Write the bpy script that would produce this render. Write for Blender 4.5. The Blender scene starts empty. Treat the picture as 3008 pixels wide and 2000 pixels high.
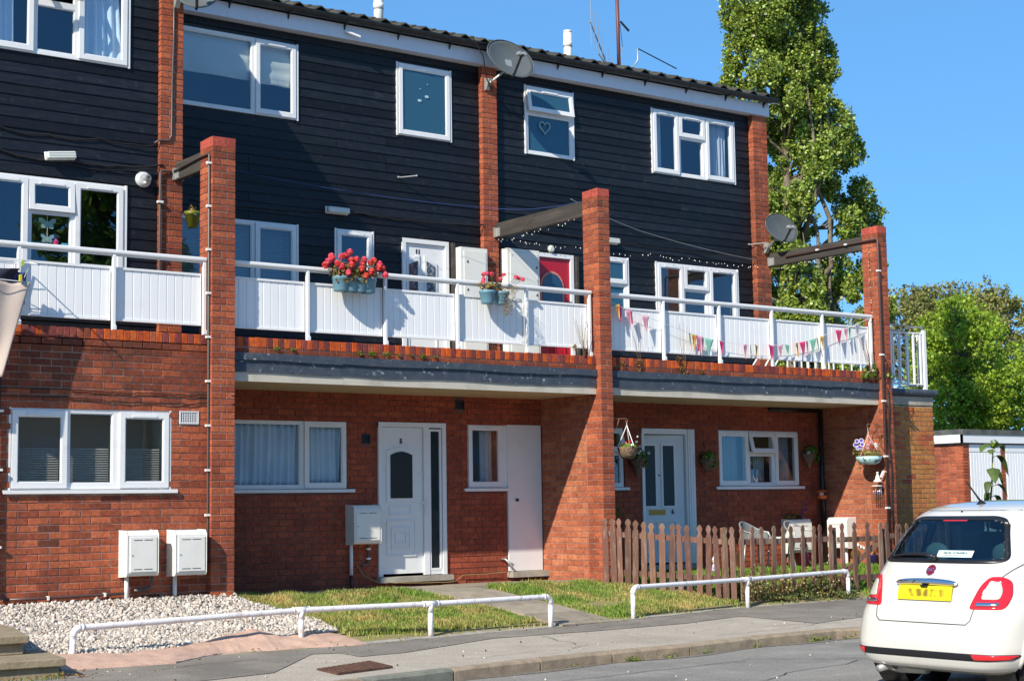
import bpy, bmesh, math, random
import numpy as np
from mathutils import Vector, Matrix
from mathutils.bvhtree import BVHTree
from mathutils.geometry import delaunay_2d_cdt

R = math.radians
random.seed(7)
rng = np.random.default_rng(11)
scene = bpy.context.scene
COL = scene.collection

# ---------------------------------------------------------------- camera
cam_d = bpy.data.cameras.new('camera')
cam = bpy.data.objects.new('camera', cam_d); COL.objects.link(cam)
YAW, PITCH, ROLL = R(36.3655), R(5.8800), R(-0.8600)
FW = Vector((math.sin(YAW)*math.cos(PITCH), math.cos(YAW)*math.cos(PITCH), math.sin(PITCH)))
R0 = Vector((math.cos(YAW), -math.sin(YAW), 0)); U0 = R0.cross(FW)
RT = R0*math.cos(ROLL) + U0*math.sin(ROLL); UP = U0*math.cos(ROLL) - R0*math.sin(ROLL)
CAM = Vector((-7.839, -16.249, 1.052))
m = Matrix.Identity(4)
for i in range(3):
    m[i][0] = RT[i]; m[i][1] = UP[i]; m[i][2] = -FW[i]; m[i][3] = CAM[i]
cam.matrix_world = m
cam_d.sensor_width = 36; cam_d.lens = 56.63; cam_d.clip_start = 0.1; cam_d.clip_end = 3000
scene.camera = cam

# ---------------------------------------------------------------- light
SUN = Vector((-2.25, -1.0, 1.72)).normalized()          # towards the sun
w = bpy.data.worlds.new('World'); scene.world = w; w.use_nodes = True
nt = w.node_tree; bg = nt.nodes['Background']
sky = nt.nodes.new('ShaderNodeTexSky'); sky.sky_type = 'NISHITA'; sky.sun_disc = False
sky.sun_elevation = math.asin(SUN.z); sky.sun_rotation = math.atan2(SUN.x, SUN.y)
sky.altitude = 100; sky.air_density = 0.6; sky.dust_density = 0.0; sky.ozone_density = 8.0
gm = nt.nodes.new('ShaderNodeGamma'); gm.inputs[1].default_value = 0.45; vm = nt.nodes.new('ShaderNodeVectorMath'); vm.operation = 'MULTIPLY'
vm.inputs[1].default_value = (1.06, 2.05, 2.85)      # clear September blue, the same over the whole dome
nt.links.new(sky.outputs[0], gm.inputs[0]); nt.links.new(gm.outputs[0], vm.inputs[0]); nt.links.new(vm.outputs[0], bg.inputs[0]); bg.inputs[1].default_value = 0.118
sd = bpy.data.lights.new('sun', 'SUN'); sd.energy = 4.7; sd.angle = R(0.53); sd.color = (1.0, 0.92, 0.79)
so = bpy.data.objects.new('sun', sd); COL.objects.link(so)
so.rotation_euler = SUN.to_track_quat('Z', 'Y').to_euler(); so.location = SUN*60
scene.view_settings.view_transform = 'Standard'; scene.view_settings.look = 'None'
scene.view_settings.gamma = 1.0; scene.view_settings.exposure = 0.52
scene.render.engine = 'CYCLES'
scene.cycles.max_bounces = 6; scene.cycles.transparent_max_bounces = 12

# ---------------------------------------------------------------- materials
def mat(name, col, rough=0.6, metal=0.0, var=0.0, noise=None, bump=0.0, bscale=40, spec=0.5, coat=0.0,
        isl=0.0, trans=0.0, stretch=None, col2=None, thr=(0.4, 0.6), dirt=None):
    """principled material: per object / per piece variation, a noise mix to col2, fine bump"""
    M = bpy.data.materials.new(name); M.use_nodes = True
    n = M.node_tree.nodes; l = M.node_tree.links; p = n['Principled BSDF']
    p.inputs['Base Color'].default_value = (*col, 1); p.inputs['Roughness'].default_value = rough
    p.inputs['Metallic'].default_value = metal
    p.inputs['Specular IOR Level'].default_value = spec
    if coat: p.inputs['Coat Weight'].default_value = coat; p.inputs['Coat Roughness'].default_value = 0.04
    geo = n.new('ShaderNodeNewGeometry'); src = None
    def rgb(c):
        r = n.new('ShaderNodeRGB'); r.outputs[0].default_value = (*c, 1); return r.outputs[0]
    cur = rgb(col)
    pos = geo.outputs['Position']
    if stretch:
        vm = n.new('ShaderNodeVectorMath'); vm.operation = 'MULTIPLY'; l.new(pos, vm.inputs[0])
        vm.inputs[1].default_value = stretch; pos = vm.outputs[0]
    if noise:
        t = n.new('ShaderNodeTexNoise'); t.inputs['Scale'].default_value = noise; t.inputs['Detail'].default_value = 6
        t.inputs['Roughness'].default_value = 0.6
        l.new(pos, t.inputs['Vector'])
        mr = n.new('ShaderNodeMapRange'); mr.inputs[1].default_value = thr[0]; mr.inputs[2].default_value = thr[1]
        l.new(t.outputs['Fac'], mr.inputs[0])
        mx = n.new('ShaderNodeMix'); mx.data_type = 'RGBA'
        l.new(mr.outputs[0], mx.inputs[0]); l.new(cur, mx.inputs[6])
        l.new(rgb(col2 if col2 else tuple(c*0.7 for c in col)), mx.inputs[7]); cur = mx.outputs[2]
    if dirt:                                        # (colour, noise scale, low, high, strength)
        t = n.new('ShaderNodeTexNoise'); t.inputs['Scale'].default_value = dirt[1]; t.inputs['Detail'].default_value = 8
        l.new(geo.outputs['Position'], t.inputs['Vector'])
        mr = n.new('ShaderNodeMapRange'); mr.inputs[1].default_value = dirt[2]; mr.inputs[2].default_value = dirt[3]
        mr.inputs[4].default_value = dirt[4]
        l.new(t.outputs['Fac'], mr.inputs[0])
        mx = n.new('ShaderNodeMix'); mx.data_type = 'RGBA'
        l.new(mr.outputs[0], mx.inputs[0]); l.new(cur, mx.inputs[6]); l.new(rgb(dirt[0]), mx.inputs[7]); cur = mx.outputs[2]
    if var or isl:
        oi = n.new('ShaderNodeObjectInfo'); ad = n.new('ShaderNodeMath'); ad.operation = 'ADD'
        l.new(oi.outputs['Random'], ad.inputs[0]); l.new(geo.outputs['Random Per Island'], ad.inputs[1])
        fr = n.new('ShaderNodeMath'); fr.operation = 'FRACT'; l.new(ad.outputs[0], fr.inputs[0])
        hsv = n.new('ShaderNodeHueSaturation'); mr = n.new('ShaderNodeMapRange')
        s = var or isl
        mr.inputs[3].default_value = 1 - s; mr.inputs[4].default_value = 1 + s
        l.new(fr.outputs[0], mr.inputs[0]); l.new(mr.outputs[0], hsv.inputs['Value'])
        m3 = n.new('ShaderNodeMath'); m3.operation = 'MULTIPLY'; m3.inputs[1].default_value = 7.31
        f2 = n.new('ShaderNodeMath'); f2.operation = 'FRACT'; l.new(fr.outputs[0], m3.inputs[0]); l.new(m3.outputs[0], f2.inputs[0])
        m2 = n.new('ShaderNodeMapRange'); m2.inputs[3].default_value = 0.5 - s*0.035; m2.inputs[4].default_value = 0.5 + s*0.035
        l.new(f2.outputs[0], m2.inputs[0]); l.new(m2.outputs[0], hsv.inputs['Hue'])
        l.new(cur, hsv.inputs['Color']); cur = hsv.outputs[0]
    l.new(cur, p.inputs['Base Color'])
    if bump:
        t = n.new('ShaderNodeTexNoise'); t.inputs['Scale'].default_value = bscale; t.inputs['Detail'].default_value = 5
        l.new(pos, t.inputs['Vector'])
        b = n.new('ShaderNodeBump'); b.inputs['Strength'].default_value = bump; b.inputs['Distance'].default_value = 0.01
        l.new(t.outputs['Fac'], b.inputs['Height']); l.new(b.outputs[0], p.inputs['Normal'])
    if trans:
        tr = n.new('ShaderNodeBsdfTranslucent'); mx = n.new('ShaderNodeMixShader'); mx.inputs[0].default_value = trans
        l.new(cur, tr.inputs[0]); l.new(p.outputs[0], mx.inputs[1]); l.new(tr.outputs[0], mx.inputs[2])
        l.new(mx.outputs[0], n['Material Output'].inputs[0])
    return M

def glass_mat(name, tint=(0.96, 0.98, 0.98), ior=2.1, rough=0.0, opac=0.0, ocol=(0.2, 0.25, 0.27), warp=0.02):
    M = bpy.data.materials.new(name); M.use_nodes = True
    n = M.node_tree.nodes; l = M.node_tree.links; out = n['Material Output']; n.remove(n['Principled BSDF'])
    tr = n.new('ShaderNodeBsdfTransparent'); tr.inputs[0].default_value = (*tint, 1)
    gl = n.new('ShaderNodeBsdfGlossy'); gl.inputs['Roughness'].default_value = rough; gl.inputs[0].default_value = (0.62, 0.82, 1.0, 1)
    fr = n.new('ShaderNodeFresnel'); fr.inputs[0].default_value = ior
    if warp:
        t = n.new('ShaderNodeTexNoise'); t.inputs['Scale'].default_value = 1.3
        geo = n.new('ShaderNodeNewGeometry'); l.new(geo.outputs['Position'], t.inputs['Vector'])
        b = n.new('ShaderNodeBump'); b.inputs['Strength'].default_value = warp; b.inputs['Distance'].default_value = 0.1
        l.new(t.outputs['Fac'], b.inputs['Height']); l.new(b.outputs[0], gl.inputs['Normal'])
    base = tr.outputs[0]
    if opac:
        d = n.new('ShaderNodeBsdfDiffuse'); d.inputs[0].default_value = (*ocol, 1)
        m1 = n.new('ShaderNodeMixShader'); m1.inputs[0].default_value = opac
        l.new(base, m1.inputs[1]); l.new(d.outputs[0], m1.inputs[2]); base = m1.outputs[0]
    g2 = n.new('ShaderNodeNewGeometry'); iv = n.new('ShaderNodeMath'); iv.operation = 'SUBTRACT'; iv.inputs[0].default_value = 1; l.new(g2.outputs['Backfacing'], iv.inputs[1])
    mu = n.new('ShaderNodeMath'); mu.operation = 'MULTIPLY'; l.new(fr.outputs[0], mu.inputs[0]); l.new(iv.outputs[0], mu.inputs[1])   # the rear face of a pane only transmits
    mx = n.new('ShaderNodeMixShader'); l.new(mu.outputs[0], mx.inputs[0])
    l.new(base, mx.inputs[1]); l.new(gl.outputs[0], mx.inputs[2]); l.new(mx.outputs[0], out.inputs[0])
    return M

def brick_mat(name, c1, c2, c3, soot=0.5, scale=0.8, eff=0.35):
    """fired clay: three body colours picked per brick, soot and lime bloom from world noise"""
    M = bpy.data.materials.new(name); M.use_nodes = True
    n = M.node_tree.nodes; l = M.node_tree.links; p = n['Principled BSDF']
    p.inputs['Roughness'].default_value = 0.85; p.inputs['Specular IOR Level'].default_value = 0.25
    geo = n.new('ShaderNodeNewGeometry'); oi = n.new('ShaderNodeObjectInfo')
    ad = n.new('ShaderNodeMath'); ad.operation = 'ADD'; l.new(oi.outputs['Random'], ad.inputs[0]); l.new(geo.outputs['Random Per Island'], ad.inputs[1])
    fr = n.new('ShaderNodeMath'); fr.operation = 'FRACT'; l.new(ad.outputs[0], fr.inputs[0])
    cr = n.new('ShaderNodeValToRGB'); e = cr.color_ramp.elements
    e[0].position = 0; e[0].color = (*c1, 1); e[1].position = 1; e[1].color = (*c3, 1)
    x = cr.color_ramp.elements.new(0.55); x.color = (*c2, 1)
    l.new(fr.outputs[0], cr.inputs[0])
    t = n.new('ShaderNodeTexNoise'); t.inputs['Scale'].default_value = 28; t.inputs['Detail'].default_value = 6
    l.new(geo.outputs['Position'], t.inputs['Vector'])
    mr = n.new('ShaderNodeMapRange'); mr.inputs[1].default_value = 0.3; mr.inputs[2].default_value = 0.7; mr.inputs[3].default_value = 0.68; mr.inputs[4].default_value = 1.25
    l.new(t.outputs['Fac'], mr.inputs[0])
    h = n.new('ShaderNodeHueSaturation'); l.new(cr.outputs[0], h.inputs['Color']); l.new(mr.outputs[0], h.inputs['Value'])
    t2 = n.new('ShaderNodeTexNoise'); t2.inputs['Scale'].default_value = scale; t2.inputs['Detail'].default_value = 7; t2.inputs['Roughness'].default_value = 0.65
    l.new(geo.outputs['Position'], t2.inputs['Vector'])
    m2 = n.new('ShaderNodeMapRange'); m2.inputs[1].default_value = 0.48; m2.inputs[2].default_value = 0.72; m2.inputs[4].default_value = soot
    l.new(t2.outputs['Fac'], m2.inputs[0])
    mx = n.new('ShaderNodeMix'); mx.data_type = 'RGBA'; l.new(m2.outputs[0], mx.inputs[0]); l.new(h.outputs[0], mx.inputs[6]); mx.inputs[7].default_value = (0.07, 0.03, 0.02, 1)
    t3 = n.new('ShaderNodeTexNoise'); t3.inputs['Scale'].default_value = 5.5; t3.inputs['Detail'].default_value = 9; t3.inputs['Roughness'].default_value = 0.75
    l.new(geo.outputs['Position'], t3.inputs['Vector'])
    m3 = n.new('ShaderNodeMapRange'); m3.inputs[1].default_value = 0.60; m3.inputs[2].default_value = 0.78; m3.inputs[4].default_value = eff
    l.new(t3.outputs['Fac'], m3.inputs[0])
    m4 = n.new('ShaderNodeMix'); m4.data_type = 'RGBA'; l.new(m3.outputs[0], m4.inputs[0]); l.new(mx.outputs[2], m4.inputs[6]); m4.inputs[7].default_value = (0.5, 0.33, 0.26, 1)
    l.new(m4.outputs[2], p.inputs['Base Color'])
    # rain streaks: noise stretched down the wall
    vs_ = n.new('ShaderNodeVectorMath'); vs_.operation = 'MULTIPLY'; vs_.inputs[1].default_value = (3.2, 3.2, 0.35); l.new(geo.outputs['Position'], vs_.inputs[0])
    t5 = n.new('ShaderNodeTexNoise'); t5.inputs['Scale'].default_value = 1.6; t5.inputs['Detail'].default_value = 6; l.new(vs_.outputs[0], t5.inputs['Vector'])
    m5 = n.new('ShaderNodeMapRange'); m5.inputs[1].default_value = 0.45; m5.inputs[2].default_value = 0.72; m5.inputs[4].default_value = soot*0.75; l.new(t5.outputs['Fac'], m5.inputs[0])
    m6 = n.new('ShaderNodeMix'); m6.data_type = 'RGBA'; l.new(m5.outputs[0], m6.inputs[0]); l.new(m4.outputs[2], m6.inputs[6]); m6.inputs[7].default_value = (0.10, 0.045, 0.03, 1)
    l.new(m6.outputs[2], p.inputs['Base Color'])
    b = n.new('ShaderNodeBump'); b.inputs['Strength'].default_value = 0.6; b.inputs['Distance'].default_value = 0.004
    l.new(t.outputs['Fac'], b.inputs['Height']); l.new(b.outputs[0], p.inputs['Normal'])
    return M

MT = {}
MT['brick'] = brick_mat('red_brick', (0.26, 0.062, 0.032), (0.37, 0.092, 0.042), (0.46, 0.125, 0.055), 0.5)
MT['brick_shaded'] = brick_mat('shaded_red_brick', (0.27, 0.060, 0.034), (0.32, 0.072, 0.038), (0.375, 0.090, 0.044), 0.45, 0.6, 0.45)  # deeper, more even red for the recessed walls, their shade put into the colour
MT['brick_dark'] = brick_mat('weathered_brick', (0.17, 0.045, 0.025), (0.25, 0.06, 0.03), (0.33, 0.085, 0.035), 0.75, 1.5)
MT['brick_sunlit'] = brick_mat('sunny_brick', (0.33, 0.095, 0.05), (0.42, 0.13, 0.065), (0.48, 0.175, 0.085), 0.3, 0.8, 0.7)  # paler copy of the red brick, sunlight put into the colour
MT['brick_buff'] = brick_mat('buff_brick', (0.38, 0.15, 0.045), (0.46, 0.21, 0.06), (0.42, 0.11, 0.04), 0.2)
MT['brick_orange'] = brick_mat('orange_brick', (0.48, 0.075, 0.015), (0.60, 0.11, 0.018), (0.40, 0.06, 0.018), 0.35, 2.0, 0.1)
MT['brick_purple'] = brick_mat('purple_brick', (0.17, 0.035, 0.030), (0.22, 0.05, 0.045), (0.28, 0.06, 0.045), 0.4, 2.0, 0.2)
MT['brick_cap'] = brick_mat('red_cap_brick', (0.33, 0.06, 0.045), (0.40, 0.075, 0.055), (0.45, 0.09, 0.06), 0.35, 3.0, 0.15)
MT['mortar'] = mat('mortar', (0.44, 0.32, 0.25), 0.9, noise=6, col2=(0.22, 0.14, 0.10), thr=(0.35, 0.65), bump=0.3, bscale=90)
MT['mortar_shaded'] = mat('shaded_mortar', (0.22, 0.10, 0.07), 0.9, noise=5, col2=(0.13, 0.055, 0.04), thr=(0.35, 0.65), bump=0.3, bscale=90)  # mortar of the recessed walls, shade painted into its colour
MT['board'] = mat('black_board', (0.0062, 0.0082, 0.0128), 0.45, var=0.5, dirt=((0.035, 0.036, 0.038), 14, 0.60, 0.72, 0.5), noise=3.0, col2=(0.014, 0.015, 0.018), thr=(0.42, 0.7), bump=0.25, bscale=30,
                  stretch=(1.5, 1.5, 14), spec=0.3)
MT['white'] = mat('white_pvc', (0.77, 0.775, 0.77), 0.3, spec=0.5, dirt=((0.42, 0.41, 0.36), 9, 0.55, 0.85, 0.25))
MT['panelw'] = mat('white_panel', (0.80, 0.81, 0.81), 0.4, spec=0.35, var=0.02, dirt=((0.5, 0.5, 0.46), 5.0, 0.55, 0.85, 0.14))
MT['cream'] = mat('cream_grp', (0.76, 0.75, 0.69), 0.45, dirt=((0.5, 0.45, 0.36), 3, 0.5, 0.8, 0.25))
MT['paint'] = mat('white_paint', (0.74, 0.72, 0.72), 0.4, bump=0.4, bscale=45, dirt=((0.40, 0.28, 0.2), 11, 0.55, 0.72, 0.6))
MT['gate_white'] = mat('dull_white_paint', (0.66, 0.67, 0.68), 0.5, dirt=((0.4, 0.36, 0.3), 4, 0.5, 0.8, 0.35))
MT['fascia'] = mat('fascia_white', (0.66, 0.68, 0.74), 0.4, dirt=((0.35, 0.35, 0.3), 9, 0.55, 0.85, 0.25))
MT['black_pvc'] = mat('black_plastic', (0.012, 0.013, 0.015), 0.35, dirt=((0.06, 0.06, 0.055), 8, 0.5, 0.8, 0.6))
MT['tile'] = mat('mossy_tile', (0.030, 0.028, 0.026), 0.95, noise=9, col2=(0.062, 0.060, 0.036), thr=(0.4, 0.62), bump=0.8, bscale=50, var=0.25)
MT['lead'] = mat('lead', (0.042, 0.055, 0.078), 0.65, metal=0.1, noise=9, col2=(0.075, 0.09, 0.11), thr=(0.45, 0.75), bump=0.35, bscale=22, dirt=((.45, .47, .48), 17, .64, .74, .8))
MT['concrete'] = mat('concrete', (0.40, 0.37, 0.31), 0.9, noise=4, col2=(0.24, 0.22, 0.18), thr=(0.4, 0.7), bump=0.4, bscale=60)
MT['soffit'] = mat('board_marked_concrete', (0.60, 0.46, 0.26), 0.9, noise=6, col2=(0.36, 0.27, 0.15), thr=(0.4, 0.6), bump=0.5, bscale=10, stretch=(0.5, 9, 1))
MT['paving'] = mat('paving_slab', (0.33, 0.28, 0.21), 0.9, var=0.12, noise=5, col2=(0.22, 0.19, 0.14), thr=(0.4, 0.7), bump=0.4, bscale=70)
MT['kerb'] = mat('kerb_concrete', (0.36, 0.28, 0.19), 0.9, var=0.14, noise=9, col2=(0.22, 0.17, 0.115), thr=(0.4, 0.7), bump=0.6, bscale=90)
MT['kerb_grey'] = mat('grey_kerb', (0.23, 0.23, 0.18), 0.9, noise=9, col2=(0.15, 0.15, 0.12), thr=(0.4, 0.7), bump=0.6, bscale=90)
MT['pink'] = mat('pink_concrete', (0.55, 0.36, 0.27), 0.9, noise=7, col2=(0.42, 0.27, 0.20), thr=(0.4, 0.7), bump=0.6, bscale=40)
MT['glass'] = glass_mat('window_glass')
MT['glass_obs'] = glass_mat('obscured_glass', tint=(0.5, 0.62, 0.66), ior=1.7, rough=0.16, opac=0.5, ocol=(0.05, 0.16, 0.24), warp=0.25)
MT['glass_dark'] = glass_mat('door_glass', tint=(0.4, 0.42, 0.43), ior=1.6, rough=0.1, opac=0.45, ocol=(0.035, 0.038, 0.04), warp=0.2)
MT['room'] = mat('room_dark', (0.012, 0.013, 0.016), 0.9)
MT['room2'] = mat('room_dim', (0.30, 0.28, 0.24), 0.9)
MT['net'] = mat('pale_curtain', (0.55, 0.62, 0.70), 0.9, trans=0.3)
MT['curtain_blue'] = mat('blue_curtain', (0.72, 0.84, 0.95), 0.9, noise=2, col2=(0.60, 0.74, 0.90), trans=0.1)
MT['curtain_grey'] = mat('grey_curtain', (0.22, 0.27, 0.30), 0.9)
MT['blind'] = mat('pale_blind', (0.62, 0.68, 0.66), 0.9, trans=0.25)
MT['slatm'] = mat('blind_slat', (0.34, 0.32, 0.29), 0.5); MT['room3'] = mat('room_pale', (0.62, 0.58, 0.50), 0.9)
MT['reddoor'] = mat('red_door', (0.42, 0.008, 0.02), 0.32)
MT['beam'] = mat('dark_beam', (0.040, 0.034, 0.030), 0.7, noise=5, col2=(0.07, 0.062, 0.052), thr=(0.45, 0.7), bump=0.3, bscale=20, stretch=(1, 0.3, 3))
MT['grey_metal'] = mat('grey_metal', (0.42, 0.43, 0.42), 0.45, metal=0.5, dirt=((0.25, 0.2, 0.15), 9, 0.5, 0.75, 0.4))
MT['dish'] = mat('dish_grey', (0.085, 0.095, 0.095), 0.42, spec=0.5, noise=2.2, col2=(0.11, 0.125, 0.125), thr=(0.4, 0.7))
MT['brown_pipe'] = mat('brown_pipe', (0.085, 0.045, 0.038), 0.4)
MT['grey_pipe'] = mat('grey_pipe', (0.075, 0.068, 0.064), 0.4)
MT['cable'] = mat('black_cable', (0.015, 0.013, 0.012), 0.5)
MT['cable_tan'] = mat('tan_cable', (0.30, 0.22, 0.09), 0.6)
MT['clip'] = mat('white_clip', (0.78, 0.76, 0.72), 0.5)
MT['chrome'] = mat('chrome', (0.82, 0.83, 0.85), 0.08, metal=1.0)
MT['brass'] = mat('brass', (0.42, 0.30, 0.09), 0.3, metal=0.8)
MT['ink'] = mat('black_ink', (0.01, 0.01, 0.01), 0.5)
MT['lens'] = mat('lamp_diffuser', (0.72, 0.78, 0.72), 0.3, trans=0.2)
MT['fence'] = mat('fence_wood', (0.165, 0.078, 0.052), 0.85, var=0.3, noise=8, col2=(0.30, 0.19, 0.135), thr=(0.5, 0.72), bump=0.5, bscale=30, stretch=(3, 3, 0.5),
                  dirt=((0.30, 0.22, 0.15), 1.7, 0.5, 0.7, 0.5))
MT['stem'] = mat('plant_stem', (0.10, 0.11, 0.03), 0.8)
MT['leaf'] = mat('leaf_green', (0.13, 0.22, 0.03), 0.5, isl=0.55, trans=0.35)
MT['leaf_bright'] = mat('leaf_lime', (0.16, 0.24, 0.02), 0.5, isl=0.4, trans=0.35)
MT['leaf_dry'] = mat('leaf_dry', (0.22, 0.12, 0.035), 0.8, isl=0.6, trans=0.25)
MT['grass'] = mat('grass_blades', (0.22, 0.33, 0.05), 0.7, isl=0.5, trans=0.3, noise=1.9, col2=(0.56, 0.44, 0.16), thr=(0.42, 0.66))
MT['grass_green'] = mat('grass_green', (0.20, 0.33, 0.04), 0.7, isl=0.4, trans=0.3)
MT['soil'] = mat('soil', (0.24, 0.18, 0.10), 0.95, noise=4, col2=(0.24, 0.22, 0.07), thr=(0.4, 0.6), bump=0.8, bscale=40)
MT['wicker'] = mat('wicker', (0.26, 0.17, 0.10), 0.9, noise=40, col2=(0.10, 0.06, 0.04), thr=(0.4, 0.6), bump=0.9, bscale=60)

# ---------------------------------------------------------------- helpers
def link(o, parent=None):
    COL.objects.link(o)
    if parent is not None: o.parent = parent
    return o

def thing(name, label, cat, loc=(0, 0, 0), group=None):
    o = bpy.data.objects.new(name, None); o.location = loc; o.empty_display_size = 0.1
    COL.objects.link(o); o['label'] = label; o['category'] = cat
    if group: o['group'] = group
    return o

def tag(o, label=None, cat=None, group=None, kind=None):
    for k, v in (('label', label), ('category', cat), ('group', group), ('kind', kind)):
        if v: o[k] = v
    return o

def offs(parent):
    """meshes are written in world coordinates; return what brings them into the parent's frame"""
    if parent is None: return Vector((0, 0, 0))
    if parent.type == 'EMPTY': return -Vector(parent.location)
    return Vector((0, 0, 0))

class MB:
    def __init__(s): s.v = []; s.f = []; s.m = []; s.cm = 0
    def add(s, vs, fs):
        b = len(s.v); s.v += [tuple(v) for v in vs]; s.f += [tuple(b+i for i in f) for f in fs]; s.m += [s.cm]*len(fs); return s
    def box(s, x0, y0, z0, x1, y1, z1):
        if x0 > x1: x0, x1 = x1, x0
        if y0 > y1: y0, y1 = y1, y0
        if z0 > z1: z0, z1 = z1, z0
        return s.add([(x0,y0,z0),(x1,y0,z0),(x1,y1,z0),(x0,y1,z0),(x0,y0,z1),(x1,y0,z1),(x1,y1,z1),(x0,y1,z1)],
                     [(0,3,2,1),(4,5,6,7),(0,1,5,4),(1,2,6,5),(2,3,7,6),(3,0,4,7)])
    def obox(s, c, ax, ay, az):
        c, ax, ay, az = map(Vector, (c, ax, ay, az))
        vs = [c+ax*i+ay*j+az*k for k in (-1, 1) for i, j in ((-1,-1),(1,-1),(1,1),(-1,1))]
        return s.add(vs, [(0,3,2,1),(4,5,6,7),(0,1,5,4),(1,2,6,5),(2,3,7,6),(3,0,4,7)])
    def prism(s, poly, y0, y1, axis='y'):
        """poly in (a,b) extruded along axis"""
        n = len(poly)
        def P(a, b, t): return {'y': (a, t, b), 'x': (t, a, b), 'z': (a, b, t)}[axis]
        vs = [P(a, b, y0) for a, b in poly] + [P(a, b, y1) for a, b in poly]
        fs = [tuple(range(n)), tuple(range(2*n-1, n-1, -1))] + [(i, (i+1) % n + 0, (i+1) % n + n, i+n) for i in range(n)]
        return s.add(vs, fs)
    def tube(s, pts, r, n=8, closed=False, caps=True):
        pts = [Vector(p) for p in pts]; N = len(pts); rs = r if hasattr(r, '__len__') else [r]*N
        b = len(s.v); prev = None
        for i, p in enumerate(pts):
            if closed: d = pts[(i+1) % N]-pts[i-1]
            else: d = pts[min(i+1, N-1)]-pts[max(i-1, 0)]
            d.normalize()
            if prev is None:
                a = d.cross(Vector((0, 0, 1)));
                if a.length < 1e-3: a = d.cross(Vector((1, 0, 0)))
            else:
                a = prev - d*prev.dot(d)
                if a.length < 1e-5: a = d.cross(Vector((0, 0, 1)))
            a.normalize(); prev = a.copy(); c = d.cross(a)
            for k in range(n):
                t = 2*math.pi*k/n; s.v.append(tuple(p + (a*math.cos(t)+c*math.sin(t))*rs[i]))
        M = N if closed else N-1
        for i in range(M):
            for k in range(n):
                j = (i+1) % N
                s.f.append((b+i*n+k, b+i*n+(k+1) % n, b+j*n+(k+1) % n, b+j*n+k)); s.m.append(s.cm)
        if caps and not closed:
            s.f.append(tuple(b+k for k in range(n-1, -1, -1))); s.m.append(s.cm)
            s.f.append(tuple(b+(N-1)*n+k for k in range(n))); s.m.append(s.cm)
        return s
    def lathe(s, prof, c, n=16, axis=(0, 0, 1), cap=True):
        """prof: (radius, height along axis)"""
        ax = Vector(axis).normalized(); a = ax.cross(Vector((0, 1, 0)))
        if a.length < 1e-3: a = ax.cross(Vector((1, 0, 0)))
        a.normalize(); bb = ax.cross(a); c = Vector(c); b = len(s.v)
        for r, h in prof:
            for k in range(n):
                t = 2*math.pi*k/n; s.v.append(tuple(c+ax*h+(a*math.cos(t)+bb*math.sin(t))*r))
        for i in range(len(prof)-1):
            for k in range(n):
                s.f.append((b+i*n+k, b+i*n+(k+1) % n, b+(i+1)*n+(k+1) % n, b+(i+1)*n+k)); s.m.append(s.cm)
        if cap:
            s.f.append(tuple(b+k for k in range(n-1, -1, -1))); s.m.append(s.cm)
            s.f.append(tuple(b+(len(prof)-1)*n+k for k in range(n))); s.m.append(s.cm)
        return s
    def ball(s, c, r, nu=10, nv=7, sc=(1, 1, 1)):
        c = Vector(c); b = len(s.v)
        for i in range(nv+1):
            ph = math.pi*i/nv
            for k in range(nu):
                t = 2*math.pi*k/nu
                s.v.append((c.x+r*sc[0]*math.sin(ph)*math.cos(t), c.y+r*sc[1]*math.sin(ph)*math.sin(t), c.z+r*sc[2]*math.cos(ph)))
        for i in range(nv):
            for k in range(nu):
                s.f.append((b+i*nu+k, b+(i+1)*nu+k, b+(i+1)*nu+(k+1) % nu, b+i*nu+(k+1) % nu)); s.m.append(s.cm)
        return s
    def grid(s, P, nu, nv):
        b = len(s.v)
        for i in range(nu+1):
            for j in range(nv+1): s.v.append(tuple(P(i/nu, j/nv)))
        for i in range(nu):
            for j in range(nv):
                s.f.append((b+i*(nv+1)+j, b+(i+1)*(nv+1)+j, b+(i+1)*(nv+1)+j+1, b+i*(nv+1)+j+1)); s.m.append(s.cm)
        return s
    def mesh(s, name, mats):
        me = bpy.data.meshes.new(name); me.from_pydata(s.v, [], s.f)
        for q in (mats if isinstance(mats, (list, tuple)) else [mats]): me.materials.append(q)
        if isinstance(mats, (list, tuple)) and len(mats) > 1:
            me.polygons.foreach_set('material_index', s.m)
        me.update(); return me
    def build(s, name, mats, parent=None, smooth=False, fix=False):
        me = s.mesh(name, mats)
        if fix:
            bm = bmesh.new(); bm.from_mesh(me); bmesh.ops.recalc_face_normals(bm, faces=bm.faces); bm.to_mesh(me); bm.free()
        if smooth:
            me.polygons.foreach_set('use_smooth', [True]*len(me.polygons))
        o = bpy.data.objects.new(name, me); link(o, parent); o.location = offs(parent)
        return o

def solidify(o, t, off=0):
    m = o.modifiers.new('thick', 'SOLIDIFY'); m.thickness = t; m.offset = off; return o
def bevel(o, wd, seg=2):
    m = o.modifiers.new('bevel', 'BEVEL'); m.width = wd; m.segments = seg; m.limit_method = 'ANGLE'; return o

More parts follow.
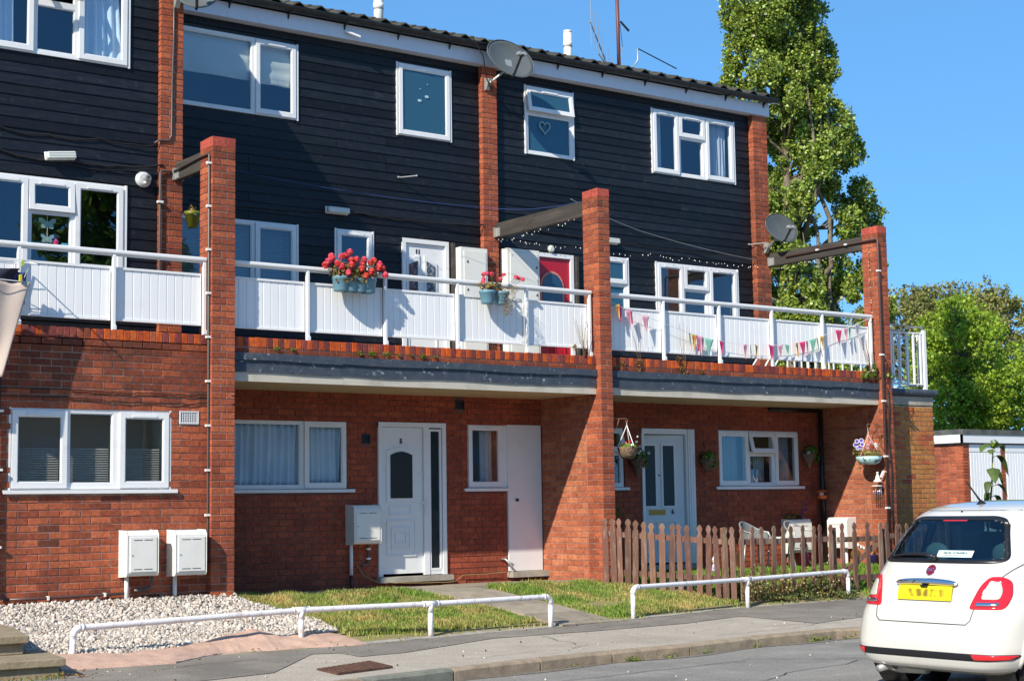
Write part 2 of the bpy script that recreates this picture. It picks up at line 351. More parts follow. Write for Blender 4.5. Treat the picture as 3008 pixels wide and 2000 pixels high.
def fast_mesh(name, V, F, mats, parent=None, smooth=False, mi=None):
    """V (n,3) array, F (m,k) array of equal sized faces"""
    V = np.asarray(V, dtype=np.float32); F = np.asarray(F, dtype=np.int32); k = F.shape[1]
    me = bpy.data.meshes.new(name); me.vertices.add(len(V)); me.vertices.foreach_set('co', V.ravel())
    me.loops.add(F.size); me.loops.foreach_set('vertex_index', F.ravel())
    me.polygons.add(len(F)); me.polygons.foreach_set('loop_start', np.arange(0, F.size, k, dtype=np.int32))
    me.polygons.foreach_set('loop_total', np.full(len(F), k, dtype=np.int32))
    for q in (mats if isinstance(mats, (list, tuple)) else [mats]): me.materials.append(q)
    if mi is not None: me.polygons.foreach_set('material_index', np.asarray(mi, dtype=np.int32))
    if smooth: me.polygons.foreach_set('use_smooth', np.ones(len(F), dtype=bool))
    me.update(calc_edges=True)
    o = bpy.data.objects.new(name, me); link(o, parent); o.location = offs(parent)
    return o

def leaf_quads(C, size, up=0.0, aspect=0.75, seed=0, jit=0.35):
    """one little folded quad per centre, random tilt"""
    r = np.random.default_rng(seed); n = len(C); C = np.asarray(C, float)
    N = r.normal(size=(n, 3)); N[:, 2] += up; N /= np.linalg.norm(N, axis=1)[:, None]
    A = np.cross(N, r.normal(size=(n, 3))); A /= np.linalg.norm(A, axis=1)[:, None]; B = np.cross(N, A)
    s = (size*(1+jit*(r.random(n)*2-1)))[:, None] if np.isscalar(size) else (size*(1+jit*(r.random(n)*2-1)))[:, None]
    V = np.stack([C-A*s*0.5, C-B*s*0.5*aspect+N*s*0.08, C+A*s*0.5, C+B*s*0.5*aspect+N*s*0.08], axis=1).reshape(-1, 3)
    F = np.arange(4*n).reshape(n, 4)
    return V, F

def free_segments(a0, a1, holes):
    """interval minus holes"""
    segs = [(a0, a1)]
    for h0, h1 in holes:
        out = []
        for s0, s1 in segs:
            if h1 <= s0 or h0 >= s1: out.append((s0, s1)); continue
            if h0 > s0: out.append((s0, h0))
            if h1 < s1: out.append((h1, s1))
        segs = out
    return [s for s in segs if s[1]-s[0] > 0.004]

def wall_slab(mb, u0, u1, z0, z1, holes, d0, d1, plane='y'):
    zs = sorted({z0, z1, *[min(max(h[2], z0), z1) for h in holes], *[min(max(h[3], z0), z1) for h in holes]})
    for a, b in zip(zs[:-1], zs[1:]):
        if b-a < 1e-4: continue
        zc = (a+b)/2
        for s0, s1 in free_segments(u0, u1, [(h[0], h[1]) for h in holes if h[2] < zc < h[3]]):
            if plane == 'y': mb.box(s0, d0, a, s1, d1, b)
            else: mb.box(d0, s0, a, d1, s1, b)

BRICK_CACHE = {}
def brick_mesh(dx, dy, dz, mt):
    k = (round(dx, 3), round(dy, 3), round(dz, 3), mt)
    if k not in BRICK_CACHE:
        b = MB(); hx, hy, hz = dx/2, dy/2, dz/2; c = 0.0035
        # chamfered faces toward -y and -x so edges catch the light
        b.box(-hx+0.0, -hy+c, -hz, hx, hy, hz)
        b.add([(-hx+c, -hy, -hz+c), (hx-c, -hy, -hz+c), (hx-c, -hy, hz-c), (-hx+c, -hy, hz-c),
               (-hx, -hy+c, -hz), (hx, -hy+c, -hz), (hx, -hy+c, hz), (-hx, -hy+c, hz)],
              [(0,1,2,3),(4,5,1,0),(5,6,2,1),(6,7,3,2),(7,4,0,3)])
        BRICK_CACHE[k] = b.mesh('brick', MT[mt])
    return BRICK_CACHE[k]

class Bricks:
    """collects the bricks of one thing; the 300 nearest become parts, the rest one joined part"""
    def __init__(s, parent, limit=300): s.p = parent; s.l = []; s.limit = limit
    def add(s, x0, y0, z0, x1, y1, z1, mt='brick'): s.l.append((x0, y0, z0, x1, y1, z1, mt))
    def courses(s, u0, u1, z0, z1, holes, plane, d, depth=0.06, mt='brick', phase=0, jit=0.0015):
        n = int(round((z1-z0)/0.075)); k = 0
        for i in range(n):
            za = z0+i*0.075; zc = za+0.0325
            if za+0.065 > z1+0.03: break
            hs = [(h[0]-0.002, h[1]+0.002) for h in holes if h[2]-0.02 < zc < h[3]+0.02]
            for s0, s1 in free_segments(u0, u1, hs):
                a = math.floor((s0-u0)/0.225)*0.225+u0 - (0.1125 if (i+phase) % 2 else 0)
                while a < s1:
                    b0, b1 = max(a, s0), min(a+0.215, s1); a += 0.225
                    if b1-b0 < 0.03: continue
                    j = random.uniform(-jit, jit)
                    mm = mt(b0, za) if callable(mt) else mt
                    if plane == 'y': s.add(b0, d+j, za, b1, d+j+depth, za+0.065, mm)
                    else: s.add(d+j, b0, za, d+j+depth, b1, za+0.065, mm)
    def flush(s):
        def key(b):
            c = Vector(((b[0]+b[3])/2, (b[1]+b[4])/2, (b[2]+b[5])/2)); q = c-CAM; z = q.dot(FW)
            sx = q.dot(RT)/z; sy = q.dot(UP)/z
            out = 0 if (abs(sx) < 0.325 and abs(sy) < 0.22) else 100
            return z+out
        s.l.sort(key=key); off = offs(s.p); rest = {}
        for i, (x0, y0, z0, x1, y1, z1, mt) in enumerate(s.l):
            if i < s.limit:
                me = brick_mesh(x1-x0, y1-y0, z1-z0, mt)
                o = bpy.data.objects.new('brick', me); link(o, s.p)
                o.location = Vector(((x0+x1)/2, (y0+y1)/2, (z0+z1)/2)) + off
            else: rest.setdefault(mt, []).append((x0, y0, z0, x1, y1, z1))
        if rest:
            mb = MB(); mats = []
            for i, (mt, L) in enumerate(rest.items()):
                mats.append(MT[mt]); mb.cm = i
                for b in L: mb.box(*b)
            o = mb.build('brickwork', mats if len(mats) > 1 else mats[0], s.p); o['kind'] = 'stuff'

def text_mesh(txt, size, name, mt, parent, origin, xdir, ydir, extrude=0.003, align='CENTER', bold=0.0):
    cu = bpy.data.curves.new('lettering', 'FONT'); cu.body = txt; cu.size = size; cu.extrude = extrude
    cu.align_x = align; cu.align_y = 'CENTER'; cu.offset = bold
    t = bpy.data.objects.new('lettering', cu); COL.objects.link(t)
    dg = bpy.context.evaluated_depsgraph_get(); me = bpy.data.meshes.new_from_object(t.evaluated_get(dg))
    bpy.data.objects.remove(t); me.name = name
    xd = Vector(xdir).normalized(); yd = Vector(ydir).normalized(); zd = xd.cross(yd)
    Mx = Matrix((( xd.x, yd.x, zd.x, origin[0]), (xd.y, yd.y, zd.y, origin[1]), (xd.z, yd.z, zd.z, origin[2]), (0, 0, 0, 1)))
    me.transform(Mx); me.materials.clear(); me.materials.append(mt)
    o = bpy.data.objects.new(name, me); link(o, parent); o.location = offs(parent)
    return o

# ================================================================ GROUND
BLX = [-9, -2.69, -1.02, .21, 2.42, 4.05, 6.89, 9.17, 16]
BLY = [-4.4, -2.74, -2.35, -2.43, -2.17, -1.9, -1.24, -1.10, -1.0]
KX = [-14, -6, -.93, .1, 1.17, 1.95, 3.13, 4.235, 5.59, 5.95, 7.5, 16]
KY = [-7.6, -5.95, -4.74, -4.55, -4.38, -4.29, -4.25, -4.06, -3.97, -4.06, -4.15, -4.2]
ZR = -0.44
def ybl(x): return float(np.interp(x, BLX, BLY))
def ykb(x): return float(np.interp(x, KX, KY))
def gz(x, y):
    yb = ybl(x)
    if y < yb: return max(-0.33, -0.28-(yb-y)*0.0227)
    t = min(1.0, (y-yb)/(0-yb)) if yb < 0 else 1
    z = -0.27+0.35*t
    if y > 0: z = 0.08-0.03*min(1, y/1.3)
    return z

def wet(name, c1, c2, scale, sp, spc, dust=None, rough=0.9):
    """tarmac: aggregate speckle over large soft patches"""
    M = bpy.data.materials.new(name); M.use_nodes = True
    n = M.node_tree.nodes; l = M.node_tree.links; p = n['Principled BSDF']; p.inputs['Roughness'].default_value = rough
    geo = n.new('ShaderNodeNewGeometry')
    def noise(s, d=6):
        t = n.new('ShaderNodeTexNoise'); t.inputs['Scale'].default_value = s; t.inputs['Detail'].default_value = d
        l.new(geo.outputs['Position'], t.inputs['Vector']); return t.outputs['Fac']
    def mix(f, a, b, lo, hi, st=1):
        mr = n.new('ShaderNodeMapRange'); mr.inputs[1].default_value = lo; mr.inputs[2].default_value = hi; mr.inputs[4].default_value = st
        l.new(f, mr.inputs[0]); mx = n.new('ShaderNodeMix'); mx.data_type = 'RGBA'; l.new(mr.outputs[0], mx.inputs[0])
        for i, q in ((6, a), (7, b)):
            if isinstance(q, tuple): mx.inputs[i].default_value = (*q, 1)
            else: l.new(q, mx.inputs[i])
        return mx.outputs[2]
    c = mix(noise(scale), c1, c2, 0.35, 0.65)
    c = mix(noise(60, 3), c, tuple(v*0.4 for v in c1), 0.5, 0.7, 0.75)
    c = mix(noise(0.7, 3), c, tuple(v*0.62 for v in c1), 0.56, 0.62, 0.45)
    v = n.new('ShaderNodeTexVoronoi'); v.inputs['Scale'].default_value = sp; l.new(geo.outputs['Position'], v.inputs['Vector'])
    mr = n.new('ShaderNodeMapRange'); mr.inputs[1].default_value = 0.22; mr.inputs[2].default_value = 0.1; l.new(v.outputs['Distance'], mr.inputs[0])
    mx = n.new('ShaderNodeMix'); mx.data_type = 'RGBA'; ml = n.new('ShaderNodeMath'); ml.operation = 'MULTIPLY'; ml.inputs[1].default_value = 0.8
    l.new(mr.outputs[0], ml.inputs[0]); l.new(ml.outputs[0], mx.inputs[0]); l.new(c, mx.inputs[6]); mx.inputs[7].default_value = (*spc, 1); c = mx.outputs[2]
    if dust: c = mix(noise(2.2, 9), c, dust, 0.52, 0.72, 0.6)
    l.new(c, p.inputs['Base Color'])
    b = n.new('ShaderNodeBump'); b.inputs['Strength'].default_value = 0.7; b.inputs['Distance'].default_value = 0.006
    l.new(v.outputs['Distance'], b.inputs['Height']); l.new(b.outputs[0], p.inputs['Normal'])
    return M
MT['road'] = wet('road_tarmac', (0.225, 0.21, 0.185), (0.28, 0.26, 0.23), 1.1, 70, (0.44, 0.42, 0.38), dust=(0.33, 0.30, 0.26))
MT['pave'] = wet('worn_pavement', (0.46, 0.40, 0.32), (0.37, 0.32, 0.255), 2.2, 60, (0.66, 0.60, 0.52), dust=(0.52, 0.46, 0.37))
MT['patch'] = wet('dark_tarmac', (0.20, 0.175, 0.145), (0.25, 0.22, 0.18), 2.0, 80, (0.36, 0.33, 0.29), dust=(0.31, 0.27, 0.22))
MT['iron'] = mat('rusty_iron', (0.15, 0.075, 0.05), 0.75, metal=0.2, noise=18, col2=(0.09, 0.045, 0.03), thr=(0.4, 0.6), bump=0.8, bscale=60)
MT['field'] = mat('rough_grass', (0.09, 0.11, 0.03), 0.95, noise=0.5, col2=(0.13, 0.11, 0.05), thr=(0.4, 0.6))

mb = MB(); mb.add([(-900, -900, ZR-0.05), (900, -900, ZR-0.05), (900, 900, ZR-0.05), (-900, 900, ZR-0.05)], [(0, 1, 2, 3)])
tag(mb.build('ground', MT['field']), kind='structure')
mb = MB(); mb.grid(lambda a, b: (-40+a*90, -45+b*(ykb(-40+a*90)+45.05), ZR), 90, 1)
tag(mb.build('road', MT['road']), kind='structure')
# yard behind the car towards the garages
mb = MB(); mb.add([(11.4, -4.3, -0.36), (60, -4.3, -0.36), (60, 16.9, -0.36), (11.4, 16.9, -0.36)], [(0, 1, 2, 3)])
tag(mb.build('yard', MT['road']), kind='structure')
mb = MB()
xs = np.linspace(-9, 16, 101)
def pv(a, b):
    x = -9+25*a; y0 = ykb(x)+0.10; y1 = ybl(x)+0.02; y = y0+(y1-y0)*b
    return (x, y, -0.333+(0.055)*b)
mb.grid(pv, 100, 6); tag(mb.build('pavement', MT['pave']), kind='structure')
def pz(x, y):
    y0 = ykb(x)+0.10; y1 = ybl(x)+0.02; return -0.333+0.055*min(1, max(0, (y-y0)/(y1-y0)))
# darker relaid strip of tarmac along the back of the pavement
PB = [(-9, -5.3), (-3.3, -3.9), (-2.19, -4.12), (-1.31, -3.92), (-.457, -2.97), (-.34, -2.85), (-.06, -2.92), (-.09, -3.29), (.43, -3.24), (1.9, -2.63), (3.27, -2.61), (4.69, -2.49),
      (5.79, -2.16), (6.13, -2.38), (5.89, -3.35), (7.03, -3.06), (9, -2.6), (16, -2.6)]
mb = MB(); n0 = 0; vs = []; fs = []
for i, (x, y) in enumerate(PB):
    yb = ybl(x); vs += [(x, y, pz(x, y)+0.005), (x, yb-0.01, pz(x, yb)+0.005)]
for i in range(len(PB)-1):
    if i != 13: fs.append((2*i, 2*i+2, 2*i+3, 2*i+1))
mb.add(vs, fs); dk = mb.build('pavement_patch', MT['patch']); tag(dk, kind='structure')
# garden terrain
mb = MB()
def gp(a, b):
    x = -9+25*a; y0 = ybl(x); y = y0+(1.33-y0)*b; 
    n = 0.012*math.sin(x*5.1+y*3)*math.sin(y*6.3-x*2)
    return (x, y, gz(x, y+1e-4)-0.012+n*min(1, b*4))
mb.grid(gp, 150, 24); tag(mb.build('garden_ground', MT['soil'], smooth=True), kind='structure')

# kerb stones
kb = bpy.data.objects.new('kerb', None); COL.objects.link(kb); kb['kind'] = 'structure'
def kerb_run():
    x = -13.0; i = 0; J = [-13.0]
    fixed = [-6.0, -.93, .10, 1.17, 2.1, 3.13, 4.235, 5.59]
    while x < 15:
        nx = x+0.93
        for fx in fixed:
            if x < fx < nx+0.25 and fx-x > 0.5: nx = fx
        J.append(nx); x = nx
    for a, b in zip(J[:-1], J[1:]):
        mb = MB(); n = 5; A = []
        for k in range(n+1):
            t = k/n; xx = a+0.009+(b-a-0.018)*t; y = ykb(xx); jy = random.uniform(-.003, .003); jz = random.uniform(-.004, .004)
            A.append([(xx, y+jy, ZR-0.05), (xx, y+0.005+jy, -0.355+jz), (xx, y+0.022+jy, -0.333+jz), (xx, y+0.125, -0.328), (xx, y+0.125, ZR-0.05)])
        vs = [p for q in A for p in q]
        fs = [(k*5+j, (k+1)*5+j, (k+1)*5+j+1, k*5+j+1) for k in range(n) for j in range(4)] + [(4, 3, 2, 1, 0), tuple(n*5+j for j in range(5))]
        mb.add(vs, fs)
        o = mb.build('kerb_stone', MT['kerb_grey'] if -1.5 < a < -0.5 else MT['kerb'], kb, fix=True)
kerb_run()
# dusty channel at the foot of the kerb
mb = MB(); mb.grid(lambda a, b: (-13+28*a, ykb(-13+28*a)-0.003-0.10*b*(0.7+0.5*math.sin(a*90)), ZR+0.004), 120, 1)
tag(mb.build('gutter_dust', mat('gutter_dust', (0.22, 0.18, 0.13), 0.95, noise=12, col2=(0.13, 0.12, 0.11), thr=(0.35, 0.65))), kind='structure')

# concrete edging between pavement and lawns, with a shallow step
mb = MB()
def strip(x0, x1, w, n=40, dy=0.0, top=0.012):
    A = []
    for k in range(n+1):
        x = x0+(x1-x0)*k/n; y = ybl(x)+dy; ww = w(x)
        z = -0.278+top+random.uniform(-.003, .003)
        A.append([(x, y-0.005, -0.32), (x, y, z), (x, y+ww, z+0.012), (x, y+ww, -0.32)])
    vs = [p for q in A for p in q]
    fs = [(k*4+j, (k+1)*4+j, (k+1)*4+j+1, k*4+j+1) for k in range(n) for j in range(3)] + [(3, 2, 1, 0), tuple(n*4+j for j in range(4))]
    mb.add(vs, fs)
strip(0.42, 3.25, lambda x: 0.27+0.03*math.sin(x*5))
strip(4.25, 9.6, lambda x: 0.24+0.04*math.sin(x*3), dy=0.0)
tag(mb.build('lawn_edging', MT['concrete'], fix=True), kind='structure')

# pink concrete haunching in front of the gravel, rising and falling
mb = MB(); A = []
GX = [-2.72, -2.45, -2.0, -1.7, -1.25, -1.0, -.75, -.45, -.2, .1, .35, .5]
GT = [-2.30, -2.28, -2.35, -2.28, -2.10, -2.02, -1.95, -1.86, -1.98, -1.97, -1.95, -1.93]
GB = [-2.80, -2.82, -2.84, -2.84, -2.48, -2.33, -2.33, -2.36, -2.36, -2.40, -2.45, -2.44]
GH = [.05, .04, .03, .04, .03, .055, .085, .10, .03, .03, .02, .0]
for k, x in enumerate(GX):
    zt = gz(x, GT[k])+GH[k]
    A.append([(x, GB[k], -0.30), (x, GB[k]+0.012, -0.268), (x+.02, (GB[k]+GT[k])/2, (zt-0.262)/2), (x, GT[k], zt), (x, GT[k]+.12, zt-.03), (x, GT[k]+.14, -0.32)])
vs = [p for q in A for p in q]; n = len(A)-1
fs = [(k*6+j, (k+1)*6+j, (k+1)*6+j+1, k*6+j+1) for k in range(n) for j in range(5)] + [tuple(5-j for j in range(6)), tuple(n*6+j for j in range(6))]
mb.add(vs, fs); o = mb.build('gravel_edging', MT['pink'], smooth=False, fix=True); tag(o, kind='structure')
o.modifiers.new('sub', 'SUBSURF').levels = 2; o.modifiers['sub'].render_levels = 2; o.modifiers['sub'].subdivision_type = 'SIMPLE'
tx = bpy.data.textures.new('lumps', 'CLOUDS'); tx.noise_scale = 0.2
dm = o.modifiers.new('lump', 'DISPLACE'); dm.texture = tx; dm.strength = 0.03; dm.texture_coords = 'GLOBAL'

# flagged path from the doors down to the pavement
pth = bpy.data.objects.new('path', None); COL.objects.link(pth); pth['kind'] = 'structure'
def slab(poly, parent, th=0.05, lift=0.012, nm='paving_slab', mt='paving'):
    c = np.mean(np.array(poly), axis=0); poly = [tuple(c+(np.array(p)-c)*0.992) for p in poly]
    j = random.uniform(-.003, .003)
    top = [(x, y, gz(x, y)+lift+j) for x, y in poly]; n = len(poly)
    mb = MB(); mb.add(top+[(x, y, z-th) for x, y, z in top], [tuple(range(n)), tuple(range(2*n-1, n-1, -1))]+[(i, (i+1) % n, (i+1) % n+n, i+n) for i in range(n)])
    return mb.build(nm, MT[mt], parent, fix=True)
for i in range(8):
    x = 1.05+i*0.56; slab([(x, .72), (x+.56, .72), (x+.56, 1.28), (x, 1.28)], pth)
    if i > 1: slab([(x, .16), (x+.56, .16), (x+.56, .72), (x, .72)], pth)
Lp = [(2.72, .16), (2.80, -.23), (2.90, -.60), (3.06, -1.02), (3.16, -1.47), (3.24, -1.95), (3.26, -2.03)]
Rp = [(3.58, .16), (3.66, -.2), (3.76, -.55), (3.90, -.95), (4.04, -1.42), (4.16, -1.84), (4.22, -1.88)]
for k in range(6): slab([Lp[k+1], Rp[k+1], Rp[k], Lp[k]], pth)

# manhole cover
t = thing('manhole_cover', 'rusty red iron cover set in the pavement near the kerb', 'manhole cover', (-.58, -4.06, -0.31))
q = [(-.905, -3.934), (-.185, -3.629), (-.301, -4.20), (-.938, -4.36)]
mb = MB(); zt = pz(-.5, -4.0)+0.012
mb.add([(x, y, zt) for x, y in q]+[(x, y, zt-.04) for x, y in q], [(0, 3, 2, 1), (0, 1, 5, 4), (1, 2, 6, 5), (2, 3, 7, 6), (3, 0, 4, 7)])
mb.build('plate', MT['iron'], t, fix=True)
mb = MB(); Q = [Vector((*p, zt)) for p in q]
for i in range(11):
    for j in range(11):
        u, v = (i+.5)/11, (j+.5)/11; c = (Q[0]*(1-u)+Q[1]*u)*(1-v)+(Q[3]*(1-u)+Q[2]*u)*v
        s = .018; mb.box(c.x-s, c.y-s, zt-.002, c.x+s, c.y+s, zt+.006)
tag(mb.build('studs', MT['iron'], t), kind='stuff')

# two stone steps at the far left
t = thing('garden_steps', 'two worn stone steps rising from pavement at far left', 'steps', (-3, -2.6, -.2))
def stp(nm, pts, z0, z1, mt, par=t):
    mb = MB(); n = len(pts); mb.add([(x, y, z1) for x, y in pts]+[(x, y, z0) for x, y in pts], [tuple(range(n)), tuple(range(2*n-1, n-1, -1))]+[(i, (i+1) % n, (i+1) % n+n, i+n) for i in range(n)])
    return bevel(mb.build(nm, MT[mt], par, fix=True), .008, 2)
MT['step'] = mat('step_stone', (0.30, 0.24, 0.155), 0.9, noise=6, col2=(0.21, 0.165, 0.10), thr=(0.4, 0.7), bump=0.6, bscale=30)
stp('tread', [(-2.86, -3.24), (-2.70, -2.29), (-5.2, -2.0), (-5.2, -3.10)], -.195, -.13, 'step')
stp('riser', [(-2.90, -3.20), (-2.78, -2.35), (-5.2, -2.05), (-5.2, -3.05)], -.36, -.197, 'step')
stp('tread', [(-2.97, -3.03+.35), (-2.72, -1.6), (-2.60, -.6), (-5.2, -.6), (-5.2, -2.63)], -.035, .03, 'step')
stp('riser', [(-3.0, -2.63), (-2.78, -1.65), (-2.66, -.6), (-5.2, -.6), (-5.2, -2.6)], -.13, -.037, 'step')

# ================================================================ WINDOWS AND DOORS
def ring(mb, x0, x1, z0, z1, wd, y0, y1, wb=None):
    wb = wb or wd
    mb.box(x0, y0, z0, x1, y1, z0+wb); mb.box(x0, y0, z1-wd, x1, y1, z1)
    mb.box(x0, y0, z0+wb, x0+wd, y1, z1-wd); mb.box(x1-wd, y0, z0+wb, x1, y1, z1-wd)
def pane(win, x0, x1, z0, z1, y, mt='glass', nm='pane'):
    mb = MB(); mb.box(x0, y, z0, x1, y+.006, z1); return mb.build(nm, MT[mt], win)
def window(parent, Y, x0, x1, z0, z1, cells, sill=None, glass='glass', room='room', depth=0.9, roomx=None, trim=True):
    """cells: (x0,x1,z0,z1,kind) kind fixed | sash | hung; returns the frame mesh"""
    mb = MB(); ring(mb, x0, x1, z0, z1, .028, Y+.001, Y+.085)
    if trim: mb.box(x1, Y-.012, z0-.01, x1+.022, Y+.06, z1+.006); mb.box(x0-.022, Y-.012, z0-.01, x0, Y+.06, z1+.006)
    zs = (x0+.028, x1-.028, z0+.028, z1-.028)
    # everything that is frame between cell openings
    ho = [(c[0]+.03, c[1]-.03, c[2]+.03, c[3]-.03) for c in cells]
    wall_slab(mb, zs[0], zs[1], zs[2], zs[3], ho, Y+.004, Y+.075)
    win = mb.build('window', MT['white'], parent)
    for c in cells:
        a, b, p, q = c[:4]; k = c[4]; g = c[5] if len(c) > 5 else glass
        if k == 'fixed':
            m2 = MB(); ring(m2, a+.028, b-.028, p+.028, q-.028, .014, Y+.012, Y+.03); m2.build('bead', MT['white'], win)
            pane(win, a+.04, b-.04, p+.04, q-.04, Y+.032, g)
        else:
            m2 = MB(); ring(m2, a, b, p, q, .056, Y-.022, Y+.006); ring(m2, a+.052, b-.052, p+.052, q-.052, .016, Y-.012, Y+.004)
            if k == 'sash' or k == 'hung':
                vw = min(.28, (b-a)*.55); cx = (a+b)/2; m2.box(cx-vw/2, Y-.03, q-.05, cx+vw/2, Y-.0225, q-.028)
            s = m2.build('sash', MT['white'], win)
            pn = pane(win, a+.06, b-.06, p+.06, q-.06, Y-.004, g)
            if k == 'hung':
                ang = c[6] if len(c) > 6 else R(16)
                piv = Vector(((a+b)/2, Y-.02, q)); Mx = Matrix.Translation(piv) @ Matrix.Rotation(-ang, 4, 'X') @ Matrix.Translation(-piv)
                s.data.transform(Mx); pn.data.transform(Mx)
    if sill:
        m2 = MB(); m2.box(x0-sill, Y-.055, z0-.032, x1+sill, Y+.03, z0-.006); m2.box(x0-sill, Y-.055, z0-.045, x1+sill, Y-.045, z0-.032)
        m2.build('sill', MT['white'], win)
    r0, r1 = roomx if roomx else (x0, x1)
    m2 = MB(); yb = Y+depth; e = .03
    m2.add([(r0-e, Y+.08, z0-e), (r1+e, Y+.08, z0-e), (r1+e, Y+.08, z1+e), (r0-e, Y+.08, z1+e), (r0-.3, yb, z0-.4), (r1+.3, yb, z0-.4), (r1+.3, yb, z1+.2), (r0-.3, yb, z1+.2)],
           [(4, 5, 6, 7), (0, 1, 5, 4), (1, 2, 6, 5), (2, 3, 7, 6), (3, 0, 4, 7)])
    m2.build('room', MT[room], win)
    return win
def curtain(win, Y, x0, x1, z0, z1, mt, folds=9, amp=.012, flare=0, nm='curtain', seed=0):
    rr = random.Random(seed+int(x0*100)); ph = [rr.uniform(0, 6.28) for _ in range(3)]
    def P(a, b):
        x = x0+(x1-x0)*a; z = z0+(z1-z0)*b
        y = Y+amp*math.sin(a*folds*6.283+ph[0]+.8*math.sin(b*2+ph[1]))+amp*.5*math.sin(a*folds*2.7+ph[2]+b*1.5)
        return (x+flare*(1-b)*(a-.5), y, z)
    mb = MB(); mb.grid(P, int(folds*8), 8); o = mb.build(nm, MT[mt], win, smooth=True); solidify(o, .003); return o
def slats(win, Y, x0, x1, z0, z1, pitch=.025, mt='slatm', nm='blind'):
    mb = MB(); z = z0
    while z < z1:
        mb.add([(x0, Y-.007, z), (x1, Y-.007, z), (x1, Y+.007, z+.012), (x0, Y+.007, z+.012), (x0, Y-.007, z+.0015), (x1, Y-.007, z+.0015), (x1, Y+.007, z+.0135), (x0, Y+.007, z+.0135)],
               [(0, 1, 2, 3), (4, 7, 6, 5), (0, 4, 5, 1), (2, 6, 7, 3)]); z += pitch
    return mb.build(nm, MT[mt], win)

# ================================================================ THE TERRACE
ZC = 0.04                                            # brick gauge datum, 75 mm courses
HL = thing('terraced_house', 'left projecting house of dark boards over a sunlit brick ground floor wall', 'house', (-3, 1.0, 0), 'houses of the terrace')
HM = thing('terraced_house', 'middle house with number 11 flat above and number 5 white door below', 'house', (3, 2.4, 0), 'houses of the terrace')
HR = thing('terraced_house', 'right-hand house with red door above and number 6 door below', 'house', (8.4, 2.4, 0), 'houses of the terrace')

def soot_pick(x, z):                                  # runoff stained courses under the parapet
    return 'brick_dark' if z > 2.42+0.14*math.sin(x*3) or (z > 2.2 and random.random() < .4) or random.random() < .05 else 'brick'
# --- ground floor walls
def ground_wall(house, u0, u1, Y, holes, z1, mt, bu0=None, z0=ZC-0.15):
    mb = MB(); wall_slab(mb, u0, u1, z0-.3, z1, holes, Y+.007, Y+.2); mb.build('mortar_joints', MT['mortar' if mt != 'shade' else 'mortar_shaded'], house)
    br = Bricks(house); br.courses(bu0 if bu0 is not None else u0, u1, z0, z1, holes, 'y', Y, mt='brick_shaded' if mt == 'shade' else mt); return br
hA = [(-2.194, -.453, 1.27, 2.145), (-.345, -.10, 2.0, 2.15)]
brL = ground_wall(HL, -6.5, 0.0, .10, hA, 2.89, soot_pick, bu0=-6.5)
hB = [(.62, 2.483, 1.265, 2.147), (2.93, 3.965, .19, 2.147), (4.328, 4.97, 1.27, 2.145), (4.955, 5.535, .19, 2.152), (2.703, 2.827, 1.871, 1.996), (4.136, 4.282, 2.337, 2.459)]
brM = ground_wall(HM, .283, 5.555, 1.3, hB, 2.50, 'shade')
hC = [(6.35, 7.04, 1.27, 2.144), (7.356, 8.38, .19, 2.14), (8.873, 10.574, 1.27, 2.141)]
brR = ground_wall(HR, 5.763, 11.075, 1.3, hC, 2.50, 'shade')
brL.flush(); brM.flush(); brR.flush()

# --- weatherboards
def boards(house, u0, u1, Y, z0, z1, holes, seed):
    rr = random.Random(seed); mb = MB(); wall_slab(mb, u0, u1, z0-.1, z1, holes, Y+.004, Y+.14); mb.build('backing', MT['ink'], house)
    n = int((z1-z0)/.125)+1
    for i in range(n):
        a = z0+i*.125; b = min(a+.14, z1); zc = a+.06
        hs = [(h[0], h[1]) for h in holes if h[2] < zc < h[3]]
        segs = []
        for s0, s1 in free_segments(u0, u1, hs):
            if s1-s0 > 2.6 and rr.random() < .8:
                c = s0+(s1-s0)*rr.choice([.3, .42, .55, .7]); segs += [(s0, c-.003), (c+.003, s1)]
            else: segs.append((s0, s1))
        for s0, s1 in segs:
            w0 = rr.uniform(-.002, .002); w1 = rr.uniform(-.003, .003); sg = rr.uniform(-.003, .003)
            m2 = MB(); k = 2
            A = []
            for q in range(k+1):
                x = s0+(s1-s0)*q/k; dz = sg*math.sin(q/k*3.14)
                A.append([(x, Y-.022+w0, a+dz), (x, Y-.008, b+dz), (x, Y+.004, b+dz), (x, Y+.003, a+dz)])
            vs = [p for r_ in A for p in r_]
            fs = [(q*4+j, (q+1)*4+j, (q+1)*4+(j+1) % 4, q*4+(j+1) % 4) for q in range(k) for j in range(4)]+[(3, 2, 1, 0), (k*4, k*4+1, k*4+2, k*4+3)]
            m2.add(vs, fs); m2.build('board', MT['board'], house)
A1 = (-2.21, -.57, 6.17, 7.15); A2 = (-2.21, -.59, 3.75, 4.775)
boards(HL, -6.5, -.185, 1.08, 2.80, 7.25, [A1, A2], 1)
W1 = (.68, 2.375, 6.215, 7.24); W2 = (.68, 2.375, 3.75, 4.80); W3 = (2.97, 3.54, 3.75, 4.81); W3u = (3.97, 4.85, 6.225, 7.255); D11 = (4.018, 4.795, 2.8, 4.775)
boards(HM, .10, 5.361, 2.42, 2.80, 7.42, [W1, W2, W3, W3u, D11], 2)
W5 = (6.2, 7.085, 6.225, 7.25); W6 = (8.68, 10.44, 6.215, 7.24); W7 = (8.70, 10.43, 3.75, 4.805); W8 = (7.52, 8.105, 3.75, 4.81); DR = (6.28, 7.045, 2.8, 4.765)
boards(HR, 5.625, 10.80, 2.42, 2.80, 7.42, [W5, W6, W7, W8, DR], 3)

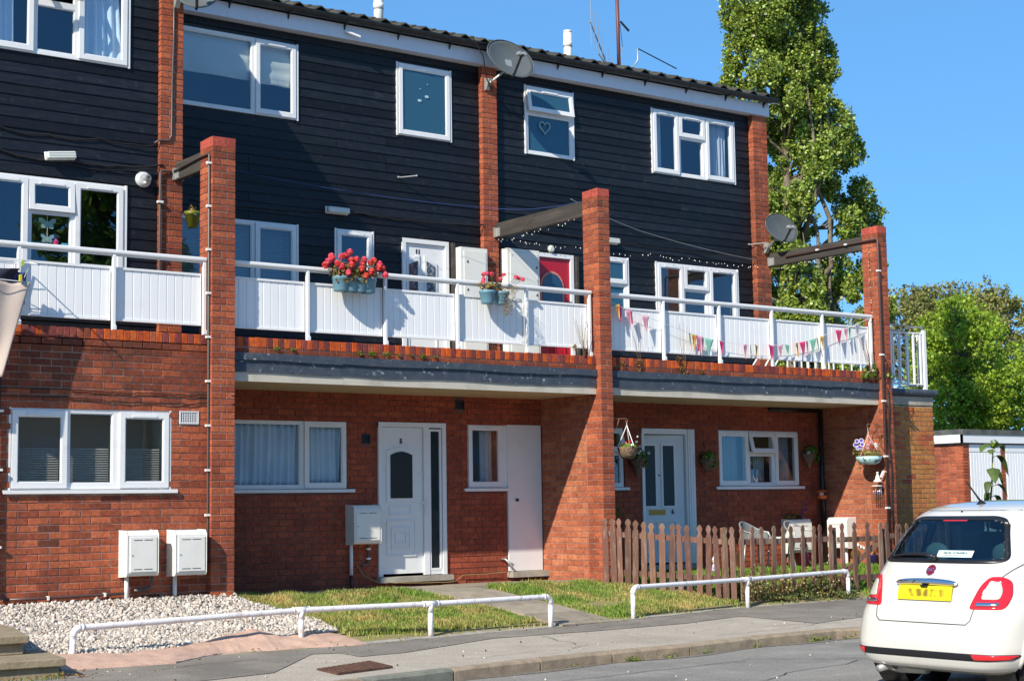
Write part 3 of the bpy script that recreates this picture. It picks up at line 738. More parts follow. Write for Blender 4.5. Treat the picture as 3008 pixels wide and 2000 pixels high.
# --- windows, left house
w = window(HL, 1.05, *A1, [(-2.19, -1.695, 6.19, 7.13, 'sash'), (-1.68, -1.18, 6.19, 6.77, 'fixed'), (-1.68, -1.18, 6.78, 7.13, 'hung', 'glass', R(28)), (-1.165, -.59, 6.19, 7.13, 'sash')])
curtain(w, 1.16, -2.15, -1.88, 6.2, 7.2, 'curtain_blue', 4, .02); curtain(w, 1.16, -1.08, -.63, 6.2, 7.2, 'curtain_blue', 5, .025, flare=.08)
w = window(HL, 1.05, *A2, [(-2.19, -1.727, 3.77, 4.75, 'sash'), (-1.713, -1.195, 4.40, 4.745, 'hung', 'glass', R(3)), (-1.713, -1.195, 3.77, 4.40, 'fixed'), (-1.185, -.62, 3.77, 4.75, 'sash')])
MT['plastic_aqua'] = mat('frosted_plastic', (0.45, 0.66, 0.66), 0.4, trans=0.4)
def butterfly(c, s, par):
    mb = MB(); L = [(0, -.2), (.25, -.55), (.7, -.62), (.82, -.3), (.62, -.02), (1.0, .2), (1.05, .62), (.62, .62), (.12, .22), (0, .3)]
    poly = [(c[0]+x*s, c[2]+z*s) for x, z in L]+[(c[0]-x*s, c[2]+z*s) for x, z in L[-2:0:-1]]
    mb.prism(poly, c[1], c[1]+.004); return mb.build('butterfly_ornament', MT['plastic_aqua'], par)
butterfly((-1.475, 1.11, 4.27), .095, w); butterfly((-1.475, 1.11, 4.10), .075, w)
mb = MB(); mb.tube([(-1.475, 1.112, 4.37), (-1.475, 1.112, 4.05)], .003, 5); mb.build('string', MT['clip'], w)
mb = MB(); mb.lathe([(.028, 0), (.03, .02), (.03, .07), (.014, .085), (.014, .105)], (-1.37, 1.13, 4.01), 12); mb.build('bottle', mat('pink_plastic', (.7, .02, .18), .3), w)
mb = MB(); mb.box(-1.30, 1.11, 4.01, -1.24, 1.15, 4.065); mb.build('box', mat('blue_card', (.15, .5, .7), .5), w)
w = window(HL, .112, -2.194, -.453, 1.30, 2.145, [(-2.185, -1.602, 1.315, 2.115, 'sash'), (-1.60, -1.06, 1.33, 2.13, 'fixed'), (-1.02, -.462, 1.315, 2.115, 'sash')], sill=.085, room='room3', depth=1.4)
slats(w, .26, -2.15, -1.63, 1.37, 1.73); slats(w, .26, -1.57, -1.08, 1.37, 1.73); slats(w, .26, -.98, -.50, 1.37, 1.73)
mb = MB(); mb.box(-2.15, .262, 1.35, -.50, .27, 1.36); mb.build('blind_rail', MT['slatm'], w)
# louvred vent
mb = MB(); ring(mb, -.335, -.108, 2.005, 2.147, .014, .092, .12)
for i in range(6): mb.box(-.321, .098, 2.022+i*.019, -.122, .115, 2.028+i*.019)
for i in range(9): mb.box(-.30+i*.021, .095, 2.019, -.296+i*.021, .112, 2.133)
mb.build('vent_grille', MT['gate_white'], HL)
mb = MB(); mb.box(-.335, .125, 2.005, -.108, .14, 2.147); mb.build('vent_back', MT['room'], HL)

# --- windows, middle house
w = window(HM, 2.395, *W1, [(.695, 1.745, 6.23, 7.225, 'fixed'), (1.765, 2.355, 6.235, 7.22, 'sash')])
def blind(win, x0, x1, z0, z1, Y, mt='blind'):
    def P(a, b): return (x0+(x1-x0)*a, Y+.012*math.sin(a*9+b*5)*(1-b)+.008*math.sin(b*22), z0+(z1-z0)*b)
    mb = MB(); mb.grid(P, 16, 14); o = mb.build('blind', MT[mt], win, smooth=True); solidify(o, .002)
blind(w, .72, 1.73, 6.675, 7.2, 2.47); blind(w, 1.80, 2.33, 6.66, 7.2, 2.47)
w = window(HM, 2.395, *W2, [(.695, 1.745, 3.77, 4.78, 'fixed'), (1.765, 2.355, 3.775, 4.775, 'sash')], room='room2')
slats(w, 2.48, .72, 1.72, 3.8, 4.76, .03); slats(w, 2.48, 1.82, 2.30, 3.8, 4.76, .03)
w = window(HM, 2.395, *W3, [(2.985, 3.525, 3.77, 4.79, 'sash')])
w = window(HM, 2.395, *W3u, [(3.985, 4.835, 6.24, 7.235, 'sash', 'glass_obs')])
mb = MB()
for x, z, r_ in ((4.33, 6.75, .035), (4.45, 6.82, .035), (4.34, 6.92, .012), (4.46, 7.0, .012)): mb.ball((x, 2.382, z), r_, 10, 6, (1, .1, .6))
mb.build('fish_stickers', mat('pale_aqua_sticker', (.35, .55, .60), .5), w)
w = window(HM, 1.32, .62, 2.483, 1.305, 2.147, [(.63, 1.86, 1.315, 2.137, 'fixed'), (1.885, 2.475, 1.315, 2.137, 'sash')], sill=.10, room='room2', trim=False)
curtain(w, 1.40, .65, 1.85, 1.33, 2.12, 'curtain_blue', 13, .03); curtain(w, 1.40, 1.93, 2.43, 1.36, 2.10, 'curtain_blue', 6, .03)
w = window(HM, 1.32, 4.328, 4.965, 1.305, 2.145, [(4.345, 4.90, 1.32, 2.135, 'sash')], sill=.07, room='room2', trim=False)
curtain(w, 1.46, 4.62, 4.82, 1.36, 2.1, 'net', 3, .012)
mb = MB(); mb.box(4.90, 1.315, 1.31, 4.972, 1.335, 2.14); mb.build('window_trim', MT['white'], HM)
# square iron vents
for (a, b, c, d) in ((2.703, 2.827, 1.871, 1.996), (4.136, 4.282, 2.337, 2.459)):
    mb = MB(); ring(mb, a, b, c, d, .012, 1.295, 1.32)
    for i in range(4): mb.box(a+.012, 1.30, c+.02+i*.026, b-.012, 1.315, c+.032+i*.026)
    mb.box(a, 1.335, c, b, 1.35, d); mb.build('vent_grille', MT['black_pvc'], HM)

def door(house, Y, x0, x1, z0, z1, lx0, lx1, mt='white', fw=.06):
    """frame + leaf; returns the leaf mesh"""
    mb = MB(); mb.box(x0, Y-.02, z0, x0+fw, Y+.06, z1); mb.box(x1-fw, Y-.02, z0, x1, Y+.06, z1); mb.box(x0, Y-.021, z1-fw, x1, Y+.06, z1+.001)
    fr = mb.build('door_frame', MT['white'], house)
    mb = MB(); mb.box(lx0, Y+.012, z0+.03, lx1, Y+.055, z1-fw-.005); lf = mb.build('door', MT[mt], house); return fr, lf
# number 5
fr, lf = door(HM, 1.29, 2.93, 3.965, .195, 2.147, 2.99, 3.615)
mb = MB(); mb.box(3.62, 1.275, .2, 3.70, 1.34, 2.09); mb.box(3.70, 1.285, .2, 3.905, 1.34, .27); mb.build('frame_post', MT['white'], fr)
pane(fr, 3.735, 3.86, .275, 2.05, 1.30, 'glass_dark', 'sidelight'); mb = MB(); mb.box(3.70, 1.31, .27, 3.905, 1.335, 2.09); mb.build('sidelight_back', MT['room'], fr)
mb = MB(); ring(mb, 3.70, 3.895, .25, 2.07, .03, 1.282, 1.30); mb.build('sidelight_bead', MT['white'], fr)
def arch_poly(x0, x1, z0, z1, rise, n=8):
    P = [(x0, z0), (x1, z0)]
    for i in range(n+1):
        t = i/n; P.append((x1-(x1-x0)*t, z1-rise+rise*math.sin(math.pi*t)))
    return P
mb = MB(); mb.prism(arch_poly(3.06, 3.50, 1.13, 1.83, .045), 1.287, 1.300); mb.build('glazing_surround', MT['white'], lf)
mb = MB(); mb.prism(arch_poly(3.115, 3.445, 1.18, 1.775, .045), 1.279, 1.286); mb.build('door_glass', mat('smoked_glass', (.025, .027, .03), .12, spec=.6), lf)
mb = MB()
for a, b, c, d in ((3.10, 3.43, .96, 1.08), (3.06, 3.50, .44, .90), (3.13, 3.42, .53, .81), (3.19, 3.36, .60, .74)):
    ring(mb, a, b, c, d, .018, 1.288, 1.3025)
mb.build('door_panels', MT['white'], lf)
mb = MB(); mb.box(3.63, 1.262, .98, 3.66, 1.275, 1.16); mb.box(3.56, 1.235, 1.115, 3.655, 1.25, 1.135); mb.tube([(3.645, 1.27, 1.125), (3.645, 1.24, 1.125)], .009, 6); mb.build('handle', MT['white'], fr)
text_mesh('5', .085, 'number', MT['ink'], lf, (3.285, 1.2995, 1.905), (1, 0, 0), (0, 0, 1), bold=.004)
mb = MB(); mb.box(2.90, 1.19, .12, 4.01, 1.34, .19); mb.build('doorstep', MT['concrete'], HM)
# white store door
mb = MB(); mb.box(4.972, 1.285, .197, 5.535, 1.33, 2.148); lf = mb.build('store_door', mat('gloss_white_door', (.76, .77, .77), .35, dirt=((.5, .45, .42), 3, .5, .8, .25)), HM)
mb = MB(); mb.lathe([(.033, 0), (.033, .012), (.02, .014)], (5.10, 1.285, 1.14), 16, (0, -1, 0)); mb.build('lock_plate', MT['white'], lf)
mb = MB(); mb.lathe([(.02, 0), (.02, .03), (.01, .035)], (5.10, 1.272, 1.14), 14, (0, -1, 0)); mb.build('knob', MT['ink'], lf)
mb = MB(); mb.box(4.95, 1.17, .115, 5.553, 1.33, .192); mb.build('doorstep', MT['concrete'], HM)
# upstairs door 11
fr, lf = door(HM, 2.40, 4.018, 4.795, 2.82, 4.775, 4.07, 4.74)
for s in (0, 1):
    x0, x1 = ((4.10, 4.31), (4.39, 4.60))[s]
    zt = (0, 1)
    P = [(x0, 3.9), (x1, 3.9), (x1, 4.46 if s else 4.56), (x0, 4.56 if s else 4.46)]
    mb = MB(); mb.prism(P, 2.395, 2.41); mb.build('glazing_surround', MT['white'], lf)
    P2 = [(x0+.035, 3.94), (x1-.035, 3.94), (x1-.035, (4.41 if s else 4.475)), (x0+.035, (4.475 if s else 4.41))]
    mb = MB(); mb.prism(P2, 2.385, 2.393); mb.build('door_glass', mat('patterned_glass', (.05, .06, .075), .1, noise=30, col2=(.3, .33, .36), thr=(.5, .65)), lf)
mb = MB(); ring(mb, 4.12, 4.60, 2.95, 3.7, .02, 2.40, 2.414); mb.build('door_panels', MT['white'], lf)
text_mesh('11', .085, 'number', MT['ink'], lf, (4.29, 2.409, 4.60), (1, 0, 0), (0, 0, 1), bold=.004)
mb = MB(); mb.box(4.835, 2.34, 2.8, 4.875, 2.40, 4.77); mb.build('post', MT['beam'], HM)

def cabinet(house, x0, x1, z0, z1, hx):
    mb = MB(); mb.box(x0, 2.22, z0, x1, 2.41, z1); c = mb.build('meter_cupboard', MT['cream'], house)
    mb = MB(); mb.box(x0+.05, 2.212, z0+.04, x1-.03, 2.2195, z1-.05); mb.build('cupboard_door', MT['cream'], c)
    for z in (4.5, 4.1):
        mb = MB(); mb.prism([(hx-.016, z-.016), (hx+.016, z-.016), (hx, z+.02)], 2.206, 2.2115); mb.build('lock', MT['ink'], c)
cabinet(HM, 4.89, 5.345, 3.14, 4.70, 5.0); cabinet(HR, 5.70, 6.275, 3.14, 4.75, 6.22)

# --- windows, right house
w = window(HR, 2.395, *W5, [(6.215, 7.07, 6.86, 7.22, 'hung', 'glass_obs', R(9)), (6.215, 7.07, 6.24, 6.85, 'fixed', 'glass_obs')])
mb = MB(); hp = []
for i in range(24):
    t = i/24*6.283; hp.append((6.56+.0062*16*math.sin(t)**3*1.0, 2.375+0.004, 6.66+.0062*(13*math.cos(t)-5*math.cos(2*t)-2*math.cos(3*t)-math.cos(4*t))))
mb.tube([Vector(p)+Vector((0, .022, 0)) for p in hp], .009, 6, closed=True); mb.build('heart_ornament', MT['plastic_aqua'], w)
w = window(HR, 2.395, *W6, [(8.70, 9.225, 6.235, 7.22, 'sash'), (9.245, 9.79, 6.86, 7.215, 'sash'), (9.245, 9.79, 6.235, 6.86, 'fixed'), (9.825, 10.42, 6.235, 7.22, 'sash')])
curtain(w, 2.50, 8.76, 8.93, 6.27, 7.18, 'net', 3, .015); curtain(w, 2.50, 10.0, 10.33, 6.27, 7.18, 'net', 5, .02)
w = window(HR, 2.395, *W7, [(8.72, 9.25, 3.77, 4.785, 'sash'), (9.27, 9.79, 4.42, 4.78, 'sash'), (9.27, 9.79, 3.77, 4.42, 'fixed'), (9.82, 10.41, 3.77, 4.785, 'sash')], room='room2')
mb = MB(); mb.box(8.75, 2.9, 3.7, 9.3, 3.2, 4.55); mb.build('cupboard', mat('pine_wood', (.42, .20, .05), .6), w)
w = window(HR, 2.395, *W8, [(7.54, 8.085, 4.41, 4.79, 'sash', 'glass_obs'), (7.54, 8.085, 3.77, 4.40, 'fixed', 'glass_obs')])
w = window(HR, 1.32, 6.35, 7.03, 1.305, 2.144, [(6.37, 7.01, 1.80, 2.13, 'hung', 'glass', R(14)), (6.37, 7.01, 1.32, 1.79, 'fixed')], sill=.07, trim=False)
w = window(HR, 1.32, 8.873, 10.574, 1.305, 2.141, [(8.885, 9.49, 1.32, 2.12, 'sash'), (9.51, 10.05, 1.80, 2.12, 'hung', 'glass', R(15)), (9.51, 10.05, 1.32, 1.80, 'fixed'), (10.07, 10.56, 1.32, 2.12, 'sash')], sill=.08, room='room2', trim=False)
curtain(w, 1.45, 8.95, 9.40, 1.36, 2.09, 'curtain_grey', 6, .015); curtain(w, 1.47, 9.74, 9.97, 1.36, 1.8, 'curtain_grey', 4, .012); curtain(w, 1.45, 10.14, 10.5, 1.36, 2.09, 'curtain_grey', 5, .015)
mb = MB(); mb.lathe([(.035, 0), (.035, .09), (.03, .1)], (9.66, 1.42, 1.36), 12); mb.build('candle', mat('red_wax', (.45, .01, .01), .4, trans=.2), w)
# red door upstairs
fr, lf = door(HR, 2.40, 6.28, 7.045, 2.82, 4.765, 6.34, 6.985, 'reddoor')
mb = MB(); P = [(6.42, 3.9), (6.86, 3.9)]
for i in range(13): t = math.pi*i/12; P.append((6.64+.22*math.cos(t), 4.26+.24*math.sin(t)))
mb.prism(P, 2.392, 2.411); mb.build('glazing_surround', mat('pink_bead', (.65, .22, .17), .4), lf)
mb = MB(); P = [(6.455, 3.93), (6.825, 3.93)]
for i in range(13): t = math.pi*i/12; P.append((6.64+.185*math.cos(t), 4.26+.205*math.sin(t)))
mb.prism(P, 2.380, 2.390); mb.build('door_glass', mat('blue_glass', (.015, .05, .10), .08, spec=.8), lf)
mb = MB(); ring(mb, 6.42, 6.62, 2.92, 3.7, .02, 2.398, 2.4115); ring(mb, 6.67, 6.88, 2.92, 3.7, .02, 2.398, 2.4115); mb.build('door_panels', MT['reddoor'], lf)
mb = MB(); mb.box(7.07, 2.34, 2.8, 7.11, 2.40, 4.75); mb.build('post', MT['beam'], HR)
# number 6, standing ajar, hinged on the right and swung inwards
mb = MB(); fw = .05; x0, x1, Y = 7.356, 8.38, 1.30
mb.box(x0, Y-.015, .195, x0+fw, Y+.09, 2.14); mb.box(8.205, Y-.015, .195, x1, Y+.09, 2.14); mb.box(x0, Y-.016, 2.065, x1, Y+.09, 2.141)
for k in range(3): mb.box(8.235+k*.05, Y-.035+.006*k, .195, 8.25+k*.05, Y-.015, 2.14)
fr = mb.build('door_frame', MT['white'], HR)
mb = MB(); mb.box(7.30, 1.21, .12, 8.42, 1.36, .19); mb.build('doorstep', MT['concrete'], HR)
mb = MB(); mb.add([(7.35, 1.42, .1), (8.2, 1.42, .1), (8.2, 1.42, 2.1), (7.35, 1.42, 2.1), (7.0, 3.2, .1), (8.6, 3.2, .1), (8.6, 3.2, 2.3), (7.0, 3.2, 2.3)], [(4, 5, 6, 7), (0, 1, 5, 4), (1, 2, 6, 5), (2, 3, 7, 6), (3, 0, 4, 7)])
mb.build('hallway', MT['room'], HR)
parts = []
mb = MB(); mb.box(7.41, 1.33, .215, 8.195, 1.372, 2.055); lf = mb.build('door', mat('pale_blue_white', (.66, .70, .74), .35), HR); parts.append(lf)
for a, b in ((7.50, 7.70), (7.83, 8.02)):
    mb = MB(); ring(mb, a-.03, b+.03, 1.0, 1.93, .03, 1.318, 1.331); parts.append(mb.build('glazing_bead', MT['white'], lf))
    mb = MB(); mb.box(a, 1.324, 1.03, b, 1.3295, 1.90); parts.append(mb.build('door_glass', mat('hall_glass', (.035, .06, .075), .1, spec=.7), lf))
    mb = MB(); ring(mb, a-.03, b+.03, .35, .82, .02, 1.32, 1.331); parts.append(mb.build('door_panel', MT['white'], lf))
mb = MB(); mb.box(7.58, 1.322, .90, 7.86, 1.331, .975); parts.append(mb.build('letterbox', MT['brass'], lf))
mb = MB(); mb.ball((7.765, 1.322, 1.47), .012); parts.append(mb.build('spyhole', MT['ink'], lf))
parts.append(text_mesh('6', .095, 'number', MT['ink'], lf, (7.985, 1.3285, .94), (1, 0, 0), (0, 0, 1), bold=.003))
piv = Vector((8.195, 1.35, 0)); Mx = Matrix.Translation(piv) @ Matrix.Rotation(R(-9), 4, 'Z') @ Matrix.Translation(-piv)
for q in parts: q.data.transform(Mx)
mb = MB(); mb.tube([(11.0, 1.22, 2.48), (11.0, 1.22, .05)], .032, 10); mb.tube([(11.0, 1.22, 2.47), (9.9, 1.24, 2.47)], .03, 8); mb.build('drain_pipe', MT['black_pvc'], HR, smooth=True)

# --- fascias, gutters, roofs, end walls
def eaves(house, x0, x1, Y, ridge=4.2, dz=0.0, sl=.27):
    n_before = len(house.children)
    mb = MB(); mb.box(x0, Y, 7.40, x1, Y+.02, 7.60); mb.box(x0, Y+.02, 7.40, x1, Y+.19, 7.415); mb.build('fascia', MT['fascia'], house)
    mb = MB(); N = 10; gx = [x0, x1+.07]
    pr = [(Y-.082+.075*math.cos(a), 7.675+.075*math.sin(a)) for a in [math.pi+math.pi*i/N for i in range(N+1)]]
    pr += [(y+(.006 if y < Y-.08 else -.006), z) for y, z in pr[::-1]]
    mb.prism(pr, gx[0], gx[1], 'x'); mb.build('gutter', MT['black_pvc'], house)
    k = x0+.35; brm = None
    while k < x1:
        if brm is None:
            m2 = MB(); N = 8; r = .083
            q = [(-.082+r*math.cos(a), .275+r*math.sin(a)) for a in [math.pi*1.0+math.pi*i/N for i in range(N+1)]]
            q2 = [(-.082+.0755*math.cos(a), .275+.0755*math.sin(a)) for a in [math.pi*2.0-math.pi*i/N for i in range(N+1)]]
            m2.prism(q+q2, -.015, .015, 'x'); m2.prism([(-.06, .20), (0, .12), (0, .24)], -.008, .008, 'x'); brm = m2.mesh('gutter_bracket', MT['black_pvc'])
        o = bpy.data.objects.new('gutter_bracket', brm); link(o, house); o.location = Vector((k, Y, 7.40))+offs(house); k += .86
    # profiled tiles along the eave, one sheet above
    pitch = .335
    prof = [(0, .0), (.05, .008), (.125, .060), (.1675, .082), (.21, .060), (.285, .008), (.335, .0)]
    if not hasattr(eaves, 'tm'):
        m2 = MB(); ns = len(prof)
        for yy, zz in ((0, 0), (.30, .085)):
            m2.v += [(px, yy, zz+pz_) for px, pz_ in prof]; m2.v += [(px, yy, zz+pz_-.016) for px, pz_ in prof]
        for i in range(ns-1):
            m2.f += [(i, i+1, 2*ns+i+1, 2*ns+i), (ns+i, 3*ns+i, 3*ns+i+1, ns+i+1), (i, ns+i, ns+i+1, i+1)]; m2.m += [0, 0, 0]
        eaves.tm = m2.mesh('roof_tile', MT['tile'])
    x = x0
    while x < x1:
        o = bpy.data.objects.new('roof_tile', eaves.tm); link(o, house)
        o.location = Vector((x, Y-.12+random.uniform(-.008, .008), 7.672+random.uniform(-.004, .004)))+offs(house); o.rotation_euler = (0, 0, random.uniform(-.01, .01)); x += pitch
    n = int((x1-x0)/pitch)+1; m2 = MB(); vs = []
    for i in range(n):
        for px, pz_ in prof[:-1]: vs.append((x0+i*pitch+px, pz_))
    vs.append((x0+n*pitch, 0)); L = len(vs)
    rows = [(Y+.16, 7.755), (Y+ridge, 7.755+(ridge-.16)*sl), (Y+2*ridge, 7.7)]
    for yy, zz in rows: m2.v += [(px, yy, zz+pz_) for px, pz_ in vs]
    for r_ in range(2):
        for i in range(L-1): m2.f.append((r_*L+i, r_*L+i+1, (r_+1)*L+i+1, (r_+1)*L+i)); m2.m.append(0)
    o = m2.build('roof', MT['tile'], house); solidify(o, .02)
    if dz:
        for c in house.children:
            if c.name.split('.')[0] in ('fascia', 'gutter', 'gutter_bracket', 'roof_tile', 'roof'): c.location.z += dz
eaves(HL, -6.6, .06, 1.02, 3.0, -.22, .90); eaves(HM, .10, 5.49, 2.25); eaves(HR, 5.49, 11.14, 2.25)  # left roof is out of view, lowered and steepened to shape its shadow
mb = MB(); mb.prism([(1.1, -.2), (8.0, -.2), (8.0, 7.5), (4.1, 9.98), (1.1, 7.36)], -.02, .096, 'x'); mb.build('side_wall', MT['ink'], HL)  # unseen left side wall, outline shaped for the shadow on the middle boards
mb = MB(); mb.prism([(2.44, -.2), (9.3, -.2), (9.3, 7.9), (6.4, 9.3), (2.44, 7.6)], 11.0, 11.105, 'x'); mb.build('side_wall', MT['mortar'], HR)
mb = MB(); mb.box(11.10, 2.14, 7.66, 11.22, 2.5, 7.69); mb.box(11.10, 2.14, 7.60, 11.22, 2.17, 7.63); mb.build('verge_cap', MT['white'], HR)
# back and inner structure so that no light leaks through
mb = MB(); mb.box(-6.5, 8.0, -.3, .09, 8.2, 7.2); mb.box(-6.6, 1.1, -.3, -6.5, 8.2, 7.2); mb.box(-6.5, 1.24, 2.3, -.0, 7.9, 2.75); mb.build('inner_walls', MT['room'], HL)
mb = MB(); mb.box(.1, 9.2, -.3, 11.0, 9.4, 7.8); mb.box(.30, 1.52, 2.55, 5.5, 9, 2.75); mb.build('inner_walls', MT['room'], HM)
mb = MB(); mb.box(5.6, 1.52, 2.55, 11.0, 9, 2.75); mb.build('inner_floor', MT['room'], HR)

# ================================================================ PILLARS AND PIERS
def pillar(x0, x1, label, cap='brick_cap', z0=ZC-.15, zt=5.122, y0=0.0, d=.316):
    t = thing('brick_pillar', label, 'brick pillar', (x0, y0, z0), 'tall brick pillars along the balconies'); br = Bricks(t); w_ = x1-x0
    mb = MB(); mb.box(x0+.007, y0+.007, z0-.2, x1-.007, y0+d-.007, zt+.09); mb.build('mortar_joints', MT['mortar'], t)
    n = int(round((zt-z0)/.075)); wide = w_ > .25
    for i in range(n):
        z = z0+i*.075; z_ = z+.065; j = random.uniform(-.0015, .0015); Y = y0+j; mt = 'brick_dark' if i > n-3 else 'brick'; dd = y0+d
        if wide:
            c = x0+.1025 if i % 2 else x0+.17; e = c+.01
            if i % 2: br.add(x0, Y, z, c, y0+.215, z_, mt); br.add(e, Y, z, x1, y0+.1025, z_, mt); br.add(x0, y0+.225, z, x1, dd, z_, mt)
            else: br.add(x0, Y, z, c, y0+.1025, z_, mt); br.add(e, Y, z, x1, y0+.215, z_, mt); br.add(x0, y0+.1125, z, x0+.17, dd, z_, mt)
        else:
            if i % 2: br.add(x0, Y, z, x1, y0+.1025, z_, mt); br.add(x0, y0+.1125, z, x1, dd, z_, mt)
            else: br.add(x0, Y, z, x0+w_/2-.005, y0+.205, z_, mt); br.add(x0+w_/2+.005, Y, z, x1, y0+.205, z_, mt); br.add(x0, y0+.215, z, x1, dd, z_, mt)
    zc = zt+.002
    if wide: br.add(x0-.002, y0-.002, zc, x0+.175, y0+.1025, zc+.108, cap); br.add(x0+.183, y0-.002, zc, x1+.002, y0+.1025, zc+.108, cap)
    else: br.add(x0-.002, y0-.002, zc, x1+.002, y0+.1025, zc+.108, cap)
    for k in range(3): br.add(x0-.002, y0+.109+k*.070, zc, x1+.002, y0+.109+k*.070+.064, zc+.106-.003*k, cap)
    br.flush(); return t
pillar(0.0, .283, 'first brick pillar from the left, broadest of the three')
pillar(5.562, 5.763, 'second brick pillar, where the picket fence begins')
pillar(11.078, 11.286, 'third brick pillar, at the right end of the terrace')
def pier(x0, x1, y0, y1, label):
    t = thing('brick_pier', label, 'brick pier', (x0, y0, 2.8), 'brick piers between the dark boards'); br = Bricks(t)
    mb = MB(); mb.box(x0+.007, y0+.007, 2.6, x1-.007, y1+.05, 7.40); mb.build('mortar_joints', MT['mortar'], t)
    z = ZC+.075*37; i = 0; wl = (x1-x0)*.62
    while z < 7.36:
        j = random.uniform(-.0015, .0015); c = x0+(wl if i % 2 else (x1-x0)-wl)
        mt = 'brick_dark' if 4.9 < z < 5.1 or (3.6 < z < 4.9 and random.random() < .3) else 'brick'
        br.add(x0, y0+j, z, c-.005, y1, z+.065, mt); br.add(c+.005, y0+j, z, x1, y1, z+.065, mt); z += .075; i += 1
    br.flush(); return t
pier(-.185, .10, 1.0, 1.09, 'brick pier at the right edge of the left boarded wall')
pier(5.361, 5.625, 2.32, 2.43, 'brick pier under the large satellite dish between two boarded walls')
pier(10.795, 11.12, 2.30, 2.50, 'brick pier at the far right end of the boarded wall')
# side walls running back from pillars 2 and 3 under the balcony
for X, lb in ((5.555, 'sunlit side wall beside the white store door, behind the second pillar'), (11.072, 'side wall with hanging basket behind the third pillar')):
    t = thing('side_wall', lb, 'brick wall', (X, .8, 0), 'brick side walls under the balconies'); br = Bricks(t)
    mb = MB(); mb.box(X+.007, .318, ZC-.4, X+.205, 1.30, 2.5); mb.build('mortar_joints', MT['mortar'], t)
    br.courses(.322, 1.297, ZC-.15, 2.5, [], 'x', X, mt='brick_sunlit'); br.flush()
    mb = MB(); mb.box(X+.205, 1.3, -.3, X+.206, 1.301, -.29)

# ================================================================ BALCONIES
def balcony(label, x0, x1, ydeep, slabbed):
    t = thing('balcony', label, 'balcony', ((x0+x1)/2, .1, 2.8), 'balconies of the terrace'); br = Bricks(t, 300)
    mb = MB(); mb.box(x0, .107, 2.80, x1, .30, 2.992); mb.build('mortar_joints', MT['mortar'], t)
    x = x0+.005; k = 0
    while x < x1-.05:
        mt = random.choice(['brick_orange', 'brick_purple', 'brick_orange', 'brick_purple', 'brick']) if random.random() < .45 else ('brick_orange' if k % 2 else 'brick_purple')
        h_ = random.uniform(-.003, .003); e = min(x+.066, x1-.002)
        br.add(x, .097+random.uniform(-.002, .002), 2.891, e, .31, 3.0+h_, mt); x += .0745; k += 1
    if slabbed:
        br.courses(x0+.003, x1-.003, 2.815, 2.88, [], 'y', .10, mt='brick_dark')
        mb = MB(); mb.box(x0, .125, 2.505, x1, 1.30, 2.80); mb.build('slab', MT['soffit'], t)
        mb = MB(); xs_ = x0; 
        mb.box(x0, .099, 2.50, x1, .124, 2.63)
        o = mb.build('slab_edge', mat('pale_concrete', (0.52, 0.48, 0.40), 0.9, noise=2.5, col2=(0.36, 0.33, 0.27), thr=(.45, .7), bump=.4, bscale=50), t)
        xx = x0; 
        while xx < x1-.05:
            e = min(xx+1.42, x1); s = random.random()*9
            for (za, zb, yy) in ((2.735, 2.822, .070), (2.60, 2.745, .090)):
                mb = MB(); mb.grid(lambda a, b: (xx+.002+(e-xx-.004)*a, yy-.004*(1-b)+.0012*math.sin(a*7+s), za+(zb-za)*b+(1-b)*.007*math.sin(a*5+s*3)), 24, 2)
                o = mb.build('lead_sheet', MT['lead'], t); solidify(o, .008)
            xx = e
    mb = MB(); mb.box(x0, .30, 2.74, x1, ydeep, 2.81); mb.build('floor', MT['concrete'], t)
    br.flush(); return t
balcony('left balcony over the brick wall with the drying rack', -6.5, -.003, 1.07, False)
balcony('middle balcony with geranium trough and lead covered edge', .286, 5.558, 2.41, True)
balcony('right balcony hung with coloured bunting', 5.766, 11.074, 2.41, True)

def railing(label, posts, x0, x1):
    t = thing('balcony_railing', label, 'railing', ((x0+x1)/2, .15, 3.0), 'white panelled railings on the balconies')
    mb = MB(); mb.box(x0, .105, 3.825, x1, .165, 3.87); o = mb.build('top_rail', MT['white'], t); bevel(o, .012)
    mb = MB(); mb.box(x0, .135, 3.805, x1, .155, 3.825); mb.build('under_rail', MT['white'], t)
    for p in posts:
        mb = MB(); mb.box(p-.019, .115, 3.0, p+.019, .16, 3.825); mb.box(p-.024, .10, 3.0, p+.024, .115, 3.05)
        bevel(mb.build('post', MT['white'], t), .005)
    bays = list(zip([x0-.024]+posts, posts))
    for a, b in bays:
        a0, b0 = a+.027, b-.027
        if b0-a0 < .1: continue
        mb = MB(); mb.box(a0, .160, 3.665, b0, .205, 3.69); mb.box(a0, .160, 3.105, b0, .205, 3.128)
        mb.box(a0, .160, 3.128, a0+.012, .205, 3.665); mb.box(b0-.012, .160, 3.128, b0, .205, 3.665); mb.build('panel_trim', MT['white'], t)
        n = max(1, round((b0-a0-.024)/.1)); wd = (b0-a0-.024)/n
        m2 = MB(); hw = wd/2; g = .006
        m2.add([(-hw, .010, 3.128), (-hw+g, 0, 3.128), (hw-g, 0, 3.128), (hw, .010, 3.128), (-hw, .010, 3.665), (-hw+g, 0, 3.665), (hw-g, 0, 3.665), (hw, .010, 3.665),
                (-hw, .016, 3.128), (hw, .016, 3.128), (-hw, .016, 3.665), (hw, .016, 3.665)],
               [(0, 1, 5, 4), (1, 2, 6, 5), (2, 3, 7, 6), (3, 9, 11, 7), (9, 8, 10, 11), (8, 0, 4, 10)])
        me = m2.mesh('panel_board', MT['panelw'])
        for i in range(n):
            o = bpy.data.objects.new('panel_board', me); link(o, t); o.location = Vector((a0+.012+hw+i*wd, .172+random.uniform(-.0008, .0008), 0))+offs(t)
    return t
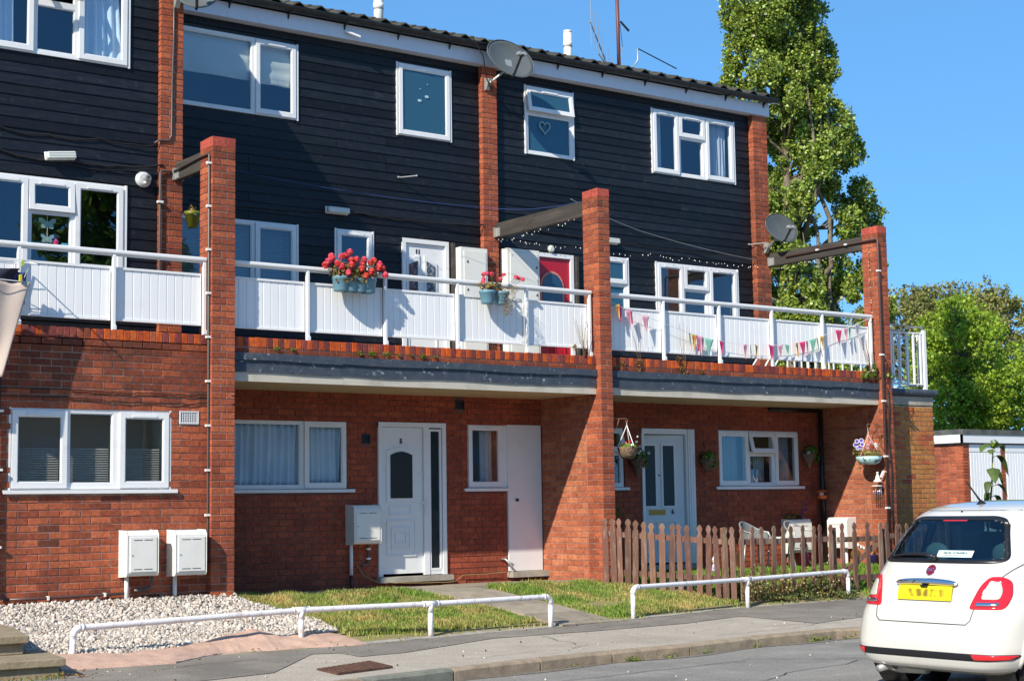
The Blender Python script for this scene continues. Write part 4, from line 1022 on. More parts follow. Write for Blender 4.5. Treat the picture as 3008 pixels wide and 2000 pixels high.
railing('white panelled railing of the left balcony, partly behind laundry', [-6.37, -5.31, -4.25, -3.19, -2.129, -1.09, -.03], -6.37, -.004)
railing('white panelled railing carrying the two flower pots', [1.281, 2.341, 3.393, 4.465, 5.50], .29, 5.53)
railing('white panelled railing crossed by the bunting', [5.80, 6.799, 7.843, 8.884, 9.937, 11.0], 5.77, 11.03)

# hairline cracks and old trench lines in the tarmac
mb = MB(); r_ = random.Random(61)
def crack(x, y, dx, dy, n, wd, zf):
    pts = []
    for i in range(n): pts.append((x, y)); x += dx+r_.uniform(-.05, .05); y += dy+r_.uniform(-.05, .05)
    for (ax, ay), (bx_, by) in zip(pts[:-1], pts[1:]):
        d = Vector((bx_-ax, by-ay)).normalized(); nx, ny = -d.y*wd, d.x*wd; za, zb = zf(ax, ay), zf(bx_, by)
        mb.add([(ax-nx, ay-ny, za), (bx_-nx, by-ny, zb), (bx_+nx, by+ny, zb), (ax+nx, ay+ny, za)], [(0, 1, 2, 3)])
pvz = lambda x, y: pz(x, y)+.009
for a in ((.6, -4.0, .13, .02, 14, .004), (2.2, -3.6, .04, .12, 9, .004), (4.0, -3.7, .15, .03, 12, .004), (-2.0, -3.2, .12, .04, 10, .004), (3.0, -2.45, .16, .04, 16, .003), (5.1, -3.3, .13, -.02, 9, .005)): crack(*a, pvz)
rz = lambda x, y: ZR+.006
for a in ((-1, -5.6, .2, .03, 22, .006), (1.5, -6.5, .18, .06, 14, .005), (3.2, -4.9, .1, -.1, 12, .005)): crack(*a, rz)
tag(mb.build('tarmac_cracks', MT['ink']), kind='structure')

# ================================================================ FIXED THINGS ON THE TERRACE
def box_mb(*a): return MB().box(*a)
# dark beams from the piers to the pillars
def beam(label, x, y0, y1, bracket_y):
    t = thing('timber_beam', label, 'beam', (x, y0, 5.0), 'beams tying pillars to the house')
    mb = MB(); mb.box(x, y0, 4.895, x+.075, y1, 5.105); bevel(mb.build('beam', MT['beam'], t), .006)
    mb = MB(); mb.box(x-.03, y1-.03, 4.90, x+.10, y1+.002, 5.04); mb.box(x-.008, y1-.12, 4.91, x-.001, y1-.03, 5.03)
    mb.build('bracket', MT['grey_metal'], t)
    return t
beam('short dark beam between the left pier and first pillar, carrying a conduit', .0, .318, .998, 1)
beam('dark plain beam between the middle pier and second pillar', 5.562, .318, 2.318, 1)
beam('dark beam behind the right satellite dish, reaching the third pillar', 11.072, .318, 2.298, 1)

def conduit(label, pts, r, mt, clips, clip_dir=(0, 0, 1), name='conduit', cr=1.9, clip_mt='clip'):
    t = thing(name, label, 'conduit', pts[0])
    mb = MB(); mb.tube(pts, r, 8); mb.build('pipe', MT[mt], t, smooth=True)
    for c in clips:
        c = Vector(c); d = Vector(clip_dir); mb = MB()
        if abs(d.z) > .5: mb.box(c.x-r*cr*1.3, c.y-r*cr, c.z-.012, c.x+r*cr*1.3, c.y+r*1.4, c.z+.012)
        elif abs(d.x) > .5: mb.box(c.x-.010, c.y-r*cr, c.z-r*1.25, c.x+.010, c.y+r*1.4, c.z+r*1.25)
        else: mb.box(c.x-r*cr, c.y-.014, c.z-r*cr*1.3, c.x+r*1.4, c.y+.014, c.z+r*cr*1.3)
        mb.build('clip', MT[clip_mt], t)
    return t
cz = [4.93-.49*i for i in range(9)]
conduit('grey conduit with white clips down the left side of the first pillar', [(-.02, .98, 5.0), (-.02, .30, 5.04), (-.02, .06, 5.04), (-.02, .045, 5.02), (-.02, .045, .90), (-.02, .05, .52), (-.05, .06, .47), (-.22, .06, .47)], .0125, 'grey_pipe', [(-.02, .045, z) for z in cz])
conduit('grey conduit down the edge of the left brick pier', [(-.05, .985, 4.99), (-.17, .97, 4.99), (-.195, .97, 4.97), (-.195, .97, 3.72), (-.23, .96, 3.70), (-.33, .96, 3.70)], .0135, 'grey_pipe', [(-.195, .97, z) for z in (4.62, 4.0)])
conduit('thin cable running down the top of the left brick pier', [(-.03, .985, 7.3), (-.03, .985, 6.6), (-.045, .985, 6.1), (-.05, .985, 5.42), (-.08, .985, 5.36), (-.20, .985, 5.35), (-.26, 1.0, 5.31)], .012, 'grey_pipe', [], name='cable')
conduit('brown pipe with white joints down the third pillar', [(11.06, 1.9, 5.0), (11.05, .4, 5.02), (11.04, -.02, 5.02), (11.042, -.03, 4.99), (11.042, -.03, .35)], .0165, 'brown_pipe', [(11.042, -.03, z) for z in (4.53, 3.25, 2.55, 1.72, .95)] + [(11.05, .6, 5.02), (11.055, 1.2, 5.02)], cr=1.5)
conduit('black pipe with white clips at the far left end of the wall', [(-2.335, .07, 2.60), (-2.335, .065, .32), (-2.30, .062, .22), (-2.20, .06, .19)], .0165, 'black_pvc', [(-2.335, .065, z) for z in (2.10, 1.50, .72)])
conduit('dark pipe along the foot of the left brick wall', [(-2.20, .06, .19), (-1.86, .06, .188), (-1.21, .06, .197), (-.97, .06, .20)], .016, 'brown_pipe', [(-1.80, .06, .19), (-1.19, .06, .198)], (1, 0, 0))
conduit('dark hose looping from the first meter box', [(-.86, .06, .225), (-.74, .06, .23), (-.68, .06, .26), (-.66, .05, .32), (-.665, .02, .40)], .017, 'grey_pipe', [])

# cables slung along the boards, brackets and fairy lights
def sag(pts, n=10, s=.03, wob=.008, seed=3):
    r_ = random.Random(seed); out = []
    for a, b in zip(pts[:-1], pts[1:]):
        a, b = Vector(a), Vector(b)
        for i in range(n):
            t = i/n; p = a.lerp(b, t); p.z -= s*4*t*(1-t)-r_.uniform(-wob, wob); out.append(p)
    out.append(Vector(pts[-1])); return out
def cable(label, pts, r=.008, mt='cable', name='cable', **k):
    mb = MB(); mb.tube(sag(pts, **k), r, 6); o = mb.build(name, MT[mt], smooth=True); tag(o, label, 'cable'); return o
cable('black cable along the left boards above the lamp', [(-6.4, 1.045, 5.32), (-2.05, 1.045, 5.285), (-1.5, 1.045, 5.27), (-.9, 1.045, 5.29), (-.2, 1.02, 5.30)], .010)
cable('black cable drooping either side of the left wall lamp', [(-6.4, 1.045, 5.05), (-2.05, 1.045, 5.03), (-1.65, 1.045, 4.97), (-1.2, 1.045, 4.99), (-.7, 1.045, 5.0), (-.15, .99, 5.06)], .012, s=.012)
cable('thin black cable just below the drooping cable on the left boards', [(-1.3, 1.045, 4.96), (-.8, 1.045, 4.94), (-.2, 1.0, 5.02)], .006, s=.01)
cable('black cable along the middle boards behind the wall lamp', [(.85, 2.385, 4.99), (1.6, 2.385, 4.975), (2.8, 2.385, 5.02), (3.36, 2.385, 5.05), (4.1, 2.385, 5.03), (5.36, 2.31, 5.06)], .009, s=.01)
cable('black cable along the right boards behind the wall lamp', [(5.65, 2.385, 5.15), (6.8, 2.385, 5.07), (7.9, 2.385, 5.05), (9.3, 2.385, 5.02), (10.8, 2.30, 5.03)], .008, s=.01)
cable('blue line strung from the boards to the second pillar', [(1.35, 2.30, 5.42), (4.99, 1.7, 5.18), (6.0, .9, 5.24)], .0022, 'blue_line' if 'blue_line' in MT else 'cable', name='washing_line', n=20, s=.06, wob=0)
MT['blue_line'] = mat('blue_line', (.05, .10, .35), .6); bpy.data.objects['washing_line'].data.materials[0] = MT['blue_line']
cable('pale green line across the right boards', [(7.0, 2.37, 5.62), (8.4, 2.37, 5.25), (10.8, 2.29, 4.98)], .004, 'grey_metal', name='washing_line', n=16, s=.03, wob=0)
cable('brown cable looping below the white store door', [(2.6, 1.27, .36), (2.7, 1.26, .22), (2.85, 1.20, .14), (3.4, 1.18, .105), (4.02, 1.18, .10), (4.2, 1.26, .17), (4.95, 1.24, .19)], .006, 'cable_tan', s=.004, wob=.003)
cable('upper cable strung across the left brick wall', [(-6.4, .085, 2.33), (-1.6, .085, 2.345), (-.7, .085, 2.325), (-.01, .08, 2.33), (.28, -.01, 2.33)], .006, n=14, s=.012)
cable('lower cable strung across the left brick wall', [(-6.4, .085, 2.24), (-1.6, .085, 2.26), (-.7, .085, 2.225), (-.01, .08, 2.24), (.28, -.01, 2.235)], .006, n=14, s=.012)
t = thing('fairy_lights', 'string of tiny white lights hung below the beams and across the right boards', 'fairy lights', (8, 2.3, 4.9))
def fl(pts, n, nm, seed):
    r_ = random.Random(seed); P = sag(pts, n=n, s=.03, wob=.012, seed=seed); mb = MB(); mb.tube(P, .0022, 4); mb.build('wire', MT['cable'], t)
    mb = MB()
    for p in P:
        if r_.random() < .3: continue
        q = p+Vector((r_.uniform(-.03, .03), -.01, r_.uniform(-.03, .0))); mb.ball(q, r_.uniform(.004, .0075), 6, 4, (1, 1, 1.6))
    tag(mb.build('bulbs', MT['clip'], t), kind='stuff')
fl([(5.68, 2.32, 4.93), (6.3, 2.33, 4.89), (7.1, 2.33, 4.91), (7.8, 2.33, 4.86), (8.5, 2.33, 4.92), (9.3, 2.33, 4.90), (10.0, 2.33, 4.90), (10.78, 2.28, 4.88)], 12, 'a', 4)
fl([(5.55, 2.25, 4.86), (5.55, 1.6, 4.87), (5.55, .5, 4.88)], 14, 'b', 5)
fl([(11.06, 2.2, 4.86), (11.06, 1.3, 4.88), (11.06, .35, 4.88)], 14, 'c', 6)
fl([(11.066, .17, 4.95), (11.066, .16, 4.0), (11.066, .17, 3.0)], 14, 'd', 7)

# bulkhead lamps
def bulkhead(label, x0, x1, z0, z1, Y, tilt=0):
    t = thing('wall_lamp', label, 'wall lamp', ((x0+x1)/2, Y, z0), 'bulkhead lamps on the boards'); cx, cz_ = (x0+x1)/2, (z0+z1)/2
    a = MB(); a.box(x0, Y-.025, z0, x1, Y, z1); A = bevel(a.build('base', MT['white'], t), .01)
    b = MB(); b.box(x0+.008, Y-.10, z0+.008, x1-.008, Y-.026, z1-.008); B = bevel(b.build('diffuser', MT['lens'], t), .02, 3)
    c = MB()
    for k in range(3): c.box(x0+.02, Y-.104, z0+.02+k*.026, x1-.02, Y-.100, z0+.026+k*.026)
    c.build('ribs', MT['clip'], t)
    if tilt:
        Mx = Matrix.Translation((cx, 0, cz_)) @ Matrix.Rotation(tilt, 4, 'Y') @ Matrix.Translation((-cx, 0, -cz_))
        for o in t.children: o.data.transform(Mx)
    return t
bulkhead('tilted strip lamp above the left lower window', -1.545, -1.195, 4.985, 5.085, 1.055, R(-7))
bulkhead('strip lamp on the middle boards above the geraniums', 2.80, 3.15, 5.0, 5.095, 2.395)
bulkhead('strip lamp peeping out beside the second pillar', 7.56, 7.91, 5.0, 5.095, 2.395)
t = thing('spot_lamp', 'round white flood lamp at the right of the left boards', 'wall lamp', (-.36, 1.05, 4.87))
mb = MB(); mb.lathe([(.095, 0), (.095, .02), (.07, .05), (.06, .055)], (-.37, 1.06, 4.88), 20, (0, -1, 0)); mb.build('base', MT['gate_white'], t, smooth=False)
mb = MB(); mb.lathe([(.045, 0), (.045, .05), (.028, .055), (.028, .04)], (-.355, 1.01, 4.885), 16, (.25, -1, -.05)); mb.build('head', MT['grey_metal'], t)
mb = MB(); mb.ball((-.36, 1.0, 4.84), .022); mb.build('sensor', MT['clip'], t)
t = thing('door_lamp', 'small round lamp above the red door', 'wall lamp', (6.62, 2.39, 4.83)); mb = MB(); mb.lathe([(.05, 0), (.055, .03), (.03, .055)], (6.62, 2.395, 4.83), 16, (0, -1, 0)); mb.build('glass_dome', MT['lens'], t)
# stray brackets fixed to the boards
for x, z, L, lb in ((3.97, 5.62, .19, 'small steel rod standing off the middle boards'), (10.72, 5.25, .16, 'small steel rod by the right end of the boards')):
    mb = MB(); mb.tube([(x, 2.40, z), (x+.01, 2.35, z-.01), (x+L, 2.22, z+.01)], .009, 6); mb.ball((x+L, 2.22, z+.01), .016); mb.ball((x, 2.39, z), .016)
    tag(mb.build('wall_rod', MT['grey_metal']), lb, 'bracket')
mb = MB(); mb.tube([(3.02, 2.22, 7.50), (3.24, 2.18, 7.44)], .02, 8); tag(mb.build('fascia_lamp', MT['white']), 'small white tube fixed to the fascia above the middle boards', 'lamp')

# satellite dishes
def dish(label, c, rx, rz, nrm, bracket, arm_dir, rot=0.0):
    t = thing('satellite_dish', label, 'satellite dish', bracket, 'satellite dishes on the terrace'); c = Vector(c); nrm = Vector(nrm).normalized()
    sx = nrm.cross(Vector((0, 0, 1))).normalized(); sz = sx.cross(nrm); SX0, SZ0 = sx, sz
    sx, sz = sx*math.cos(rot)+sz*math.sin(rot), sz*math.cos(rot)-sx*math.sin(rot)
    mb = MB(); N = 32; K = 7
    for k in range(K+1):
        r = k/K
        for i in range(N):
            a = 2*math.pi*i/N; mb.v.append(tuple(c+sx*(rx*r*math.cos(a))+sz*(rz*r*math.sin(a))+nrm*(.085*r*r-.06)*(rx/.42)))
    for k in range(K):
        for i in range(N): mb.f.append((k*N+i, k*N+(i+1) % N, (k+1)*N+(i+1) % N, (k+1)*N+i)); mb.m.append(0)
    o = mb.build('reflector', MT['dish'], t, smooth=True); solidify(o, .006, 0)
    mb = MB(); mb.tube([c+sx*(rx*math.cos(2*math.pi*i/40))+sz*(rz*math.sin(2*math.pi*i/40))+nrm*.027*(rx/.42) for i in range(40)], .007, 6, closed=True); mb.build('rim', MT['dish'], t, smooth=True)
    sx, sz = SX0, SZ0; foot = c-sz*rz*.97+nrm*.02; lnb = c+nrm*(rx*.95)-sz*rz*.42+sx*rx*.05
    mb = MB(); mb.tube([foot-nrm*.05, foot+nrm*.03, lnb], .018, 8); mb.build('feed_arm', MT['black_pvc'], t)
    mb = MB(); ax = (c-lnb).normalized()
    for s in (-1, 1): mb.lathe([(.024, 0), (.034, .05), (.034, .09)], lnb+sx*.035*s-ax*.03, 12, ax)
    mb.build('receiver', MT['grey_metal'], t)
    b = Vector(bracket)
    mb = MB(); mb.tube([b+Vector((0, -.02, 0)), b+Vector((0, -.10, .01)), c-nrm*.10-sz*rz*.35, c-nrm*.06], .018, 8); mb.build('mount_arm', MT['grey_metal'], t)
    mb = MB(); mb.box(b.x-.035, b.y-.03, b.z-.09, b.x+.035, b.y, b.z+.09); mb.prism([(b.y-.12, b.z+.05), (b.y-.03, b.z+.09), (b.y-.03, b.z-.09)], b.x-.03, b.x+.03, 'x'); mb.build('bracket', MT['grey_metal'], t)
    mb = MB(); mb.obox(c-nrm*.08-sz*rz*.3, sx*.05, nrm*.035, sz*.10); mb.build('back_plate', MT['grey_metal'], t)
    return t
DN = (-.52, -.80, .30)
dish('large grey satellite dish at the eave above the middle pier', (5.60, 1.95, 7.44), .385, .275, (-.10, -.93, .25), (5.44, 2.318, 7.13), 0, R(20))
dish('satellite dish on the right end pier under the eave side', (10.92, 1.86, 5.45), .31, .235, (-.15, -.95, .22), (11.0, 2.30, 5.20), 0, R(15))
dish('pale satellite dish cut off by the top edge above the left pier', (.09, .64, 7.20), .31, .35, (-.35, -.90, .22), (0.0, .998, 7.05), 0, 0)
bpy.data.objects['satellite_dish.002'].children[0].data.materials[0] = mat('pale_dish', (.5, .5, .48), .5)

# flues and aerials
def flue(label, x, z0, z1, r, y=4.2):
    t = thing('flue_pipe', label, 'flue pipe', (x, y, z0), 'flue pipes on the roof')
    mb = MB(); mb.tube([(x, y, z0), (x, y, z1)], r, 16); mb.build('pipe', MT['cream'], t, smooth=True)
    mb = MB(); mb.tube([(x, y, z0+.62), (x, y, z0+.72)], r*1.08, 16); mb.tube([(x, y, z1-.03), (x, y, z1)], r*1.04, 16); mb.build('collar', MT['cream'], t, smooth=True)
flue('pale flue pipe on the roof cut off by the top edge', 4.78, 8.0, 9.4, .075); flue('short pale flue pipe left of the aerial mast', 8.46, 8.0, 8.90, .07)
t = thing('aerial_mast', 'reddish aerial mast standing on the roof with two aerials', 'aerial mast', (9.56, 4.2, 8.2))
mb = MB(); mb.tube([(9.57, 4.2, 8.0), (9.55, 4.2, 10.2)], .032, 10); mb.build('mast', mat('rust_red_mast', (.13, .045, .04), .5), t, smooth=True)
mb = MB(); mb.tube([(8.88, 3.9, 8.50), (9.2, 4.05, 8.36), (9.56, 4.17, 8.38), (9.82, 4.17, 8.44), (9.95, 4.15, 8.62), (9.93, 4.13, 8.82)], .014, 6); mb.build('side_arm', MT['grey_metal'], t, smooth=True)
mb = MB(); mb.tube([(8.62, 3.8, 8.98), (9.2, 4.05, 8.36)], .013, 6)
for i in range(7):
    f = i/6; c = Vector((8.64, 3.8, 8.95)).lerp(Vector((9.30, 4.05, 8.40)), f); L = .40-.045*i
    mb.tube([c-Vector((0, 0, L*.9)), c+Vector((0, 0, L))], .006, 5)
mb.build('yagi_aerial', MT['grey_metal'], t)
mb = MB(); mb.tube([(9.93, 4.13, 8.82), (10.7, 4.0, 8.55)], .010, 6); mb.tube([(9.60, 4.18, 9.25), (9.72, 4.1, 9.08)], .02, 6); mb.tube([(9.58, 4.17, 9.2), (9.62, 4.16, 8.8), (9.57, 4.17, 8.4)], .006, 5); mb.build('aerial_boom', MT['black_pvc'], t)
mb = MB(); mb.tube(sag([(5.0, 2.05, 7.72), (5.2, 2.05, 7.45), (5.32, 2.15, 7.18), (5.52, 2.28, 7.03)], 6, .0, .005), .008, 6); tag(mb.build('cable', MT['cable'], smooth=True), 'cable hanging from the gutter to the middle pier beside the large dish', 'cable')

# meter boxes
def meter_box(label, x0, x1, z0, z1, yb, d, pipe=None, group='white meter boxes on the walls'):
    t = thing('meter_box', label, 'meter box', (x0, yb, z0), group); yf = yb-d
    mb = MB(); mb.prism([(yb, z0-.012), (yb, z1+.005), (yf+.03, z1), (yf, z1-.045), (yf, z0+.03), (yf+.02, z0)], x0, x1, 'x'); o = mb.build('case', MT['cream'], t); bevel(o, .006)
    mb = MB(); mb.box(x0+.03, yf-.010, z0+.04, x1-.02, yf-.001, z1-.065); dr = mb.build('door', MT['cream'], t); bevel(dr, .004)
    mb = MB(); w_ = (x1-x0); m = (x0+x1)/2
    for s in (z0+.065, z1-.10):
        mb.box(x0+.07, yf-.0115, s, m-.01, yf-.0105, s+.008); mb.box(m+.012, yf-.0115, s, x1-.07, yf-.0105, s+.008)
    mb.build('vent_slots', MT['grey_pipe'], dr)
    mb = MB(); mb.ball((x0+.055, yf-.011, (z0+z1)/2-.02), .007); mb.build('lock', MT['ink'], dr)
    if pipe:
        px, ze, mt2 = pipe; mb = MB(); mb.tube([(px, yb-.05, z0+.02), (px, yb-.05, ze)], .023, 10); mb.build('pipe', MT['white'], t, smooth=True)
        mb = MB(); mb.tube([(px, yb-.05, ze), (px, yb-.05, ze-.25)], .02, 10); mb.build('lower_pipe', MT['black_pvc'], t, smooth=True)
    return t
meter_box('white meter box on the left wall below the window, left of a pair', -1.02, -.67, .385, .855, .10, .23, (-.95, .06, 0))
meter_box('white meter box on the left wall, right of a pair, beside the first pillar', -.475, -.115, .375, .85, .10, .23, (-.40, .12, 0))
meter_box('white meter box beside the number 5 door', 2.458, 2.85, .62, 1.095, 1.30, .21, (2.51, .235, 0))
meter_box('white meter box under the window with a plant on top', 10.15, 10.62, .29, .79, 1.30, .17, None)
# box on the side wall, facing left
t = thing('meter_box', 'white meter box on the side wall behind the garden gate', 'meter box', (11.07, .8, .35), 'white meter boxes on the walls')
mb = MB(); mb.prism([(11.07, .335), (11.07, .815), (10.89, .81), (10.85, .765), (10.85, .36), (10.87, .34)], .62, 1.02, 'y'); bevel(mb.build('case', MT['cream'], t, fix=True), .006)
mb = MB(); mb.box(10.841, .65, .39, 10.849, .99, .74); dr = mb.build('door', MT['cream'], t)
mb = MB(); mb.box(10.839, .68, .70, 10.8405, .96, .708); mb.box(10.839, .68, .42, 10.8405, .96, .428); mb.build('vent_slots', MT['grey_pipe'], dr)
mb = MB(); mb.tube([(10.97, .75, .36), (10.97, .75, .04)], .023, 8); mb.build('pipe', MT['white'], t)
t = thing('outside_tap', 'small tap and clipped pipe low on the wall by the meter box of number 5', 'tap', (2.75, 1.25, .35))
mb = MB(); mb.tube([(2.775, 1.28, .62), (2.775, 1.28, .36)], .012, 8); mb.tube([(2.775, 1.28, .37), (2.70, 1.25, .36), (2.66, 1.24, .35)], .014, 8); mb.build('pipe', MT['grey_pipe'], t)
for z in (.55, .43): mb = MB(); mb.box(2.75, 1.26, z-.012, 2.80, 1.295, z+.012); mb.build('clip', MT['clip'], t)
t = thing('garden_tap', 'brass tap low on the wall beside the white store door', 'tap', (4.86, 1.26, .35))
mb = MB(); mb.tube([(4.86, 1.3, .36), (4.86, 1.22, .36), (4.92, 1.19, .30), (4.95, 1.17, .22)], .014, 8); mb.build('spout', MT['grey_metal'], t, smooth=True)
mb = MB(); mb.box(4.82, 1.215, .385, 4.90, 1.23, .40); mb.build('handle', MT['chrome'], t)

# ================================================================ PLANTS
def leaf_obj(name, C, size, mt, parent, up=.3, aspect=.7, seed=0):
    V, F = leaf_quads(C, size, up, aspect, seed); return fast_mesh(name, V, F, MT[mt] if isinstance(mt, str) else mt, parent)
def cloud(n, c, s, seed, shell=.0):
    r = np.random.default_rng(seed); P = r.normal(size=(n, 3)); nn = np.linalg.norm(P, axis=1)[:, None]; P /= nn
    P *= (shell+(1-shell)*r.random((n, 1))**.4); return np.array(c)+P*np.array(s)
def flower_head(mb, c, r, n=9, seed=0):
    r_ = random.Random(seed)
    for i in range(n):
        d = Vector((r_.gauss(0, 1), r_.gauss(0, 1), r_.gauss(0, .8))).normalized(); p = Vector(c)+d*r*.6; a = d.cross(Vector((.3, .2, 1))).normalized(); b = d.cross(a); s = r*.5
        mb.add([p-a*s, p-b*s+d*s*.3, p+a*s, p+b*s+d*s*.3], [(0, 1, 2, 3)])
MT['ger_red'] = mat('geranium_red', (.78, .06, .06), .6, isl=.35, trans=.25); MT['ger_pink'] = mat('geranium_pink', (.82, .10, .16), .6, isl=.3, trans=.25)
MT['pot_blue'] = mat('blue_plastic', (.12, .26, .33), .4); MT['leaf_bronze'] = mat('leaf_bronze', (.20, .13, .03), .6, isl=.5, trans=.3)
t = thing('flower_trough', 'blue trough of red geraniums hooked on the middle balcony rail', 'flower trough', (1.83, .02, 3.6))
mb = MB()
for k in range(4):
    cx = 1.66+k*.122; mb.lathe([(.082, 0), (.088, .01), (.102, .14), (.108, .145), (.108, .175), (.098, .175)], (cx, .02, 3.59), 20)
mb.build('trough', MT['pot_blue'], t, smooth=True)
leaf_obj('foliage', np.vstack([cloud(620, (1.84, .02, 3.84), (.38, .13, .11), 1), cloud(140, (1.80, -.06, 3.74), (.30, .06, .07), 2)]), .042, 'leaf_bronze', t, .4, .8, 1)
mb = MB(); r_ = random.Random(5)
for i in range(30): x = 1.50+.70*r_.random(); mb.tube([(x, .02, 3.76), (x+r_.uniform(-.05, .05), r_.uniform(-.08, .08), 3.9+r_.random()*.1)], .003, 4)
mb.build('stems', MT['stem'], t)
heads = [(1.47, -.02, 3.93), (1.53, .0, 3.97), (1.58, -.05, 3.91), (1.66, .0, 4.0), (1.73, .03, 4.02), (1.78, -.02, 3.96), (1.80, .05, 4.07), (1.86, .0, 3.98), (1.93, -.03, 3.93), (1.98, .02, 3.99), (2.06, .0, 3.96), (2.12, .03, 3.99), (2.18, .0, 3.95), (2.22, .0, 3.90), (1.62, -.07, 3.87), (1.70, -.09, 3.80), (1.88, -.09, 3.86), (2.02, -.08, 3.84), (2.24, -.03, 3.82), (1.44, 0, 3.88), (1.93, -.1, 3.78), (1.55, .05, 4.0), (2.15, -.03, 3.9), (1.75, -.08, 3.9)]
for i, h in enumerate(heads):
    mb = MB(); flower_head(mb, h, .050, 30, i); mb.build('flower', MT['ger_red' if i % 3 else 'ger_pink'], t)
t = thing('flower_pot', 'blue rail pot with pink geraniums and a dried trailing plant', 'flower pot', (3.86, .02, 3.55))
mb = MB(); mb.lathe([(.075, 0), (.08, .01), (.10, .13), (.107, .135), (.107, .165), (.095, .165)], (3.77, .02, 3.575), 18)
mb.lathe([(.075, 0), (.08, .01), (.10, .13), (.107, .135), (.107, .165), (.095, .165)], (3.98, .02, 3.575), 18); mb.build('pot', MT['pot_blue'], t, smooth=True)
leaf_obj('foliage', cloud(160, (3.82, .02, 3.80), (.18, .10, .07), 12), .04, 'leaf_bronze', t, .3, .8, 12)
C_ = np.vstack([cloud(520, (4.02, -.07, 3.66), (.13, .09, .15), 13, .3), cloud(260, (4.0, -.08, 3.50), (.08, .06, .10), 14), cloud(120, (4.13, -.03, 3.78), (.12, .07, .05), 15)])
leaf_obj('dried_plant', C_, .022, mat('straw', (.28, .19, .055), .8, isl=.5, trans=.2), t, 0, .3, 16)
mb = MB()
for h in ((3.70, 0, 3.94), (3.77, .02, 3.96), (3.83, 0, 3.95), (3.71, .02, 3.88), (3.96, 0, 3.90), (4.03, .02, 3.96), (4.20, 0, 3.94), (4.26, .02, 3.93), (4.31, 0, 3.92), (3.69, .0, 3.84)):
    m2 = MB(); flower_head(m2, h, .036, 18, int(h[0]*100)); m2.build('flower', MT['ger_pink'], t); mb.tube([(3.85+(h[0]-3.85)*.3, .02, 3.72), h], .003, 4)
mb.build('stems', MT['stem'], t)
# hanging green pot behind the first pillar
t = thing('hanging_pot', 'olive green pot fixed in the gap left of the first pillar', 'flower pot', (.17, .88, 4.35))
mb = MB(); mb.lathe([(.055, 0), (.085, .14), (.10, .145), (.10, .185), (.085, .185)], (.172, .88, 4.34), 16); mb.build('pot', mat('olive_pot', (.14, .15, .01), .4), t, smooth=True)
mb = MB(); mb.tube([(.07, .88, 4.50), (.17, .77, 4.47), (.27, .88, 4.50), (.27, .98, 4.52), (.07, .98, 4.52)], .010, 6, closed=True); mb.build('bracket', MT['cable'], t)
leaf_obj('foliage', cloud(40, (.17, .88, 4.55), (.05, .05, .08), 21), .035, 'leaf_bronze', t, .2, .6, 21)
t = thing('hanging_pot', 'yellow green pot seen through the rail gap left of the first pillar', 'flower pot', (.17, .88, 3.6))
mb = MB(); mb.lathe([(.06, 0), (.085, .12), (.10, .125), (.10, .155), (.085, .155)], (.19, .88, 3.62), 16); mb.build('pot', mat('lime_pot', (.30, .30, .02), .4), t, smooth=True)

# weeds in the parapet joints
t = thing('wall_weeds', 'tufts of weed rooted in the parapet joints', 'weeds', (5, .09, 2.9)); t['kind'] = 'stuff'
P = []
for i, (x, z, s) in enumerate([(.85, 2.885, .03), (1.07, 2.885, .03), (1.95, 2.885, .04), (2.12, 2.885, .05), (2.33, 2.885, .055), (2.5, 2.885, .02), (2.68, 2.885, .02), (2.85, 2.885, .05), (3.02, 2.885, .03)]):
    P.append(cloud(int(900*s), (x, .085, z), (s*1.4, .02, s*.7), 30+i))
leaf_obj('leaves', np.vstack(P), .022, 'leaf_bright', t, .2, .7, 31)
P = []
for i, (x, z, s) in enumerate([(6.0, 2.93, .07), (6.3, 2.95, .08), (6.28, 2.83, .06), (7.07, 2.90, .08), (7.15, 2.82, .06), (7.43, 2.86, .05), (7.0, 3.02, .05), (5.2, 3.1, .04)]):
    P.append(cloud(int(800*s), (x, .08, z), (s*.8, .03, s), 50+i))
leaf_obj('dead_leaves', np.vstack(P), .03, 'leaf_dry', t, 0, .5, 51)
leaf_obj('ivy', np.vstack([cloud(60, (10.85, .05, 2.93), (.22, .05, .07), 61), cloud(22, (11.2, -.06, 2.93), (.10, .04, .06), 62), cloud(30, (10.95, .05, 3.02), (.06, .03, .12), 63)]), .05, 'leaf', t, .2, .7, 61)
mb = MB(); r_ = random.Random(8)
for x, z, n in ((5.35, 3.0, 9), (10.9, 3.0, 8), (6.3, 2.9, 4), (7.1, 2.95, 3)):
    for i in range(n):
        a = Vector((x+r_.uniform(-.03, .03), .08, z)); pts = [a]; d = Vector((r_.uniform(-.10, .02), -.02, .16))
        for k in range(4): a = a+d*r_.uniform(.5, 1.1)+Vector((r_.uniform(-.02, .02), 0, 0)); pts.append(a.copy())
        mb.tube(pts, [.003, .0028, .0025, .002, .0015], 4)
mb.build('dry_stalks', MT['leaf_dry'], t)
mb = MB(); r_ = random.Random(9)
for i in range(5):
    x = 11.06+i*.03; pts = [(x, -.03, 2.95)]; a = Vector(pts[0])
    for k in range(5): a = a+Vector((r_.uniform(-.02, .05), -.01, r_.choice([-1, -1, 1])*r_.uniform(.05, .14))); pts.append(tuple(a))
    mb.tube(pts, .005, 5)
mb.build('vines', MT['cable'], t)
conduit('wavy dark cable down the front of the third pillar', [(11.16, -.02, 2.75), (11.17, -.02, 2.4), (11.13, -.02, 2.0), (11.18, -.02, 1.5), (11.15, -.02, 1.0), (11.17, -.02, .4)], .010, 'cable', [], name='cable')

